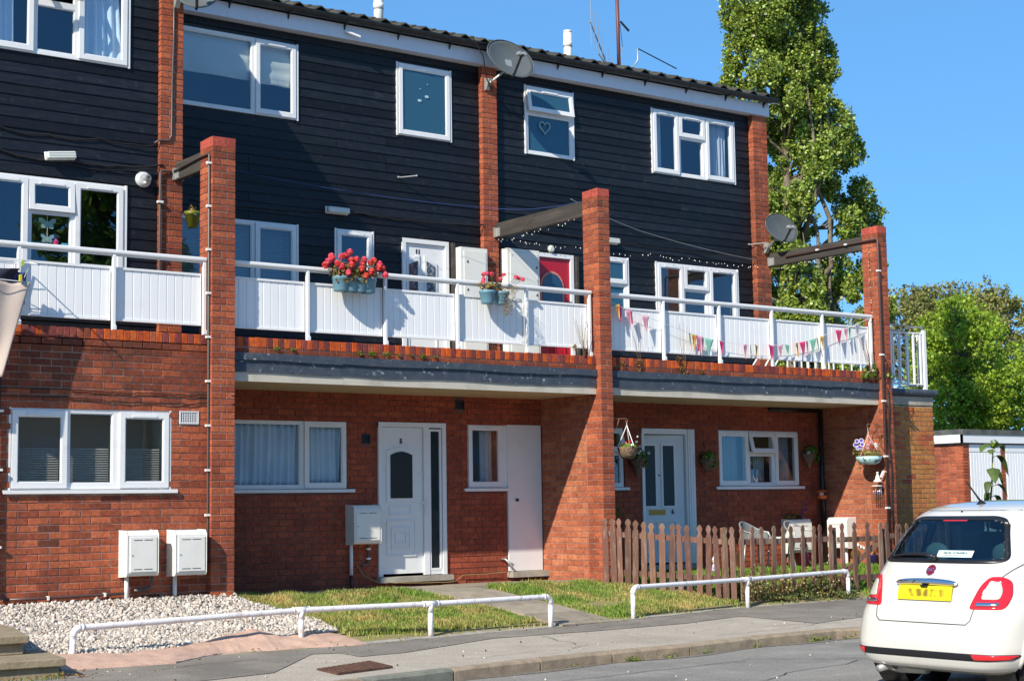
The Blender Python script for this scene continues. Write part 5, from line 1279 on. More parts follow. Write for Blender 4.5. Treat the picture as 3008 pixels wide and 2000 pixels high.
# bunting
MT['flag_pink'] = mat('pink_cloth', (.72, .06, .22), .8, trans=.25); MT['flag_rose'] = mat('pale_pink_cloth', (.75, .40, .50), .8, trans=.25)
MT['flag_yellow'] = mat('yellow_cloth', (.72, .47, .12), .8, trans=.25); MT['flag_green'] = mat('mint_cloth', (.27, .58, .46), .8, trans=.25); MT['flag_grey'] = mat('grey_cloth', (.42, .47, .52), .8, trans=.2)
t = thing('bunting', 'string of pink, yellow and mint pennants across the right balcony railing', 'bunting', (8.3, .08, 3.4))
bx = [5.80, 6.04, 6.20, 6.43, 7.2, 7.33, 7.52, 7.69, 8.06, 8.36, 8.71, 9.12, 9.33, 9.49, 9.66, 9.83, 10.13, 10.44, 10.62, 11.0]; bz = [3.75, 3.67, 3.62, 3.58, 3.40, 3.37, 3.335, 3.32, 3.29, 3.285, 3.29, 3.32, 3.36, 3.385, 3.43, 3.47, 3.57, 3.64, 3.70, 3.83]
def bp_(x): return Vector((x, .088, float(np.interp(x, bx, bz))))
mb = MB(); mb.tube([bp_(5.8+5.2*i/60) for i in range(61)], .003, 4); mb.build('string', MT['clip'], t)
r_ = random.Random(2)
for x, c, s, tw in [(5.93, 'flag_yellow', 1, .5), (5.99, 'flag_pink', 1, .9), (6.13, 'flag_rose', 1.1, .3), (6.17, 'flag_pink', .8, .8), (6.42, 'flag_rose', 1.05, .2), (7.22, 'flag_green', .8, .8), (7.30, 'flag_yellow', 1, .4), (7.36, 'flag_pink', 1, .9), (7.40, 'flag_rose', 1.3, .5), (7.46, 'flag_rose', .9, .7), (7.58, 'flag_green', 1.15, 0), (7.82, 'flag_pink', .9, .4), (8.28, 'flag_rose', 1, .5),
                    (8.38, 'flag_grey', .8, .9), (8.50, 'flag_yellow', .85, .6), (8.80, 'flag_pink', 1.1, .4), (8.98, 'flag_rose', .9, .2), (9.12, 'flag_green', .8, .2), (9.32, 'flag_yellow', .95, .7), (9.44, 'flag_pink', 1.05, .2), (9.53, 'flag_rose', .9, .7), (9.66, 'flag_green', 1.05, .1), (9.75, 'flag_green', .8, .7), (9.86, 'flag_yellow', 1, .4), (10.22, 'flag_pink', 1.1, .2), (10.38, 'flag_rose', .95, .4), (10.46, 'flag_green', .9, .6), (10.64, 'flag_grey', 1, .3)]:
    p = bp_(x); h = .21*s; hw = .076*s*(1-.45*tw); lean = r_.uniform(-.02, .035); tilt = r_.uniform(-.012, .012)
    def P(a, b, p=p, h=h, hw=hw, lean=lean, tw=tw, tilt=tilt): return (p.x+(a-.5)*2*hw*(1-b)+lean*b, p.y-.012+.03*tw*math.sin((a-.5)*3.5+b*2)*(1-b*.4)-.008*b, p.z-h*b+tilt*(a-.5)*2*(1-b))
    mb = MB(); mb.grid(P, 6, 6); o = mb.build('pennant', MT[c], t, smooth=True); solidify(o, .0015)

# laundry rack over the left railing
t = thing('drying_rack', 'white wire airer hooked over the left balcony railing', 'drying rack', (-2.3, -.1, 3.6))
mb = MB()
for y in (.04, -.10, -.24, -.38): mb.tube([(-3.1, y, 3.62-.02*abs(y)*3), (-2.13, y, 3.62-.02*abs(y)*3)], .005, 6)
for x in (-2.14, -3.05): mb.tube([(x, .09, 3.66), (x-.0, -.42, 3.56)], .007, 6); mb.tube([(x, .09, 3.66), (x, .12, 3.32), (x, .10, 3.28)], .007, 6); mb.tube([(x, -.25, 3.60), (x, .10, 3.35)], .005, 6)
mb.tube([(-3.1, .0, 3.50), (-2.12, .0, 3.47)], .005, 6); mb.tube([(-3.1, -.2, 3.44), (-2.12, -.2, 3.40)], .005, 6)
mb.build('wire_frame', MT['white'], t)
def cloth(name, label, x0, x1, z0, z1, y, mt, taper, seed, folds=5, amp=.03):
    r_ = random.Random(seed); p1, p2 = r_.uniform(0, 6), r_.uniform(0, 6)
    def P(a, b):
        x = x0+(x1-x0)*a; x = x-(x1-x0)*taper*(b)*a
        return (x, y+amp*math.sin(a*folds*3+p1+b*1.3)*(.3+.7*b)+.015*math.sin(a*15+p2+b*4), z1+(z0-z1)*b+.02*math.sin(a*6))
    mb = MB(); mb.grid(P, 36, 24); o = mb.build(name, mt, smooth=True); solidify(o, .006); tag(o, label, 'laundry'); return o
cloth('towel', 'long cream towel hanging from the airer at the left edge', -3.0, -2.13, 2.43, 3.41, -.20, mat('cream_towel', (.56, .46, .40), .95, bump=.4, bscale=150, trans=.1), .32, 3, amp=.045)
cloth('dark_garment', 'dark navy garment on the airer at the left edge', -3.0, -2.20, 3.42, 3.56, -.10, mat('navy_cloth', (.012, .015, .03), .9), .1, 5)
cloth('blue_garment', 'bright blue garment hanging behind the cream towel', -2.32, -2.10, 3.20, 3.54, -.04, mat('blue_cloth', (.02, .04, .16), .9), .1, 6)
for i, (x, z, c) in enumerate(((-2.24, 3.44, (.55, .5, .02)), (-2.22, 3.60, (.35, .45, .05)))):
    mb = MB(); mb.box(x-.012, -.25, z-.04, x+.012, -.22, z+.03); tag(mb.build('clothes_peg', mat('peg_%d' % i, c, .5)), ('bright yellow peg gripping the cream towel', 'lime green peg on the upper wire of the airer')[i], 'clothes peg')
# a paddling pool and folded chair on the right balcony, glimpsed under the railing
mb = MB(); mb.lathe([(.5, 0), (.55, .05), (.45, .12), (.2, .16), (.0, .17)], (8.6, 1.2, 2.86), 28, cap=False); tag(mb.build('table_cover', mat('pale_blue_cover', (.35, .52, .62), .5), smooth=True), 'pale blue round cover glimpsed under the right railing', 'cover')
mb = MB(); mb.tube([(9.2, .8, 2.82), (9.65, .8, 3.4)], .012, 6); mb.tube([(9.4, .8, 2.82), (9.8, .8, 3.35)], .012, 6); mb.tube([(9.2, 1.1, 2.82), (9.6, 1.1, 3.3)], .012, 6); tag(mb.build('folded_airer', MT['white']), 'white folded airer standing behind the right railing', 'airer')

# hanging baskets, cones and ornaments by number 6
def cone_basket(label, x, y, z0, z1, r, seed, white=0, lean=0.02, leafmt='leaf'):
    t = thing('cone_planter', label, 'wall planter', (x, y, z0), 'wicker cones on the walls of number 6')
    mb = MB(); mb.lathe([(.012, 0), (r*.45, (z1-z0)*.45), (r, z1-z0), (r*.9, z1-z0)], (x, y-r*.6, z0), 16); o = mb.build('cone', MT['wicker'], t, smooth=True)
    mb = MB()
    for k in range(7): zz = z0+(z1-z0)*(.12+k*.13); mb.tube([(x+r*(.12+k*.13)*1.02*math.cos(a), y-r*.6+r*(.12+k*.13)*1.02*math.sin(a), zz) for a in np.linspace(0, 6.283, 17)[:-1]], .007, 5, closed=True)
    mb.build('weave', MT['wicker'], t)
    C_ = np.vstack([cloud(230, (x+lean, y-r*.7, z1+.04), (r*1.15, r*.9, .10), seed), cloud(70, (x+lean+.06, y-r, z1-.05), (r*.6, r*.5, .10), seed+1)])
    leaf_obj('foliage', C_, .048, leafmt, t, .4, .8, seed)
    for i in range(white):
        r_ = random.Random(seed+i); m2 = MB(); flower_head(m2, (x+r_.uniform(-r, r*1.4), y-r*1.3, z1+r_.uniform(-.02, .18)), .03, 14, i); m2.build('flower', MT['white'], t)
    mb = MB(); mb.tube([(x-.05, y, z1+.16), (x, y, z1+.22), (x+.05, y, z1+.16)], .005, 5); mb.build('hook', MT['cable'], t); return t
cone_basket('wicker cone with white flowers between the side window and number 6 door', 7.19, 1.28, 1.44, 1.70, .13, 71, 6)
cone_basket('wicker cone with plain green leaves left of the three-part window', 8.55, 1.28, 1.49, 1.70, .115, 81, 1, leafmt='leaf')
cone_basket('wicker cone with bushy green plant near the corner drain pipe', 10.70, 1.28, 1.57, 1.80, .12, 91, 1, .05)
t = thing('hanging_basket', 'chained wicker basket with yellow green leaves and pink flower by the second pillar', 'hanging basket', (6.03, .05, 1.7))
mb = MB(); mb.tube([(5.76, .05, 2.10), (5.80, .05, 2.18), (6.02, .05, 2.185), (6.045, .05, 2.165), (6.03, .05, 2.14), (6.01, .05, 2.15)], .008, 6); mb.tube([(5.76, .05, 2.0), (5.86, .05, 2.08), (5.9, .05, 2.18)], .006, 6); mb.build('iron_bracket', mat('rusty_bracket', (.25, .10, .06), .8), t)
mb = MB()
for a in range(3):
    ang = a*2.09+.6; mb.tube([(6.03, .05, 2.10), (6.03+.125*math.cos(ang), .05+.125*math.sin(ang), 1.82)], .0055, 5)
mb.tube([(6.03, .05, 2.15), (6.03, .05, 2.09)], .004, 5); mb.build('chains', MT['clip'], t)
mb = MB(); mb.lathe([(.07, 0), (.11, .05), (.135, .13), (.14, .15), (.125, .15)], (6.035, .05, 1.66), 18); mb.build('basket', MT['wicker'], t, smooth=True)
leaf_obj('foliage', cloud(190, (6.04, .03, 1.82), (.145, .13, .045), 101), .042, 'leaf_bright', t, .6, .8, 101)
mb = MB(); flower_head(mb, (6.02, -.02, 1.89), .028, 14, 3); flower_head(mb, (5.97, 0, 1.87), .02, 10, 4); mb.build('pink_flower', MT['ger_pink'], t)
mb = MB(); flower_head(mb, (5.99, -.09, 1.83), .025, 12, 5); flower_head(mb, (6.15, .0, 1.88), .02, 10, 6); flower_head(mb, (6.17, 0, 1.95), .016, 8, 7); mb.build('white_flower', MT['white'], t)

MT['petunia'] = mat('petunia_violet', (.14, .08, .50), .6, trans=.3)
t = thing('hanging_basket', 'pale blue bowl of violet petunias hanging by the third pillar', 'hanging basket', (10.85, .14, 1.65))
mb = MB(); mb.tube([(11.07, .10, 2.20), (10.86, .14, 2.21), (10.84, .14, 2.18), (10.86, .14, 2.16)], .006, 6); mb.build('iron_bracket', MT['wicker'], t)
mb = MB(); mb.tube([(10.86, .14, 2.17), (10.86, .14, 2.05)], .003, 4)
for a in range(3): ang = a*2.09+1; mb.tube([(10.86, .14, 2.05), (10.86+.17*math.cos(ang), .14+.17*math.sin(ang), 1.74)], .003, 4)
mb.build('chains', MT['clip'], t)
mb = MB(); mb.lathe([(.10, 0), (.15, .02), (.185, .07), (.20, .12), (.18, .12)], (10.86, .14, 1.60), 20); mb.build('bowl', mat('aqua_bowl', (.42, .62, .62), .4, noise=16, col2=(.06, .10, .10), thr=(.56, .6)), t, smooth=True)
leaf_obj('foliage', np.vstack([cloud(260, (10.86, .12, 1.76), (.21, .22, .07), 111), cloud(70, (10.86, .36, 1.80), (.08, .10, .09), 112)]), .032, mat('leaf_olive', (.20, .19, .04), .6, isl=.5, trans=.3), t, .3, .7, 111)  # yellowish green foliage
for i, (dy, dz) in enumerate(((.36, 1.90), (.30, 1.95), (.24, 1.96), (.20, 1.90), (.31, 1.85), (.25, 1.86))):
    mb = MB(); c = Vector((10.82-.03*(i % 2), dy, dz)); n = Vector((-.7, -.65, .15)).normalized(); a = n.cross(Vector((0, 0, 1))).normalized(); b = a.cross(n); L = 12
    mb.v.append(tuple(c)); mb.v += [tuple(c+(a*math.cos(6.283*k/L)+b*math.sin(6.283*k/L))*.030*(1+.12*(k % 2))+n*.012) for k in range(L)]; mb.f += [(0, 1+k, 1+(k+1) % L) for k in range(L)]; mb.m += [0]*L
    mb.build('petunia', MT['petunia'], t)
    mb = MB(); mb.tube([c+n*.012+(a*math.cos(6.283*k/L)+b*math.sin(6.283*k/L))*.031 for k in range(L)], .005, 4, closed=True); mb.build('petal_edge', MT['white'], t)
for i, (dy, dz, c) in enumerate(((.10, 1.90, 'flag_rose'), (.06, 1.94, 'flag_rose'), (-.04, 1.90, 'white'), (-.06, 1.87, 'white'), (.11, 1.85, 'flag_rose'))):
    mb = MB(); flower_head(mb, (10.82, dy, dz), .03, 12, i); mb.build('flower', MT[c], t)
t = thing('wall_ornament', 'white winged figure on a small shelf below the petunia bowl', 'ornament', (10.98, .09, 1.3))
mb = MB(); mb.lathe([(.001, 0), (.05, .0), (.07, .015), (.05, .03), (.035, .05), (.03, .08), (.018, .11), (.012, .12)], (10.98, .09, 1.335), 14); mb.ball((10.98, .09, 1.475), .02); mb.build('figure', MT['clip'], t, smooth=True)
mb = MB(); mb.prism([(.05, 1.42), (.0, 1.50), (-.03, 1.51), (-.02, 1.47), (.03, 1.40)], 10.985, 10.99, 'x'); mb.tube([(11.0, .02, 1.40), (11.0, -.04, 1.50), (11.0, -.07, 1.48)], .006, 5); mb.build('wing', MT['clip'], t)
t = thing('wall_ornament', 'curled rusty metal ornament high on the wall beside the brown pipe', 'ornament', (11.04, .02, 1.95))
mb = MB(); mb.tube([(11.04, .02+.05*math.sin(a*1.5), 1.92+.14*math.cos(a)) for a in np.linspace(0, 5.5, 20)], .010, 5); mb.build('scroll', mat('copper_rust', (.30, .12, .04), .6), t)
t = thing('wind_chime', 'silver wind chime hanging beside the third pillar', 'wind chime', (10.96, .09, 1.05))
mb = MB()
for k in range(5): mb.tube([(10.96, .015+k*.036, 1.27), (10.96, .015+k*.036, 1.045+.012*(k % 2))], .0085, 8)
mb.build('tubes', MT['chrome'], t, smooth=True); mb = MB(); mb.lathe([(.085, 0), (.085, .012)], (10.96, .087, 1.275), 16); mb.build('top_disc', MT['clip'], t)
t = thing('bird_feeder', 'orange bird feeder hanging on the corner drain pipe', 'bird feeder', (10.88, 1.18, 1.1))
mb = MB(); mb.lathe([(.075, 0), (.08, .05), (.07, .055)], (10.88, 1.14, 1.10), 14); mb.lathe([(.095, 0), (.06, .035), (.01, .04)], (10.88, 1.14, 1.20), 14); mb.build('tray_and_roof', mat('orange_plastic', (.62, .12, .02), .4), t)
mb = MB(); mb.tube([(10.88, 1.14, 1.15), (10.88, 1.14, 1.205)], .035, 10); mb.build('seed_tube', MT['clip'], t)

# ================================================================ GRAVEL, GRASS, WEEDS
def inpoly(x, y, P):
    P = np.asarray(P); c = np.zeros(len(x), bool); j = len(P)-1
    for i in range(len(P)):
        xi, yi = P[i]; xj, yj = P[j]
        m_ = ((yi > y) != (yj > y)) & (x < (xj-xi)*(y-yi)/(yj-yi+1e-12)+xi); c ^= m_; j = i
    return c
gzv = np.vectorize(gz)
GP = [(-2.78, .09), (-2.72, -1.0), (-2.80, -1.7), (-2.72, -2.28), (-2.45, -2.24), (-2.0, -2.32), (-1.7, -2.25), (-1.25, -2.06), (-1.0, -1.98), (-.75, -1.90), (-.45, -1.80), (-.2, -1.95), (.1, -1.93), (.42, -1.90), (.56, -1.75), (.58, -1.4), (.47, -.92), (.33, -.5), (.30, .0), (-.02, .02), (-.02, .09)]
MT['stone'] = mat('white_chippings', (.50, .445, .385), .9, isl=.45, noise=14, col2=(.36, .30, .25), thr=(.5, .7), dirt=((.38, .24, .12), 7, .62, .75, .5), bump=.3, bscale=80)
n = 30000; r = np.random.default_rng(3)
x = r.uniform(-2.85, .65, n); y = r.uniform(-2.45, .1, n); k = inpoly(x, y, GP); x, y = x[k], y[k]; n = len(x)
ico = np.array([(0, 0, 1), (.89, 0, .45), (.28, .85, .45), (-.72, .53, .45), (-.72, -.53, .45), (.28, -.85, .45), (.72, .53, -.45), (-.28, .85, -.45), (-.89, 0, -.45), (-.28, -.85, -.45), (.72, -.53, -.45), (0, 0, -1)], float)
icf = np.array([(0,1,2),(0,2,3),(0,3,4),(0,4,5),(0,5,1),(1,6,2),(2,7,3),(3,8,4),(4,9,5),(5,10,1),(2,6,7),(3,7,8),(4,8,9),(5,9,10),(1,10,6),(11,7,6),(11,8,7),(11,9,8),(11,10,9),(11,6,10)])
s = np.exp(r.normal(math.log(.0125), .33, n)); sc = np.stack([s*r.uniform(.9, 1.7, n), s*r.uniform(.8, 1.2, n), s*r.uniform(.5, .9, n)], 1)
V = ico[None]*(1+r.uniform(-.22, .22, (n, 12, 1)))*sc[:, None, :]
def rots(n, r):
    q = r.normal(size=(n, 4)); q /= np.linalg.norm(q, axis=1)[:, None]; a, b, c, d = q.T
    return np.stack([np.stack([1-2*(c*c+d*d), 2*(b*c-a*d), 2*(b*d+a*c)], 1), np.stack([2*(b*c+a*d), 1-2*(b*b+d*d), 2*(c*d-a*b)], 1), np.stack([2*(b*d-a*c), 2*(c*d+a*b), 1-2*(b*b+c*c)], 1)], 1)
V = np.einsum('nij,nkj->nki', rots(n, r), V)
hmp = .03+.035*np.clip((y+1.2)/1.2, 0, 1)+.015*np.sin(x*7)*np.sin(y*6)
V += np.stack([x, y, gzv(x, y)+hmp*r.uniform(.1, 1, n)], 1)[:, None, :]
o = fast_mesh('gravel', V.reshape(-1, 3), (icf[None]+12*np.arange(n)[:, None, None]).reshape(-1, 3), MT['stone'])
tag(o, 'white stone chippings heaped below the left brick wall', 'gravel', kind='stuff')
mb = MB(); q = [(a, b) for a, b in GP]; mb.add([(a, b, gz(a, b)+.012) for a, b in q], [tuple(range(len(q)))]); tag(mb.build('gravel_bed', MT['stone']), kind='structure')

def blades(poly, dens, hgt, seed, mt, name, label, width=.006, excl=(), patch=0.0, z=None, lean=.6):
    r = np.random.default_rng(seed); P = np.array(poly); x0, y0 = P.min(0); x1, y1 = P.max(0); n = int((x1-x0)*(y1-y0)*dens)
    x = r.uniform(x0, x1, n); y = r.uniform(y0, y1, n); k = inpoly(x, y, poly)
    for e in excl: k &= ~inpoly(x, y, e)
    ns = np.sin(x*6.1+1.3*np.sin(y*4.7))*np.sin(y*7.3+1.7*np.sin(x*3.1)); k &= (ns*.5+.5+.25*r.normal(size=n) > patch)
    x, y, ns = x[k], y[k], ns[k]; n = len(x); h = hgt*r.uniform(.45, 1.25, n)*(1+.35*ns); a = r.uniform(0, 6.283, n); b = a+r.uniform(-1, 1, n)+1.57
    zz = gzv(x, y)-.015; dx, dy = np.cos(a)*width, np.sin(a)*width; lx, ly = np.cos(b)*h*r.uniform(.1, lean, n), np.sin(b)*h*r.uniform(.1, lean, n)
    V = np.stack([np.stack([x-dx, y-dy, zz], 1), np.stack([x+dx, y+dy, zz], 1), np.stack([x+lx*.4+dx*.6, y+ly*.4+dy*.6, zz+h*.6], 1), np.stack([x+lx, y+ly, zz+h], 1)], 1)
    o = fast_mesh(name, V.reshape(-1, 3), np.arange(4*n).reshape(n, 4), MT[mt]); tag(o, label, 'grass', kind='stuff'); return o
lawn1 = [(.34, .0), (.36, -.5), (.50, -.92), (.62, -1.45), (.60, -1.80), (.55, -2.02), (1.5, -2.0), (2.4, -1.90), (3.12, -1.78), (3.08, -1.45), (2.98, -1.05), (2.84, -.62), (2.72, -.2), (2.45, .12), (1.2, .16), (.9, .6), (.3, .7)]
bare = [(4.35, -.95), (4.7, -.86), (5.05, -.92), (4.9, -1.1), (4.75, -1.25), (4.42, -1.18)]
lawn2 = [(3.70, .04), (3.80, -.4), (4.0, -.95), (4.12, -1.45), (4.25, -1.68), (4.6, -1.62), (5.8, -1.30), (6.95, -1.04), (6.9, -.88), (6.2, -.52), (5.5, -.1), (5.5, .05)]
blades(lawn1, 9000, .058, 1, 'grass', 'lawn_grass', 'sun-bleached grass patch between the gravel and the flagged path')
blades(lawn2, 9000, .055, 2, 'grass', 'lawn_grass', 'sun-bleached grass patch between the path and the picket fence', excl=[bare])
blades([(5.58, -.05), (6.3, -.50), (6.9, -.86), (9.0, -.78), (11.0, -.66), (11.0, 1.2), (7.0, 1.0), (5.8, .4)], 3600, .07, 3, 'grass_green', 'garden_grass', 'greener grass inside the picket fence of number 6')
blades([(9.0, -.80), (11.5, -.7), (11.6, -1.0), (9.1, -1.05)], 3500, .08, 4, 'grass_green', 'garden_grass', 'rough grass tufts along the foot of the garden gate', patch=.3)
blades([(5.2, -.25), (5.5, -.12), (5.5, .0), (3.9, .02), (3.9, -.1)], 2600, .07, 7, 'grass', 'lawn_grass', 'longer grass fringe at the foot of the sunlit side wall', patch=.35)
# lush weeds between trip rail and fence
r = np.random.default_rng(9); C_ = []
for i in range(72):
    x = r.uniform(7.05, 9.15); y = r.uniform(-1.06, -.86)-.02*(x-7); hh = r.uniform(.03, .40)*(.55+.45*math.sin(x*5.3+1))*(1 if x < 8.9 else .5)+.03
    C_.append(np.stack([r.normal(x, .07, 55), r.normal(y, .05, 55), gz(x, y)+np.abs(r.normal(0, .5, 55))*hh+.02], 1))
C_ = np.vstack(C_); k = len(C_); pick = r.random(k)
t = thing('weed_bed', 'tangle of weeds between the right trip rail and the picket fence', 'weeds', (8, -1, -.1)); t['kind'] = 'stuff'
leaf_obj('leaves', C_[pick < .55], .036, mat('weed_green', (.11, .155, .035), .6, isl=.5, trans=.3), t, .4, .7, 5); leaf_obj('dry_leaves', C_[pick > .62], .030, mat('weed_straw', (.34, .26, .11), .8, isl=.5, trans=.2), t, .2, .5, 6)
mb = MB(); r_ = random.Random(4)
for i in range(150):
    x = r_.uniform(7.05, 9.1); y = -.97+r_.uniform(-.06, .06); z = gz(x, y); h = r_.uniform(.12, .42); mb.tube([(x, y, z), (x+r_.uniform(-.05, .05), y+r_.uniform(-.03, .03), z+h*.6), (x+r_.uniform(-.12, .12), y+r_.uniform(-.04, .04), z+h)], .003, 3)
mb.build('stalks', MT['leaf_dry'], t)
mb = MB()
for i in range(90): x = r_.uniform(7.05, 9.1); mb.ball((x, -.98+r_.uniform(-.07, .05), gz(x, -.98)+r_.uniform(.06, .36)), .012, 5, 4)
mb.build('seed_heads', mat('seed_head', (.55, .42, .25), .8), t)
# small tufts along the kerb and scattered leaves and grit
mb_l = []; r = np.random.default_rng(21)
for x, n_ in ((2.35, 60), (2.85, 30), (5.15, 40), (5.3, 30), (4.2, 14), (1.55, 10), (5.7, 30), (3.4, 12)):
    y = ykb(x)-.015; mb_l.append(np.stack([r.normal(x, .06, n_), r.normal(y, .012, n_), ZR+np.abs(r.normal(.02, .02, n_))], 1))
t = thing('kerb_weeds', 'small green tufts growing at the foot of the kerb', 'weeds', (3, -4.2, ZR)); t['kind'] = 'stuff'
leaf_obj('leaves', np.vstack(mb_l), .028, 'leaf_bright', t, .5, .5, 22)
L_ = []
for i in range(230): 
    x = r.uniform(-3.3, 9.5); y = ybl(x)+r.normal(.02, .07) if i % 3 else r.uniform(-4.1, ybl(x)); L_.append((x, y, (gz(x, y) if y > ybl(x) else pz(x, y))+.012))
for i in range(90): x = r.normal(-3.0, .28); y = r.normal(-3.34, .06); L_.append((x, y, pz(x, y)+.02+abs(r.normal(0, .02))))
t = thing('leaf_litter', 'dry leaf litter along the pavement edge and below the steps', 'leaves', (0, -3, -.3)); t['kind'] = 'stuff'
leaf_obj('dead_leaves', np.array(L_), .028, 'leaf_dry', t, 1.5, .6, 23)
P = np.stack([r.uniform(-3, 11, 260), r.uniform(-9.5, -2.6, 260)], 1); P = np.array([p for p in P if p[1] < ykb(p[0])-.15 or ykb(p[0])+.15 < p[1] < ybl(p[0])])
V = ico[None]*r.uniform(.004, .012, (len(P), 1, 1)); V = V+np.array([(p[0], p[1], (ZR if p[1] < ykb(p[0]) else pz(*p))+.006) for p in P])[:, None, :]
tag(fast_mesh('grit', V.reshape(-1, 3), (icf[None]+12*np.arange(len(P))[:, None, None]).reshape(-1, 3), MT['stone']), 'scattered pale grit on the road and pavement', 'grit', kind='stuff')
C_ = [(-3.3+r.random()*.3, -3.3+r.normal()*.05) for i in range(60)]
blades([(-3.6, -3.40), (-2.9, -3.32), (-2.9, -3.24), (-3.6, -3.28)], 2500, .06, 27, 'grass_green', 'step_grass', 'green tuft at the foot of the lower stone step')
blades([(.65, -2.16), (4.0, -1.92), (7.0, -1.18), (9.2, -1.08), (9.2, -1.0), (7, -1.06), (4.0, -1.74), (.65, -2.08)], 1400, .035, 28, 'grass', 'lawn_grass', 'sparse grass creeping over the concrete lawn edging', patch=.55)

# ================================================================ TRIP RAILS
def trip_rail(label, posts, tops):
    t = thing('trip_rail', label, 'trip rail', (*posts[0][:2], posts[0][2]), 'white tubular trip rails by the pavement'); R_ = .0285
    n = len(posts); P = [Vector(p) for p in tops]; el = .075
    d0 = (P[1]-P[0]).normalized(); d1 = (P[-1]-P[-2]).normalized(); top = []
    dn = Vector((0, 0, -1))
    def arc(c, a, b):
        out = []
        for i in range(7): t_ = i/6*math.pi/2; out.append(c-b*0+a*el*math.sin(t_)+b*el*(1-math.cos(t_)))
        return out
    def corner(p, din, dout):
        return [p-din*el*(1-math.sin(math.pi/2*i/6))+dout*el*(1-math.cos(math.pi/2*i/6)) for i in range(7)]
    a = corner(P[0], Vector((0, 0, 1)), d0); b = corner(P[-1], d1, dn)
    mb = MB(); mb.tube(a+P[1:-1]+b, R_, 14); mb.build('rail', MT['paint'], t, smooth=True)
    for i, (p, q) in enumerate(zip(posts, P)):
        p = Vector(p); mb = MB(); e = q.z-.07 if i in (0, n-1) else q.z; mb.tube([(p.x, p.y, p.z-.06), (q.x if 0 < i < n-1 else q.x, q.y, e)], R_, 14); mb.build('post', MT['paint'], t, smooth=True)
        mb = MB()
        if i in (0, n-1):
            s = 1 if i == 0 else -1; d = d0 if i == 0 else d1
            mb.tube([q+Vector((0, 0, -.085)), q+Vector((0, 0, -.079))], R_*1.16, 14); 
            mb.tube(corner(q, Vector((0, 0, 1)), d) if i == 0 else corner(q, d, dn), R_*1.14, 14); mb.tube([q+d*s*.075, q+d*s*.105], R_*1.2, 14)
        else:
            d = (P[i+1]-P[i-1]).normalized(); mb.tube([q-d*.085, q+d*.085], R_*1.14, 14); mb.tube([q-d*.095, q-d*.08], R_*1.24, 14); mb.tube([q+d*.08, q+d*.095], R_*1.24, 14); mb.tube([q, q+Vector((0, 0, -.085))], R_*1.14, 14)
        mb.build('fitting', MT['paint'], t, smooth=True)
trip_rail('longer white trip rail from the gravel to the flagged path', [(-2.42, -2.25, -.22), (-.01, -2.04, -.22), (1.43, -2.17, -.26), (3.11, -2.02, -.26)],
          [(-2.42, -2.25, .035), (-.01, -2.04, .068), (1.43, -2.17, .066), (3.11, -2.02, .062)])
trip_rail('shorter white trip rail in front of the picket fence', [(4.56, -1.72, -.26), (6.89, -1.24, -.27), (9.01, -1.03, -.24)],
          [(4.56, -1.72, .092), (6.89, -1.24, .082), (9.01, -1.03, .108)])
# ================================================================ PICKET FENCE
def picket_mesh(h, wd, seed):
    r_ = random.Random(seed); hw = wd/2; w2 = hw*.62
    P = [(-hw, 0), (hw, 0), (hw*1.0, h-.145), (w2, h-.115), (w2, h-.095), (hw*1.02, h-.055), (hw*.95, h-.04), (hw*.35, h-.004), (0, h), (-hw*.35, h-.006), (-hw*.95, h-.042), (-hw*1.02, h-.057), (-w2, h-.097), (-w2, h-.117), (-hw, h-.147)]
    P = [(x+r_.uniform(-.0015, .0015), z) for x, z in P]; mb = MB(); mb.prism(P, -.009, .009); return mb.mesh('picket', MT['fence'])
PK = [picket_mesh(.90, .072, i) for i in range(4)]
def picket(t, p, ztop, ang, zb, k, lean=0, ws=1.0):
    o = bpy.data.objects.new('picket', PK[k % 4]); link(o, t); h = ztop-zb; o.location = Vector((p[0], p[1], zb))+offs(t); o.scale = (ws, 1, h/.90); o.rotation_euler = (lean*.5, lean, ang)
def run(label, pts, posts, group='picket fence runs'):
    """pts: list of (x,y,ztop,zbottom)"""
    t = thing('picket_fence', label, 'fence', (pts[0][0], pts[0][1], pts[0][3]), group); r_ = random.Random(len(pts))
    a, b = Vector(pts[0][:3]), Vector(pts[-1][:3]); ang = math.atan2(b.y-a.y, b.x-a.x); nrm = Vector((-math.sin(ang), math.cos(ang), 0))
    for i, p in enumerate(pts): picket(t, (p[0]-nrm.x*.03, p[1]-nrm.y*.03), p[2]+r_.uniform(-.008, .008), ang+r_.uniform(-.05, .05), p[3], i, r_.uniform(-.03, .03), r_.uniform(.88, 1.08))
    for dz, q in ((-.20, 0), (-.68, 1)):
        mb = MB(); d = (b-a).normalized(); c = (a+b)/2+Vector((0, 0, dz)); mb.obox(c, (b-a)/2+d*.03, nrm*.016, Vector((0, 0, .034))); mb.build('cross_rail', MT['fence'], t)
    for (x, y, zt_, zb) in posts:
        mb = MB(); mb.box(x-.035, y-.035, zb-.1, x+.035, y+.035, zt_); bevel(mb.build('post', MT['fence'], t), .006)
    return t
run('picket fence run from the second pillar down to the corner post', [(5.484, -0.11, 0.891, 0.057), (5.573, -0.165, 0.882, 0.042), (5.642, -0.207, 0.889, 0.03), (5.724, -0.258, 0.87, 0.016), (5.806, -0.308, 0.857, 0.001), (5.904, -0.368, 0.842, -0.016), (6.002, -0.428, 0.824, -0.033), (6.106, -0.492, 0.813, -0.051), (6.207, -0.554, 0.807, -0.068), (6.308, -0.617, 0.793, -0.086), (6.406, -0.677, 0.786, -0.103), (6.515, -0.744, 0.777, -0.122), (6.616, -0.806, 0.771, -0.14), (6.725, -0.873, 0.764, -0.159), (6.812, -0.927, 0.755, -0.174), (6.898, -0.979, 0.749, -0.189)], [(6.83,-.90,.74,-.2)])
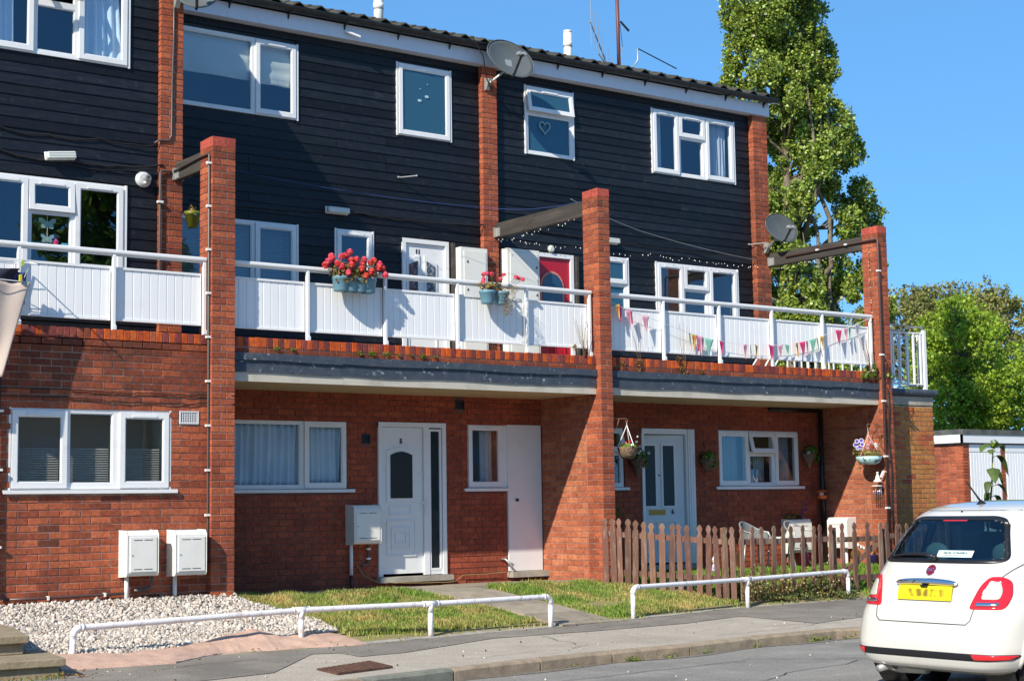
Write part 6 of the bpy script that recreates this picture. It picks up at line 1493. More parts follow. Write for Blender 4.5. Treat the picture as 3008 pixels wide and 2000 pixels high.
run('picket fence run behind the shorter trip rail and weeds', [(7.066, -0.945, 0.745, -0.2), (7.262, -0.938, 0.741, -0.2), (7.468, -0.929, 0.737, -0.2), (7.662, -0.922, 0.742, -0.2), (7.857, -0.914, 0.742, -0.2), (8.052, -0.906, 0.738, -0.2), (8.253, -0.898, 0.74, -0.2), (8.45, -0.89, 0.739, -0.2), (8.623, -0.883, 0.75, -0.2), (8.824, -0.875, 0.747, -0.2)], [(6.97,-.90,.66,-.25),(8.955,-.83,.70,-.2)])
run('picket fence run right of the garden gate, partly behind the car', [(10.078, -0.813, 0.76, -0.14), (10.256, -0.803, 0.74, -0.14), (10.385, -0.795, 0.72, -0.14), (10.492, -0.789, 0.729, -0.14), (10.701, -0.776, 0.749, -0.14), (10.896, -0.765, 0.763, -0.14), (11.1, -0.75, 0.75, -0.14), (11.3, -0.74, 0.75, -0.14), (11.5, -0.73, 0.75, -0.14)], [(10.05,-.76,.66,-.2),(10.42,-.74,.66,-.2)])
t = thing('garden_gate', 'wide-spaced picket gate with diagonal brace in the garden fence', 'gate', (9.5, -.84, -.15))
for i, (x, y, z) in enumerate([(9.082,-.866,.76),(9.347,-.853,.764),(9.631,-.838,.768),(9.918,-.824,.754)]): picket(t, (x, y-.02), z, .05, -.155, i, ws=1.12)
mb = MB()
mb.obox((9.5, -.835, .53), (.48, .02, 0), (0, .013, 0), (0, 0, .036)); mb.build('cross_rail', MT['fence'], t)
mb = MB(); mb.obox((9.5, -.835, .0), (.48, .02, 0), (0, .013, 0), (0, 0, .036)); mb.build('cross_rail', MT['fence'], t)
mb = MB(); mb.obox((9.5, -.832, .26), (.42, .02, .22), (0, .012, 0), (-.018, 0, .034)); mb.build('brace', MT['fence'], t)
mb = MB(); mb.box(9.02, -.89, .52, 9.14, -.883, .56); mb.build('hinge', MT['grey_metal'], t)
# ================================================================ GARDEN OF NUMBER 6
MT['rattan'] = mat('grey_mesh', (.16, .17, .17), .6, bump=.4, bscale=200)
def garden_chair(label, x, y, rot, open_back=False):
    t = thing('garden_chair', label, 'garden chair', (x, y, gz(x, y)), 'metal bistro chairs'); z0 = gz(x, y); Mr = Matrix.Translation((x, y, z0)) @ Matrix.Rotation(rot, 4, 'Z')
    def add(nm, mb, mt, sm=True):
        me = mb.mesh(nm, MT[mt]); me.transform(Mr)
        if sm: me.polygons.foreach_set('use_smooth', [True]*len(me.polygons))
        o = bpy.data.objects.new(nm, me); link(o, t); o.location = offs(t); return o
    mb = MB(); mb.tube([(.24*math.cos(a), .24*math.sin(a), .43) for a in np.linspace(0, 6.283, 25)[:-1]], .013, 8, closed=True); add('seat_ring', mb, 'grey_metal')
    mb = MB(); mb.lathe([(.0, 0), (.235, .002), (.235, .012), (0, .012)], (0, 0, .425), 24, cap=False); add('seat', mb, 'rattan')
    A = [(-.25, -.02, .45)]; n = 12
    arc = [(.25*math.cos(a), .25*math.sin(a)+.04*math.sin(a), .56+.15*math.sin(a)**2) for a in np.linspace(math.pi, 0, 17)]
    mb = MB(); mb.tube([(-.25, -.06, .44)]+arc+[(.25, -.06, .44)], .013, 8); add('back_hoop', mb, 'grey_metal')
    if not open_back:
        mb = MB()
        def P(a, b):
            q = Vector(arc[0]).lerp(Vector(arc[0]), 0); th = math.pi*(1-a); tx, ty, tz = .245*math.cos(th), .285*math.sin(th), .56+.15*math.sin(th)**2; return (tx, ty, .46+(tz-.46)*b)
        mb.grid(P, 18, 6); o = add('back', mb, 'rattan'); solidify(o, .006)
    for a in (.6, 2.54, 3.74, 5.68):
        mb = MB(); mb.tube([(.22*math.cos(a), .22*math.sin(a), .43), (.27*math.cos(a), .27*math.sin(a), .0)], .012, 8); add('leg', mb, 'grey_metal')
    return t
garden_chair('pale metal chair with filled back behind the pickets', 8.92, .55, .25)
garden_chair('open-backed metal chair in front of the meter box', 9.83, .55, .15, True)
t = thing('garden_table', 'low white edged bistro table between the garden chairs', 'table', (9.45, .45, .08)); z0 = gz(9.45, .45)
mb = MB(); mb.lathe([(.30, 0), (.30, .02)], (9.50, .62, z0+.46), 28); mb.build('top', MT['white'], t)
for a in (0, 2.1, 4.2): mb = MB(); mb.tube([(9.5+.22*math.cos(a), .62+.22*math.sin(a), z0+.46), (9.5+.26*math.cos(a+.4), .62+.26*math.sin(a+.4), z0)], .012, 6); mb.build('leg', MT['grey_metal'], t)
t = thing('box_plant', 'straggly purple flowering plant standing on the meter box', 'potted plant', (10.4, 1.2, .79))
leaf_obj('foliage', np.vstack([cloud(130, (10.25, 1.2, .84), (.16, .06, .05), 201), cloud(60, (10.5, 1.2, .93), (.10, .06, .13), 202)]), .03, 'leaf_bronze', t, .3, .6, 201)
mb = MB()
for i, (x, z) in enumerate(((10.50, 1.04), (10.45, .95), (10.53, .93), (10.47, .88), (10.55, .98), (10.42, .90))): flower_head(mb, (x, 1.14, z), .022, 10, i)
mb.build('flowers', MT['petunia'], t); mb = MB(); mb.lathe([(.05, 0), (.065, .06)], (10.45, 1.2, .795), 12); mb.build('pot', MT['black_pvc'], t)
def figure(label, x, y, h, c1, c2, c3, name='garden_ornament'):
    t = thing(name, label, 'garden ornament', (x, y, gz(x, y)), 'small garden figures'); z = gz(x, y)+.02
    mb = MB(); mb.lathe([(h*.16, 0), (h*.19, h*.1), (h*.15, h*.4), (h*.10, h*.5)], (x, y, z), 12); mb.build('body', mat('figure_body', c1, .5), t, smooth=True)
    mb = MB(); mb.ball((x, y, z+h*.62), h*.13, 10, 8); mb.build('head', mat('figure_head', c2, .5), t, smooth=True)
    mb = MB(); mb.lathe([(h*.14, 0), (h*.09, h*.14), (h*.01, h*.30)], (x, y+.01, z+h*.68), 12); mb.build('hat', mat('figure_hat', c3, .5), t, smooth=True)
    mb = MB()
    for s in (-1, 1): mb.tube([(x+s*h*.13, y, z+h*.42), (x+s*h*.2, y-h*.08, z+h*.3), (x+s*h*.08, y-h*.15, z+h*.32)], h*.04, 6)
    mb.build('arms', mat('figure_arm', c1, .5), t, smooth=True); return t
figure('tiny white and lilac figure in the grass by number 6 doorstep', 8.02, .55, .24, (.55, .5, .7), (.6, .45, .35), (.7, .7, .75))
figure('pink and red figure with white head beside the gate post', 10.05, .75, .46, (.65, .05, .12), (.75, .72, .70), (.6, .2, .25))
figure('small white capped figure beside the meter box pipe', 10.55, .7, .22, (.5, .5, .5), (.7, .7, .7), (.75, .75, .75))
t = thing('flower_planter', 'dark blue pot with orange and yellow flowers behind the gate', 'flower pot', (10.98, .25, .05)); z = gz(10.9, .2)
mb = MB(); mb.lathe([(.05, 0), (.075, .17), (.08, .18)], (10.93, .2, z), 14); mb.build('pot', mat('navy_pot', (.02, .02, .10), .3), t, smooth=True)
leaf_obj('foliage', cloud(60, (10.93, .2, z+.28), (.07, .07, .10), 211), .03, 'leaf_bright', t, .3, .7, 211)
mb = MB()
for i, (dx, dz) in enumerate(((0, .27), (-.05, .22), (.04, .34), (.0, .40), (-.04, .32))): flower_head(mb, (10.90+dx, .15, z+dz), .03, 12, i)
mb.build('flowers', mat('orange_petal', (.75, .22, .02), .6, isl=.3), t)
t = thing('garden_ornament', 'round bronze dish ornament hanging behind the gate bars', 'garden ornament', (10.5, .2, .2))
mb = MB(); mb.lathe([(.085, 0), (.07, .03), (.0, .04)], (10.45, .1, .27), 18, (-.4, -1, .1)); mb.build('disc', mat('bronze', (.20, .11, .03), .4, metal=.4), t); mb = MB()
for p in ((10.50, .1, .41), (10.56, .1, .38), (10.62, .1, .36)): mb.ball(p, .028, 8, 6)
mb.build('beads', MT['cream'], t)
mb = MB(); mb.box(-.12, -.09, 0, .12, .09, .13); me = mb.mesh('planter', MT['pot_blue']); 
t = thing('planter_box', 'turquoise planter half hidden behind the fence corner', 'planter', (6.55, -.45, -.1)); mb = MB(); mb.prism([(6.28, -.10), (6.62, -.10), (6.66, .06), (6.25, .06)], -.52, -.32); mb.build('trough', mat('turquoise_plastic', (.05, .33, .33), .4), t)
leaf_obj('foliage', cloud(120, (6.45, -.4, .10), (.22, .09, .08), 221), .04, 'leaf', t, .3, .7, 221)
t = thing('garden_plant', 'leafy plant against the sunny foot of the wall beside the chairs', 'plant', (8.4, .9, .05))
leaf_obj('foliage', np.vstack([cloud(90, (5.95, .3, .95), (.18, .10, .10), 231), cloud(150, (5.95, .3, .25), (.14, .10, .22), 232)]), .05, 'leaf', t, .3, .6, 231)
mb = MB(); mb.tube([(5.95, .3, .05), (5.95, .3, .95)], .008, 5); mb.build('stem', MT['stem'], t)
t = thing('garden_spade', 'rusty pointed garden stake leaning on the wall behind the pickets', 'garden tool', (8.75, .9, .06)); mb = MB(); mb.tube([(8.60, .5, .06), (8.85, .9, .42)], .012, 6); mb.prism([(8.78, .30), (8.90, .46), (8.93, .30), (8.88, .10), (8.82, .10)], .9, .912); mb.build('blade', mat('rust', (.12, .05, .025), .9), t)

# ================================================================ CAR
CX, CY = 2.20, -7.895                                   # rear bumper, centre line; heads along +x
MT['car_white'] = mat('pearl_white_paint', (.62, .60, .545), .16, spec=.6, coat=1.0, dirt=((.36, .33, .27), 3.5, .55, .8, .3))
MT['car_black'] = mat('car_black_trim', (.012, .012, .014), .35)
MT['lamp_red'] = mat('lamp_red', (.60, .008, .012), .08, spec=.8, coat=1)
MT['tyre'] = mat('tyre_rubber', (.02, .02, .02), .85); MT['alloy'] = mat('alloy', (.45, .46, .47), .25, metal=.9)
car = thing('parked_car', 'small rounded white hatchback seen from behind, cut off by the right edge', 'car', (CX+1.7, CY, ZR))
#      h     rear    front  half-width exponent
SEC = [(.17, .16, 3.36, .660, 4.2), (.20, .07, 3.42, .730, 4.4), (.26, .018, 3.49, .785, 4.6), (.34, .0, 3.53, .808, 4.6), (.44, .002, 3.55, .815, 4.4), (.55, .018, 3.55, .816, 4.2), (.64, .045, 3.53, .815, 4.0), (.70, .070, 3.50, .813, 3.9),
       (.78, .100, 3.42, .808, 3.8), (.86, .132, 3.28, .798, 3.8), (.92, .160, 3.05, .785, 3.8), (.97, .188, 2.78, .765, 3.9), (1.01, .216, 2.66, .742, 4.0), (1.08, .268, 2.55, .712, 4.1), (1.16, .330, 2.42, .680, 4.2), (1.24, .400, 2.28, .645, 4.2), (1.31, .466, 2.14, .612, 4.0),
       (1.365, .530, 1.98, .580, 3.7), (1.405, .600, 1.84, .545, 3.4), (1.44, .700, 1.68, .480, 3.1), (1.465, .84, 1.52, .37, 2.9), (1.480, .99, 1.38, .22, 2.6), (1.487, 1.12, 1.25, .08, 2.2)]
S_ = np.array(SEC); hs = []
for a, b in zip(S_[:-1, 0], S_[1:, 0]): hs += list(np.linspace(a, b, 5)[:-1])
hs.append(S_[-1, 0]); hs = np.array(hs)
def smooth_interp(h, k):
    x = S_[:, 0]; y = S_[:, k]; i = np.clip(np.searchsorted(x, h)-1, 0, len(x)-2); t = (h-x[i])/(x[i+1]-x[i])
    dy = np.gradient(y, x); L = x[i+1]-x[i]
    return (2*t**3-3*t**2+1)*y[i]+(t**3-2*t**2+t)*L*dy[i]+(-2*t**3+3*t**2)*y[i+1]+(t**3-t**2)*L*dy[i+1]
NA = 280; V = []
for h in hs:
    xr, xf, wd, ex = [float(smooth_interp(h, k)) for k in (1, 2, 3, 4)]; cx = 1.55 if h < 1.3 else (xr+xf)/2
    cx = min(max(cx, xr+.05), xf-.05)
    for k in range(NA):
        a = 2*math.pi*(k+.5)/NA; c, s = math.cos(a), math.sin(a)
        n_ = ex if c > 0 else ex*(1.45 if h < .62 else 1.45-.35*min(1, (h-.62)/.35)); px = abs(c)**(2/n_); py = abs(s)**(2/n_); L = (xf-cx) if c > 0 else (cx-xr)
        V.append((CX+cx+math.copysign(px, c)*L, CY+math.copysign(py, s)*wd, ZR+h))
V = np.array(V); NH = len(hs); F = []
WX = (.585, 2.885); WR = .305
for i in range(NH-1):
    for k in range(NA):
        q = (i*NA+k, i*NA+(k+1) % NA, (i+1)*NA+(k+1) % NA, (i+1)*NA+k); F.append(q)
F = np.array(F); FC = V[F].mean(1)-np.array([CX, CY, ZR])
arch = np.zeros(len(F), bool)
for wx in WX: arch |= (np.hypot(FC[:, 0]-wx, FC[:, 2]-.29) < WR+.035) & (np.abs(FC[:, 1]) > .5)
full = MB(); full.v = [tuple(v) for v in V]; full.f = [tuple(map(int, f)) for f in F]; full.m = [0]*len(F)
full.f.append(tuple(range((NH-1)*NA, NH*NA))); full.m.append(0)
bvh = BVHTree.FromPolygons([Vector(v) for v in full.v], full.f)
def shrink(P, d):
    """move a 2D outline inwards"""
    n = len(P); A = sum(P[i][0]*P[(i+1) % n][1]-P[(i+1) % n][0]*P[i][1] for i in range(n)); s = 1 if A > 0 else -1; out = []
    for i in range(n):
        p0, p1, p2 = Vector(P[i-1]), Vector(P[i]), Vector(P[(i+1) % n]); a = (p1-p0).normalized(); b = (p2-p1).normalized()
        na, nb = Vector((-a.y, a.x))*s, Vector((-b.y, b.x))*s; m_ = (na+nb); m_.normalize(); c = max(.4, m_.dot(na)); out.append(tuple(p1+m_*d/c))
    return out
def rounded(P, r, k=4):
    out = []; n = len(P)
    for i in range(n):
        p0, p1, p2 = Vector(P[i-1]), Vector(P[i]), Vector(P[(i+1) % n]); a = p0-p1; b = p2-p1; ra = min(r, a.length*.45); rb = min(r, b.length*.45); a = p1+a.normalized()*ra; b = p1+b.normalized()*rb
        for j in range(k+1): t_ = j/k; q = a.lerp(p1, t_).lerp(p1.lerp(b, t_), t_); out.append(tuple(q))
    return out
def dense(P, d):
    out = []
    for i in range(len(P)):
        a, b = Vector(P[i]), Vector(P[(i+1) % len(P)]); n = max(1, int((b-a).length/d)); out += [tuple(a.lerp(b, j/n)) for j in range(n)]
    return out
def patch(nm, outline, mt, view, lift=.004, thick=.006, hole=None, step=.03, parent=car, smooth=True, inner_mt=None):
    """outline in (lateral y to the right seen from behind is -Y, height) projected on the body along view"""
    P = dense(outline, step); loops = [P]; n = len(P); faces = [list(range(n))]; pts = list(P)
    H = None
    if hole: H = dense(hole, step); faces.append(list(range(n, n+len(H)))[::-1]); pts += H
    xs_ = [p[0] for p in P]; ys_ = [p[1] for p in P]; A = np.array(P)
    gx, gy = np.meshgrid(np.arange(min(xs_), max(xs_), step), np.arange(min(ys_), max(ys_), step)); gx, gy = gx.ravel(), gy.ravel()
    ins = inpoly(gx, gy, shrink(P, step*.35));
    if H: ins &= ~inpoly(gx, gy, shrink(H, -step*.35))
    pts += list(zip(gx[ins], gy[ins])); edges = [(i, (i+1) % n) for i in range(n)]
    if H: m_ = len(H); edges += [(n+i, n+(i+1) % m_) for i in range(m_)]
    vo, eo, fo, *_ = delaunay_2d_cdt([Vector(p) for p in pts], edges, [], 0, 1e-5)
    cen = np.array([[sum(vo[i][0] for i in f)/3, sum(vo[i][1] for i in f)/3] for f in fo]); ok = inpoly(cen[:, 0], cen[:, 1], P)
    if H: ok &= ~inpoly(cen[:, 0], cen[:, 1], H)
    d = Vector(view).normalized(); vs = []
    for p in vo:
        far = 9.0
        if abs(d.x) > .5: org = Vector((CX+(.2 if d.x > 0 else 3.4), CY-p[0], ZR+p[1]))-d*far
        else: org = Vector((CX+p[0], CY, ZR+p[1]))-d*far
        hit, nr, _, _ = bvh.ray_cast(org, d)
        if hit is None: hit, nr, _, _ = bvh.find_nearest(org+d*far)
        if nr.dot(d) > 0: nr = -nr
        vs.append(hit+nr*lift)
    mb = MB(); mb.add(vs, [tuple(f) for f, o_ in zip(fo, ok) if o_]); o = mb.build(nm, MT[mt], parent, smooth=smooth)
    bm = bmesh.new(); bm.from_mesh(o.data); bmesh.ops.recalc_face_normals(bm, faces=bm.faces)
    fz = bm.faces[0] if len(bm.faces) else None
    bm.faces.ensure_lookup_table()
    if sum(f.normal.dot(d) for f in bm.faces) > 0: bmesh.ops.reverse_faces(bm, faces=bm.faces)
    bm.to_mesh(o.data); bm.free(); solidify(o, thick, -1) if thick else None; return o
RV = (1, 0, 0)
# rear window, side windows, windscreen outlines
RW = rounded([(-.52, 1.00), (.52, 1.00), (.60, 1.025), (.55, 1.16), (.465, 1.335), (.37, 1.362), (-.37, 1.362), (-.465, 1.335), (-.55, 1.16), (-.60, 1.025)], .05)
SW = [rounded([(.47, 1.02), (.62, 1.02), (.95, 1.00), (.95, 1.34), (.78, 1.33), (.62, 1.24)], .05), rounded([(.99, 1.0), (2.25, .97), (1.86, 1.33), (.99, 1.345)], .05)]
WS = rounded([(-.62, .99), (.62, .99), (.50, 1.36), (-.50, 1.36)], .06)
yy = -(FC[:, 1]); rear = (FC[:, 0] < 1.0); front = (FC[:, 0] > 1.7)
cut = arch.copy()
cut |= rear & (np.abs(FC[:, 1]) < .66) & inpoly(yy, FC[:, 2], shrink(RW, .028)) & (FC[:, 0] < .62)
cut |= front & inpoly(yy, FC[:, 2], shrink(WS, .028)) & (FC[:, 2] > .99)
for P in SW: cut |= (np.abs(FC[:, 1]) > .5) & inpoly(FC[:, 0], FC[:, 2], shrink(P, .028)) & (FC[:, 0] > .45) & (FC[:, 0] < 2.3)
mb = MB(); mb.v = full.v; mb.f = [tuple(map(int, f)) for f, c in zip(F, cut) if not c]+[full.f[-1]]; mb.m = [0]*len(mb.f)
body = mb.build('body', MT['car_white'], car, smooth=True)
MT['car_glass'] = glass_mat('car_glass', tint=(.55, .66, .68), ior=1.8, warp=0)
for nm, P, vw in (('rear_window', RW, RV), ('windscreen', WS, (-1, 0, 0))):
    o = patch(nm, shrink(P, .02) if nm == 'rear_window' else P, 'car_glass', vw, .001, .004)
    patch('window_seal', P, 'car_black', vw, .003, .005, hole=shrink(P, .030), parent=o, step=.02)
for P in SW:
    for s in (1, -1):
        o = patch('side_window', P, 'car_glass', (0, s, 0), .001, .004); patch('window_seal', P, 'car_black', (0, s, 0), .003, .005, hole=shrink(P, .035), parent=o, step=.02)
# cabin
mb = MB(); mb.box(CX+.40, CY-.58, ZR+.5, CX+2.5, CY+.58, ZR+.93); mb.box(CX+2.2, CY-.56, ZR+.9, CX+2.5, CY+.56, ZR+1.0); mb.build('cabin_floor', MT['tyre'], car)
for y in (-.33, .33):
    mb = MB(); mb.box(-.05, -.22, 0, .05, .22, .42); mb.box(-.035, -.12, .45, .035, .12, .62); mb.tube([(0, -.05, .4), (0, -.05, .48)], .008, 6); mb.tube([(0, .05, .4), (0, .05, .48)], .008, 6)
    me = mb.mesh('seat', mat('seat_cloth', (.30, .30, .28) if y > 0 else (.26, .26, .25), .8)); me.transform(Matrix.Translation((CX+1.45, CY+y, ZR+.80)) @ Matrix.Rotation(R(12), 4, 'Y') if True else None)
    o = bpy.data.objects.new('seat', me); link(o, car); o.location = offs(car); bevel(o, .03, 3)
    mb = MB(); mb.ball((CX+.66, CY+y, ZR+1.06), .105, 14, 10, (.32, 1.15, .85)); mb.build('headrest', mat('pale_headrest', (.20, .27, .255), .6), car, smooth=True)
mb = MB(); mb.tube([(CX+2.0, CY-.36+.18*math.cos(a), ZR+1.0+.18*math.sin(a)) for a in np.linspace(0, 6.283, 25)[:-1]], .012, 6, closed=True); mb.build('steering_wheel', MT['tyre'], car)
# roof panel split line, tailgate gap lines
def line(nm, pts, view, r=.0035, mt='car_black', parent=body):
    d = Vector(view).normalized(); out = []
    pts = [tuple(Vector(a).lerp(Vector(b), j/8)) for a, b in zip(pts[:-1], pts[1:]) for j in range(8)]+[pts[-1]]
    for p in pts:
        org = Vector((CX, CY-p[0], ZR+p[1]))-d*3 if abs(d.x) > .5 else Vector((CX+p[0], CY, ZR+p[1]))-d*3
        h_, n_, _, _ = bvh.ray_cast(org, d)
        if h_ is not None: out.append(h_)
    if len(out) > 2: mb = MB(); mb.tube(out, r, 5); return mb.build(nm, MT[mt], parent, smooth=True)
MT['gap'] = mat('panel_gap', (.06, .06, .055), .8)
line('tailgate_gap', rounded([(-.665, 1.0), (-.64, .88), (-.60, .80), (-.60, .60), (-.50, .545), (.50, .545), (.60, .60), (.60, .80), (.64, .88), (.665, 1.0)], .05)[5:-5] if False else [(-.665, 1.0), (-.60, .905), (-.54, .84), (-.47, .66), (-.455, .58), (-.42, .55), (.42, .55), (.455, .58), (.47, .66), (.54, .84), (.60, .905), (.665, 1.0)], RV, .0045, 'gap')
line('roof_gap', [(-.47, 1.405), (.47, 1.405)], RV, .0045, 'gap')
for s in (1, -1): line('door_gap', [(.96, .98), (.93, .75), (.96, .30), (2.1, .30), (2.28, .6), (2.28, .95)], (0, s, 0), .003, 'gap')
# tail lamps wrapped round the corners
for s in (1, -1):
    O = [(.53, .905), (.615, .905), (.675, .87), (.695, .77), (.68, .69), (.655, .665), (.41, .665), (.435, .74), (.475, .84)]
    O = rounded([(s*a, b) for a, b in O], .03); 
    vw = (1, .12*s, 0)
    Hh = [(.54, .86), (.605, .86), (.63, .80), (.625, .74), (.50, .74), (.515, .79)]; Hh = rounded([(s*a, b) for a, b in Hh], .02)
    o = patch('tail_lamp', O, 'lamp_red', vw, .006, .012, hole=Hh, step=.014)
    B_ = rounded([(s*a, b) for a, b in [(.47, .712), (.63, .712), (.625, .687), (.46, .687)]], .008); patch('reversing_lamp', B_, 'chrome', vw, .016, .004, parent=o, step=.012)
    patch('lamp_centre', shrink(Hh, -.004), 'car_white', vw, .012, .004, parent=o, step=.014)
# bumper strip with reflectors and fog lamp
patch('bumper_strip', rounded([(-.765, .338), (.765, .338), (.74, .300), (.60, .285), (-.60, .285), (-.74, .300)], .02), 'car_black', RV, .004, .008, step=.02)
patch('fog_lamp', rounded([(.47, .334), (.755, .334), (.725, .302), (.50, .292)], .012), 'lamp_red', RV, .012, .006, step=.015)
patch('reflector', rounded([(-.70, .334), (-.58, .334), (-.58, .290), (-.70, .296)], .012), 'lamp_red', RV, .012, .006, step=.015)
patch('reversing_lamp', rounded([(-.76, .334), (-.705, .334), (-.705, .297), (-.735, .300)], .012), 'chrome', RV, .012, .006, step=.015)
# plate, handle, badge
pt = MB(); pt.box(-.005, -.26, -.056, .005, .26, .056); me = pt.mesh('number_plate', mat('yellow_plate', (.80, .62, .008), .35)); Mp = Matrix.Translation((CX+.078, CY, ZR+.775)) @ Matrix.Rotation(R(14), 4, 'Y')
me.transform(Mp); o = bpy.data.objects.new('number_plate', me); link(o, car); o.location = offs(car); plate = o
# smeared, unreadable characters
Mx = bpy.data.materials.new('smeared_print'); Mx.use_nodes = True; n_ = Mx.node_tree.nodes; l_ = Mx.node_tree.links; p_ = n_['Principled BSDF']; p_.inputs['Roughness'].default_value = .35
tc = n_.new('ShaderNodeTexCoord'); mp = n_.new('ShaderNodeMapping'); l_.new(tc.outputs['Generated'], mp.inputs[0])
nz = n_.new('ShaderNodeTexNoise'); nz.inputs['Scale'].default_value = 4.0; nz.inputs['Detail'].default_value = 0; mp.inputs['Scale'].default_value = (0, 2.6, .3); l_.new(mp.outputs[0], nz.inputs['Vector'])
sx = n_.new('ShaderNodeSeparateXYZ'); l_.new(tc.outputs['Generated'], sx.inputs[0])
def band(out, lo, hi):
    a = n_.new('ShaderNodeMapRange'); a.interpolation_type = 'SMOOTHSTEP'; a.inputs[1].default_value = lo; a.inputs[2].default_value = lo+.22; l_.new(out, a.inputs[0])
    b = n_.new('ShaderNodeMapRange'); b.interpolation_type = 'SMOOTHSTEP'; b.inputs[1].default_value = hi-.22; b.inputs[2].default_value = hi; b.inputs[3].default_value = 1; b.inputs[4].default_value = 0; l_.new(out, b.inputs[0])
    m_ = n_.new('ShaderNodeMath'); m_.operation = 'MULTIPLY'; l_.new(a.outputs[0], m_.inputs[0]); l_.new(b.outputs[0], m_.inputs[1]); return m_.outputs[0]
r1 = n_.new('ShaderNodeMapRange'); r1.inputs[1].default_value = .30; r1.inputs[2].default_value = .60; l_.new(nz.outputs['Fac'], r1.inputs[0])
m1 = n_.new('ShaderNodeMath'); m1.operation = 'MULTIPLY'; l_.new(band(sx.outputs['Z'], .05, .95), m1.inputs[0]); l_.new(band(sx.outputs['Y'], .0, 1.0), m1.inputs[1])
m2_ = n_.new('ShaderNodeMath'); m2_.operation = 'MULTIPLY'; l_.new(m1.outputs[0], m2_.inputs[0]); l_.new(r1.outputs[0], m2_.inputs[1])
mx = n_.new('ShaderNodeMix'); mx.data_type = 'RGBA'; l_.new(m2_.outputs[0], mx.inputs[0]); mx.inputs[6].default_value = (.80, .62, .008, 1); mx.inputs[7].default_value = (.22, .16, .01, 1); l_.new(mx.outputs[2], p_.inputs['Base Color'])
pt = MB(); pt.box(-.0062, -.235, -.045, -.0055, .235, .045); me = pt.mesh('blurred_lettering', Mx); me.transform(Mp); o = bpy.data.objects.new('blurred_lettering', me); link(o, plate)
ng = 28; mb = MB()
def hp(a, b):
    y = -.30+.60*a; th = 2*math.pi*b; e = max(.02, 1-abs(y/.30)**5); hh = .026*e**.5+.002; return (CX+.105-.035*math.cos(th)*e**.5, CY-y, ZR+.862-.004*(y/.3)**2*3+hh*math.sin(th))
mb.grid(hp, ng, 14); mb.build('tailgate_handle', MT['chrome'], car, smooth=True)
mb = MB(); mb.tube([(CX+.072, CY+.085, ZR+.875), (CX+.065, CY+.10, ZR+.862), (CX+.075, CY+.115, ZR+.85)], .004, 5); mb.build('handle_catch', MT['gap'], car)
mb = MB(); mb.box(CX+.065, CY-.03, ZR+.822, CX+.10, CY+.03, ZR+.836); mb.build('plate_lamp', MT['car_black'], car)
h_, nn, _, _ = bvh.ray_cast(Vector((CX-2, CY, ZR+.945)), Vector((1, 0, 0)))
if nn.x > 0: nn = -nn
mb = MB(); mb.lathe([(.048, -.002), (.048, .006), (.043, .009), (.043, .006)], h_, 28, nn); mb.build('badge_ring', MT['chrome'], car, smooth=False)
mb = MB(); mb.lathe([(.043, .002), (.043, .0075)], h_, 28, nn); bd = mb.build('badge', mat('badge_red', (.16, .008, .03), .25), car)
mb2 = nn; ux = Vector((0, -1, 0)); uz = (Vector((0, 0, 1))-nn*nn.z).normalized()
text_mesh('FIAT', .036, 'badge_lettering', MT['chrome'], bd, h_+nn*.009, ux, uz, extrude=.001, bold=.0008)
# wiper, high brake lamp, window sticker, washer
def onb(y, h, lift=.01): q, n_, _, _ = bvh.ray_cast(Vector((CX-2, CY-y, ZR+h)), Vector((1, 0, 0))); n_ = n_ if n_.x < 0 else -n_; return q+n_*lift
mb = MB(); mb.tube([onb(.02, 1.028, .03), onb(-.10, 1.052, .03), onb(-.30, 1.052, .022), onb(-.50, 1.032, .018)], [.014, .016, .011, .005], 8); mb.ball(onb(.0, 1.03, .02), .026, 10, 8); mb.build('rear_wiper', MT['car_black'], car, smooth=True)
mb = MB(); mb.tube([onb(-.02, 1.012, .012), onb(-.52, 1.022, .012)], .007, 6); mb.build('wiper_blade', MT['car_black'], car)
patch('brake_lamp', rounded([(-.12, 1.355), (.12, 1.355), (.12, 1.325), (-.12, 1.325)], .008), 'lamp_red', RV, .002, .004, step=.02)
q = [onb(.00, 1.095, .006), onb(.33, 1.095, .006), onb(.33, 1.045, .006), onb(.00, 1.045, .006)]
mb = MB(); mb.add(q+[p+Vector((.002, 0, 0)) for p in q], [(0, 1, 2, 3), (7, 6, 5, 4), (0, 4, 5, 1), (1, 5, 6, 2), (2, 6, 7, 3), (3, 7, 4, 0)]); st = mb.build('window_sticker', mat('white_sticker', (.62, .80, .77), .5), car)
up = (q[0]-q[3]).normalized(); rt = (q[1]-q[0]).normalized(); nn2 = rt.cross(up); nn2 = nn2 if nn2.x < 0 else -nn2
c = (q[0]+q[1]+q[2]+q[3])/4
text_mesh('Startin of Redditch', .030, 'sticker_lettering', MT['ink'], st, c+up*.009+nn2*.0015, rt, up, extrude=.0004, bold=.0006)
text_mesh('www.  dealer  01527', .012, 'sticker_small_lettering', MT['ink'], st, c-up*.014+nn2*.0015, rt, up, extrude=.0004) if False else None
mb = MB(); mb.obox(c-up*.015+nn2*.001, rt*.11, up*.002, nn2*.0006); mb.build('sticker_rule', MT['ink'], st)
mb = MB(); mb.ball(onb(.0, 1.395, .004), .009, 8, 6); mb.build('washer_jet', MT['car_black'], car)
mb = MB(); mb.lathe([(.05, 0), (.035, .012), (.016, .03), (.006, .04)], (CX+.80, CY-.02, ZR+1.452), 14, (-.2, 0, 1)); mb.tube([(CX+.80, CY-.02, ZR+1.47), (CX+.62, CY-.02, ZR+1.64)], [.009, .005], 8); mb.build('aerial', MT['car_black'], car, smooth=True)
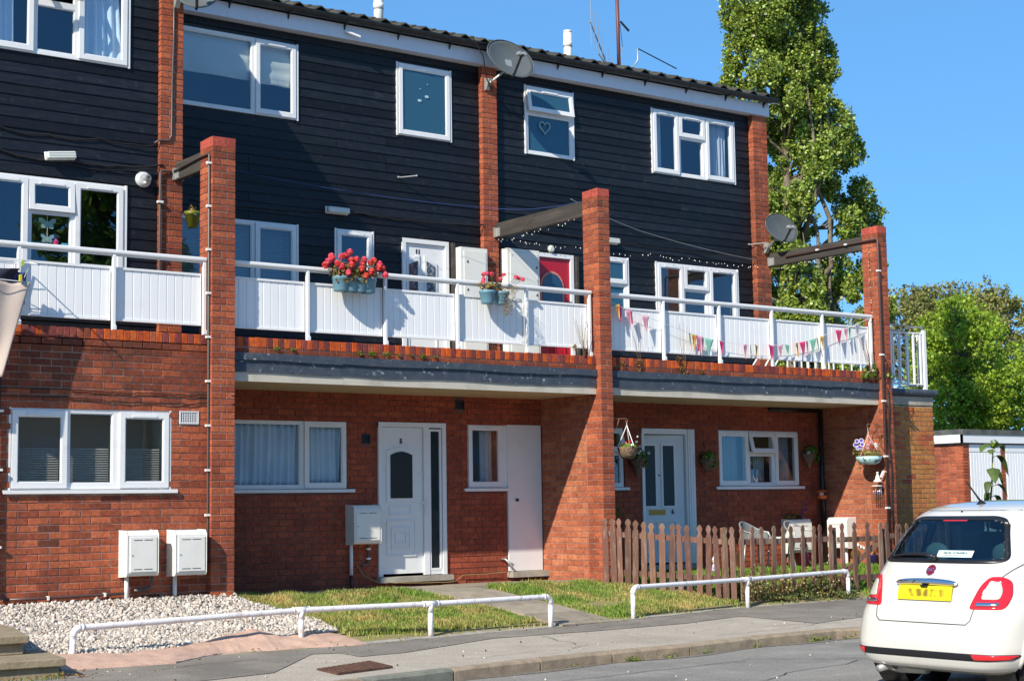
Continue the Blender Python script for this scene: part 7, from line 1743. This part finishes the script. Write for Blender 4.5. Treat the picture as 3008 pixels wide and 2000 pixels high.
# wheels
for wx in WX:
    for s in (1, -1):
        y = CY+s*.70; ax = (0, s, 0)
        mb = MB(); mb.lathe([(.20, -.10), (.27, -.10), (.29, -.07), (.292, .045), (.275, .07), (.19, .075)], (CX+wx, y, ZR+.288), 40, ax, cap=False); wl = mb.build('wheel', MT['tyre'], car, smooth=True)
        mb = MB(); mb.lathe([(.19, .065), (.185, .03), (.05, .05), (.045, .07), (.0, .07)], (CX+wx, y, ZR+.288), 32, ax, cap=False)
        for k in range(7):
            a = k*6.283/7; c = Vector((CX+wx+.11*math.cos(a), y+s*.06, ZR+.288+.11*math.sin(a))); mb.obox(c, Vector((math.cos(a), 0, math.sin(a)))*.08, Vector((0, .014, 0)), Vector((-math.sin(a), 0, math.cos(a)))*.018)
        mb.build('rim', MT['alloy'], wl, smooth=False)
        mb = MB(); mb.lathe([(WR+.045, -.30), (WR+.045, -.02)], (CX+wx, y, ZR+.29), 40, ax, cap=False)
        mb.build('wheel_arch', MT['car_black'], car)
        pts = []
        for k in range(25):
            a = math.pi*(-.05+1.1*k/24); px, pz_ = wx+(WR+.035)*math.cos(a), .29+(WR+.035)*math.sin(a)
            q, n2, _, _ = bvh.ray_cast(Vector((CX+px, CY+s*3, ZR+max(pz_, .19))), Vector((0, -s, 0)))
            if q is not None and pz_ > .17: pts.append(q)
        if len(pts) > 3: mb = MB(); mb.tube(pts, .018, 8); mb.build('arch_lip', MT['car_white'], car, smooth=True)
mb = MB(); mb.box(CX+.25, CY-.60, ZR+.17, CX+3.3, CY+.60, ZR+.26); mb.build('underbody', MT['car_black'], car)
mb = MB(); mb.tube([(CX+.10, CY+.35, ZR+.19), (CX+.45, CY+.35, ZR+.21)], .035, 14, caps=False); mb.lathe([(.075, 0), (.085, .08), (.075, .35)], (CX+.28, CY+.52, ZR+.20), 14, (0, -1, 0)); mb.tube([(CX+.04, CY+.46, ZR+.165), (CX+.3, CY+.46, ZR+.19)], .028, 12); mb.build('exhaust', MT['grey_metal'], car, smooth=True)
for s in (1, -1):
    mb = MB(); mb.ball((CX+2.15, CY+s*.86, ZR+.98), .09, 12, 8, (.6, 1.0, .7)); mb.build('door_mirror', MT['car_white'], car, smooth=True)
    O = [(s*.50, .62), (s*.62, .66), (s*.64, .76), (s*.54, .80), (s*.44, .74)]; patch('headlamp', rounded(O, .04), 'chrome', (-1, 0, 0), .004, .01, step=.03)
    mb = MB(); mb.box(CX+1.1, CY+s*.80, ZR+.86, CX+1.26, CY+s*.835, ZR+.885); bevel(mb.build('door_handle', MT['chrome'], car), .008)

# ================================================================ RIGHT BACKGROUND
# stub of store wall beyond the third pillar with a balustrade on its roof
t = thing('store_wall', 'buff brick store wall just right of the third pillar', 'brick wall', (12, .35, 0)); br = Bricks(t)
mb = MB(); mb.box(11.29, .357, -.6, 12.645, 2.3, 2.52); mb.build('mortar_joints', MT['mortar'], t)
br.courses(11.295, 12.65, ZC-.6, 2.53, [], 'y', .35, mt=lambda x, z: 'brick_buff' if (x > 11.7 or z < 2.2) and random.random() < .93 else 'brick'); br.flush()
mb = MB(); mb.box(11.295, .348, 2.535, 12.655, .50, 2.675); bevel(mb.build('lintel', MT['concrete'], t), .006)
mb = MB(); mb.tube([(11.28, .33, 2.735), (12.70, .33, 2.735)], .055, 12); mb.box(11.29, .33, 2.68, 12.68, 2.3, 2.76); mb.build('roof_edge', MT['lead'], t)
t = thing('balustrade', 'white upright-barred balustrade on the store roof', 'railing', (12, .4, 2.8))
def bars(a, b, n, z0, z1, tt, rb=.010):
    a, b = Vector(a), Vector(b)
    for z, r_ in ((z0+.07, .014), (z1, .016)):
        mb = MB(); mb.tube([a+Vector((0, 0, z)), b+Vector((0, 0, z))], r_, 6); mb.build('rail', MT['white'], tt)
    for i in range(n): p = a.lerp(b, (i+.5)/n); mb = MB(); mb.box(p.x-rb, p.y-rb, z0+.07, p.x+rb, p.y+rb, z1); mb.build('bar', MT['white'], tt)
bars((11.72, .40, 0), (12.54, .40, 0), 5, 2.80, 3.68, t, .014); bars((12.54, .42, 0), (12.54, 3.2, 0), 14, 2.80, 3.66, t); bars((11.35, 2.3, 0), (12.5, 2.3, 0), 7, 2.80, 3.66, t)
mb = MB(); mb.box(12.51, .37, 2.76, 12.57, .43, 3.74); mb.build('post', MT['white'], t); mb = MB(); mb.box(11.70, .37, 2.76, 11.75, .43, 3.70); mb.build('post', MT['white'], t)
mb = MB(); mb.tube([(11.29, .3, 3.86), (11.6, .36, 3.80), (12.54, .4, 3.77)], .012, 6); mb.tube([(11.29, .3, 3.63), (12.54, .4, 3.80)], .008, 6); mb.build('hand_rail', MT['grey_metal'], t)

# flat roofed garages with panelled doors
t = thing('garage_block', 'flat-roofed brick garages with white ribbed doors beyond the yard', 'garage', (27, 9, -.4)); GY = 9.0
x0, x1 = 24.251, 40.0
mb = MB(); mb.box(x0, GY-.12, 2.637, x1, GY+5.2, 2.766); mb.build('roof_edge', mat('roof_felt', (.10, .11, .10), .9, noise=3, col2=(.05, .055, .05), bump=.4), t)
mb = MB(); mb.box(x0-.02, GY-.10, 2.439, x1, GY-.05, 2.635); mb.box(x0-.02, GY-.10, 2.439, x0+.03, GY+5.2, 2.635); mb.build('fascia', MT['white'], t)
mb = MB(); mb.box(x0+.10, GY+.02, -.5, x1, GY+5, 2.439); mb.build('mortar_joints', MT['mortar'], t)
def piece(a, b, nm='pier'):
    mb = MB(); z = -.45; i = 0
    while z < 2.38: mb.box(a, GY-.03+.0, z, b, GY+.06, z+.065); z += .075; i += 1
    tag(mb.build(nm, MT['brick'], t), kind='stuff')
piece(x0+.10, 24.57)
mb = MB(); z = -.45
while z < 2.38:
    y = GY-.02
    while y < GY+5: mb.box(x0+.092, y, z, x0+.13, y+.215, z+.065); y += .225
    z += .075
tag(mb.build('side_bricks', MT['brick'], t), kind='stuff')
a = 24.577
for k in range(7):
    b = a+1.75 if k else a+1.24; mb = MB(); mb.box(a, GY+.00, -.45, b, GY+.03, 2.40); mb.box(a+.02, GY-.03, 2.22, b-.02, GY+.03, 2.40); dr = mb.build('garage_door', MT['white'], t); x = a+.04
    me = None
    while x < b-.1:
        if me is None: m2 = MB(); m2.box(0, 0, -.4, .085, .03, 2.20); me = m2.mesh('door_rib', MT['panelw'])
        o = bpy.data.objects.new('door_rib', me); link(o, dr); o.location = Vector((x, GY-.03, 0)); x += .11
    piece(b+.01, b+.16); a = b+.18
# brick gate pier in front of the garages
t = thing('wheelie_bin', 'dark grey wheelie bin standing behind the parked car', 'wheelie bin', (12.0, -.6, -.36))
mb = MB(); mb.add([(11.72, -.78, -.30), (12.20, -.78, -.30), (12.20, -.30, -.30), (11.72, -.30, -.30), (11.66, -.85, .72), (12.27, -.85, .72), (12.27, -.22, .72), (11.66, -.22, .72)], [(0, 3, 2, 1), (4, 5, 6, 7), (0, 1, 5, 4), (1, 2, 6, 5), (2, 3, 7, 6), (3, 0, 4, 7)])
bevel(mb.build('bin_body', mat('dark_bin', (.03, .04, .04), .5), t), .02)
mb = MB(); mb.add([(11.60, -.92, .72), (12.32, -.92, .72), (12.32, -.16, .72), (11.60, -.16, .72), (11.62, -.90, .80), (12.30, -.90, .80), (12.24, -.20, .90), (11.68, -.20, .90)], [(0, 3, 2, 1), (4, 5, 6, 7), (0, 1, 5, 4), (1, 2, 6, 5), (2, 3, 7, 6), (3, 0, 4, 7)])
bevel(mb.build('lid', mat('grey_lid', (.06, .075, .08), .4), t), .02)
for y in (-.75, -.33): mb = MB(); mb.lathe([(.10, 0), (.10, .05)], (12.28, y, -.26), 16, (0, 1, 0)); mb.build('wheel', MT['tyre'], t)
mb = MB(); mb.tube([(11.65, -.18, .84), (12.25, -.18, .84)], .015, 6); mb.build('handle', MT['tyre'], t)

# sunflower standing in the yard behind the car
t = thing('sunflower', 'tall leafy sunflower stalk rising behind the car roof', 'plant', (15.95, 2.0, -.36))
SB = Vector((15.95, 2.0, -.36)); ST = Vector((16.3, 2.0, 2.02)); mb = MB(); mb.tube([SB, SB.lerp(ST, .35)+Vector((-.03, 0, 0)), SB.lerp(ST, .7)+Vector((.02, 0, 0)), ST], [.022, .02, .016, .009], 8); mb.build('stem', mat('sunflower_stem', (.16, .17, .06), .7), t, smooth=True)
MT['sun_leaf'] = mat('sunflower_leaf', (.16, .25, .05), .55, var=.35, noise=6, col2=(.12, .17, .04), trans=.4)
r_ = random.Random(12)
for i, (f, side, L, dr) in enumerate([(.98, -1, .46, .12), (.97, 1, .30, .10), (.90, 1, .40, .30), (.93, -1, .34, .05), (.80, -1, .52, .22), (.78, 1, .26, .22), (.70, -1, .30, .22), (.68, 1, .36, .18), (.62, -1, .26, .30), (.60, 1, .30, .25), (.52, -1, .34, .15), (.50, 1, .26, .30), (.44, -1, .30, .20), (.43, 1, .2, .3)]):
    p = SB.lerp(ST, f); ang = r_.uniform(-.9, .9); d = Vector((side*math.cos(ang), -abs(math.sin(ang))*.8, 0)).normalized(); s = Vector((-d.y, d.x, 0)); q0 = p+d*.10+Vector((0, 0, .05))
    def P(a, b, q0=q0, d=d, s=s, L=L*.6, dr=dr*.8): w_ = L*.42*math.sin(math.pi*min(1, a*.92+.08))**.8*(1-a*.25); return q0+d*L*a+s*w_*(b-.5)*2+Vector((0, 0, .05*math.sin(a*3)-dr*a*a*1.6-.25*w_*abs(b-.5)*2))
    mb = MB(); mb.grid(P, 8, 6); o = mb.build('leaf', MT['sun_leaf'], t, smooth=True); solidify(o, .003)
    mb = MB(); mb.tube([p, p+d*.06+Vector((0, 0, .04)), q0], .006, 5); mb.build('leaf_stalk', MT['stem'], t)
mb = MB(); flower_head(mb, ST+Vector((.03, 0, .02)), .10, 16, 3); mb.build('bud', MT['leaf_bright'], t)

# ---------------------------------------------------------------- trees
def tree(name, label, base, H, blobs, nleaf, size, mt, seed, trunk=.25, limbs=True, group='trees beyond the terrace', up=.4):
    """blobs: (x,y,z,rx,ry,rz) clumps of foliage; limbs reach every clump"""
    t = thing(name, label, 'tree', base, group); B = Vector(base); r_ = random.Random(seed); r = np.random.default_rng(seed)
    mb = MB(); top = B+Vector((0, 0, H*.93)); mb.tube([B, B+Vector((.05, 0, H*.3)), B+Vector((-.05, 0, H*.6)), top], [trunk, trunk*.75, trunk*.45, .03], 10); mb.build('trunk', MT['bark'], t, smooth=True)
    if limbs:
        mb = MB()
        for b in blobs:
            c = Vector(b[:3]); z = max(B.z+H*.08, min(c.z-.25*abs(c.x-B.x)-b[5]*1.3, top.z)); s = Vector((B.x, B.y, z)); m_ = s.lerp(c, .5)+Vector((0, 0, -.12*(c-s).length)); L = (c-s).length
            mb.tube([s, m_, c, c+Vector((r_.uniform(-.2, .2), 0, b[5]*.7))], [trunk*.28, trunk*.18, trunk*.09, .008], 6)
        mb.build('limbs', MT['bark'], t)
    w_ = np.array([(b[3]*b[4]+b[3]*b[5]+b[4]*b[5]) for b in blobs]); w_ = w_/w_.sum(); C_ = []
    for b, q in zip(blobs, w_):
        n = int(nleaf*q); k = max(3, n//20); sub = cloud(k, b[:3], b[3:], r.integers(1e9), .35)          # twigs with leaf bunches
        C_.append((sub[:, None, :]+r.normal(0, 1, (k, 20, 3))*np.array([b[3], b[4], b[5]])*.14).reshape(-1, 3))
    V, F = leaf_quads(np.vstack(C_), size, up, .85, seed); fast_mesh('crown', V, F, MT[mt], t); return t
MT['bark'] = mat('pale_bark', (.20, .165, .11), .9, noise=6, col2=(.11, .09, .06), thr=(.4, .6), bump=.6, bscale=20)
MT['poplar'] = mat('poplar_leaf', (.25, .33, .05), .42, isl=.7, trans=.32, spec=.6); MT['maple'] = mat('bright_leaf', (.32, .43, .035), .5, isl=.5, trans=.38, noise=.8, col2=(.24, .36, .025)); MT['oak'] = mat('dull_leaf', (.24, .24, .06), .6, isl=.5, trans=.28)
# poplar: upright plumes; silhouette measured from the picture
r_ = random.Random(31); BL = []
PY = 18.0; sil = [(0.0, 26.2, 31.0), (3, 26.0, 31.2), (6.0, 26.3, 31.0), (7.3, 26.3, 30.9), (8.7, 26.3, 31.1), (9.3, 26.3, 30.6), (10.0, 26.3, 31.3), (10.9, 26.5, 30.7), (11.5, 26.6, 30.8), (12.1, 26.7, 30.7), (13.0, 26.2, 30.0), (13.6, 25.9, 29.5), (14.1, 26.0, 28.7), (14.6, 26.1, 30.0), (15.2, 25.8, 29.8), (16.0, 25.6, 29.8), (17.1, 25.7, 29.8), (20, 26.9, 28.8), (22.5, 27.4, 28.1)]
for z in np.arange(1.0, 22.5, .42):
    a = np.interp(z, [s[0] for s in sil], [s[1] for s in sil]); b = np.interp(z, [s[0] for s in sil], [s[2] for s in sil]); c = (a+b)/2; hw = (b-a)/2
    for k in range(5 if hw > 1 else 2):
        if r_.random() < .16: continue
        u = r_.uniform(-1, 1); rr = r_.uniform(.28, .5); x = c+u*max(.1, hw-rr*1.15-.1)+.12; yy_ = PY+r_.uniform(-1, 1)*(hw-rr)*.9
        BL.append((x, yy_, z+r_.uniform(-.2, .2), rr, rr, rr*1.45))
LIMBX = [(27.9, 2), (28.0, 5), (28.6, 3), (28.7, 1), (28.4, 7), (27.9, 8), (28.6, 9), (28.9, 3.5)]
BL += [(31.55, 17.6, 10.55, .18, .2, .22), (31.1, 17.4, 10.0, .45, .4, .5), (30.9, 17.5, 9.3, .45, .4, .5), (29.2, 17.3, 13.2, .45, .4, .35), (29.0, 17.2, 14.3, .5, .4, .5), (30.3, 17.3, 11.9, .35, .4, .45)]
tree('poplar_tree', 'tall narrow poplar rising behind the right end of the terrace', (28.3, 18.3, ZR), 23, BL, 230000, .095, 'poplar', 5, trunk=.22)
t = bpy.data.objects['poplar_tree']; mb = MB(); r_ = random.Random(77)
for x, z in LIMBX:
    pts = [(28.3, 18.2, z)]; 
    for k in range(6): pts.append((28.3+(x-28.3)*(k+1)/3.2+r_.uniform(-.15, .15), 17.6-r_.uniform(0, .9), z+1.1+k*1.5))
    mb.tube(pts[:6], [.10, .085, .07, .05, .03, .012], 6)
mb.build('upright_limbs', MT['bark'], t, smooth=True)
def rnd_blobs(cx, cy, z0, z1, w_, n, s, seed, dome=True):
    r_ = random.Random(seed); out = []
    for i in range(n):
        f = r_.random(); z = z0+(z1-z0)*f; hw = w_*(math.sqrt(max(.05, 1-((f-.35)/.68)**2)) if dome else 1); a = r_.uniform(0, 6.28); q = r_.random()**.5
        rr = s*r_.uniform(.7, 1.3); out.append((cx+math.cos(a)*hw*q, cy+math.sin(a)*hw*q*.7, z, rr, rr, rr*.8))
    return out
tree('broadleaf_tree', 'dull olive tree with see-through crown behind the brighter tree', (54.5, 33, ZR), 12.4, rnd_blobs(54.2, 33, 6.8, 10.9, 6.0, 74, .8, 41), 34000, .14, 'oak', 42, trunk=.35)
tree('broadleaf_tree', 'bright green tree directly behind the garages', (47.6, 27, ZR), 9.6, rnd_blobs(47.4, 27, .5, 9.0, 3.4, 70, .85, 43)+rnd_blobs(46.3, 26.6, .5, 6.5, 1.8, 18, .7, 47), 46000, .13, 'maple', 44, trunk=.28)
tree('broadleaf_tree', 'second bright green tree at the right edge above the garages', (54.2, 28, ZR), 8, rnd_blobs(54.0, 28, .5, 7.4, 4.2, 70, .9, 45), 46000, .13, 'maple', 46, trunk=.28)
tree('broadleaf_tree', 'dark low tree beside the store balustrade', (43.0, 29, ZR), 6, rnd_blobs(44.4, 29, 0, 4.8, 2.6, 34, .8, 48), 20000, .13, 'maple', 49, trunk=.2)
t = thing('hedge', 'rough hedge filling the gap below the trees behind the garages', 'hedge', (50, 31, ZR)); C_ = np.vstack([cloud(420, (40+i*1.6, 31+(i % 3)*.6, 2.0+(i % 4)*.3), (1.4, .9, 2.0), 300+i) for i in range(14)]); t['kind'] = 'stuff'
leaf_obj('leaves', C_, .26, 'maple', t, .3, .8, 9); mb = MB(); mb.box(38, 32.5, ZR, 64, 32.9, 3.0); mb.build('inner_stems', MT['leaf'], t)

# across the road, seen only as reflections in the panes
tree('street_tree', 'tall loose tree across the road behind the viewpoint', (15, -36, ZR), 15, rnd_blobs(15, -36, 7.5, 15.5, 3.2, 46, .9, 53), 22000, .2, 'maple', 54, trunk=.25, group='trees across the road')
tree('street_tree', 'second tall tree across the road behind the viewpoint', (4, -44, ZR), 16, rnd_blobs(4, -44, 8, 16, 3.4, 40, .9, 51), 16000, .2, 'oak', 52, trunk=.25, group='trees across the road')
t = thing('opposite_house', 'long pale rendered house across the road behind the viewpoint', 'house', (5, -52, ZR))
mb = MB(); mb.box(-35, -60, ZR, 45, -50, 5.2); mb.build('walls', mat('pale_render', (.52, .47, .38), .9, noise=.5, col2=(.40, .35, .28)), t)
mb = MB(); mb.prism([(-60.5, 5.2), (-49.5, 5.2), (-55, 8.4)], -35.5, 45.5, 'x'); mb.build('roof', MT['tile'], t)
for i in range(13):
    for z in (.8, 3.3): mb = MB(); mb.box(-32+i*6, -50.06, z, -31+i*6, -49.98, z+1.0); mb.build('window', MT['net'], t)
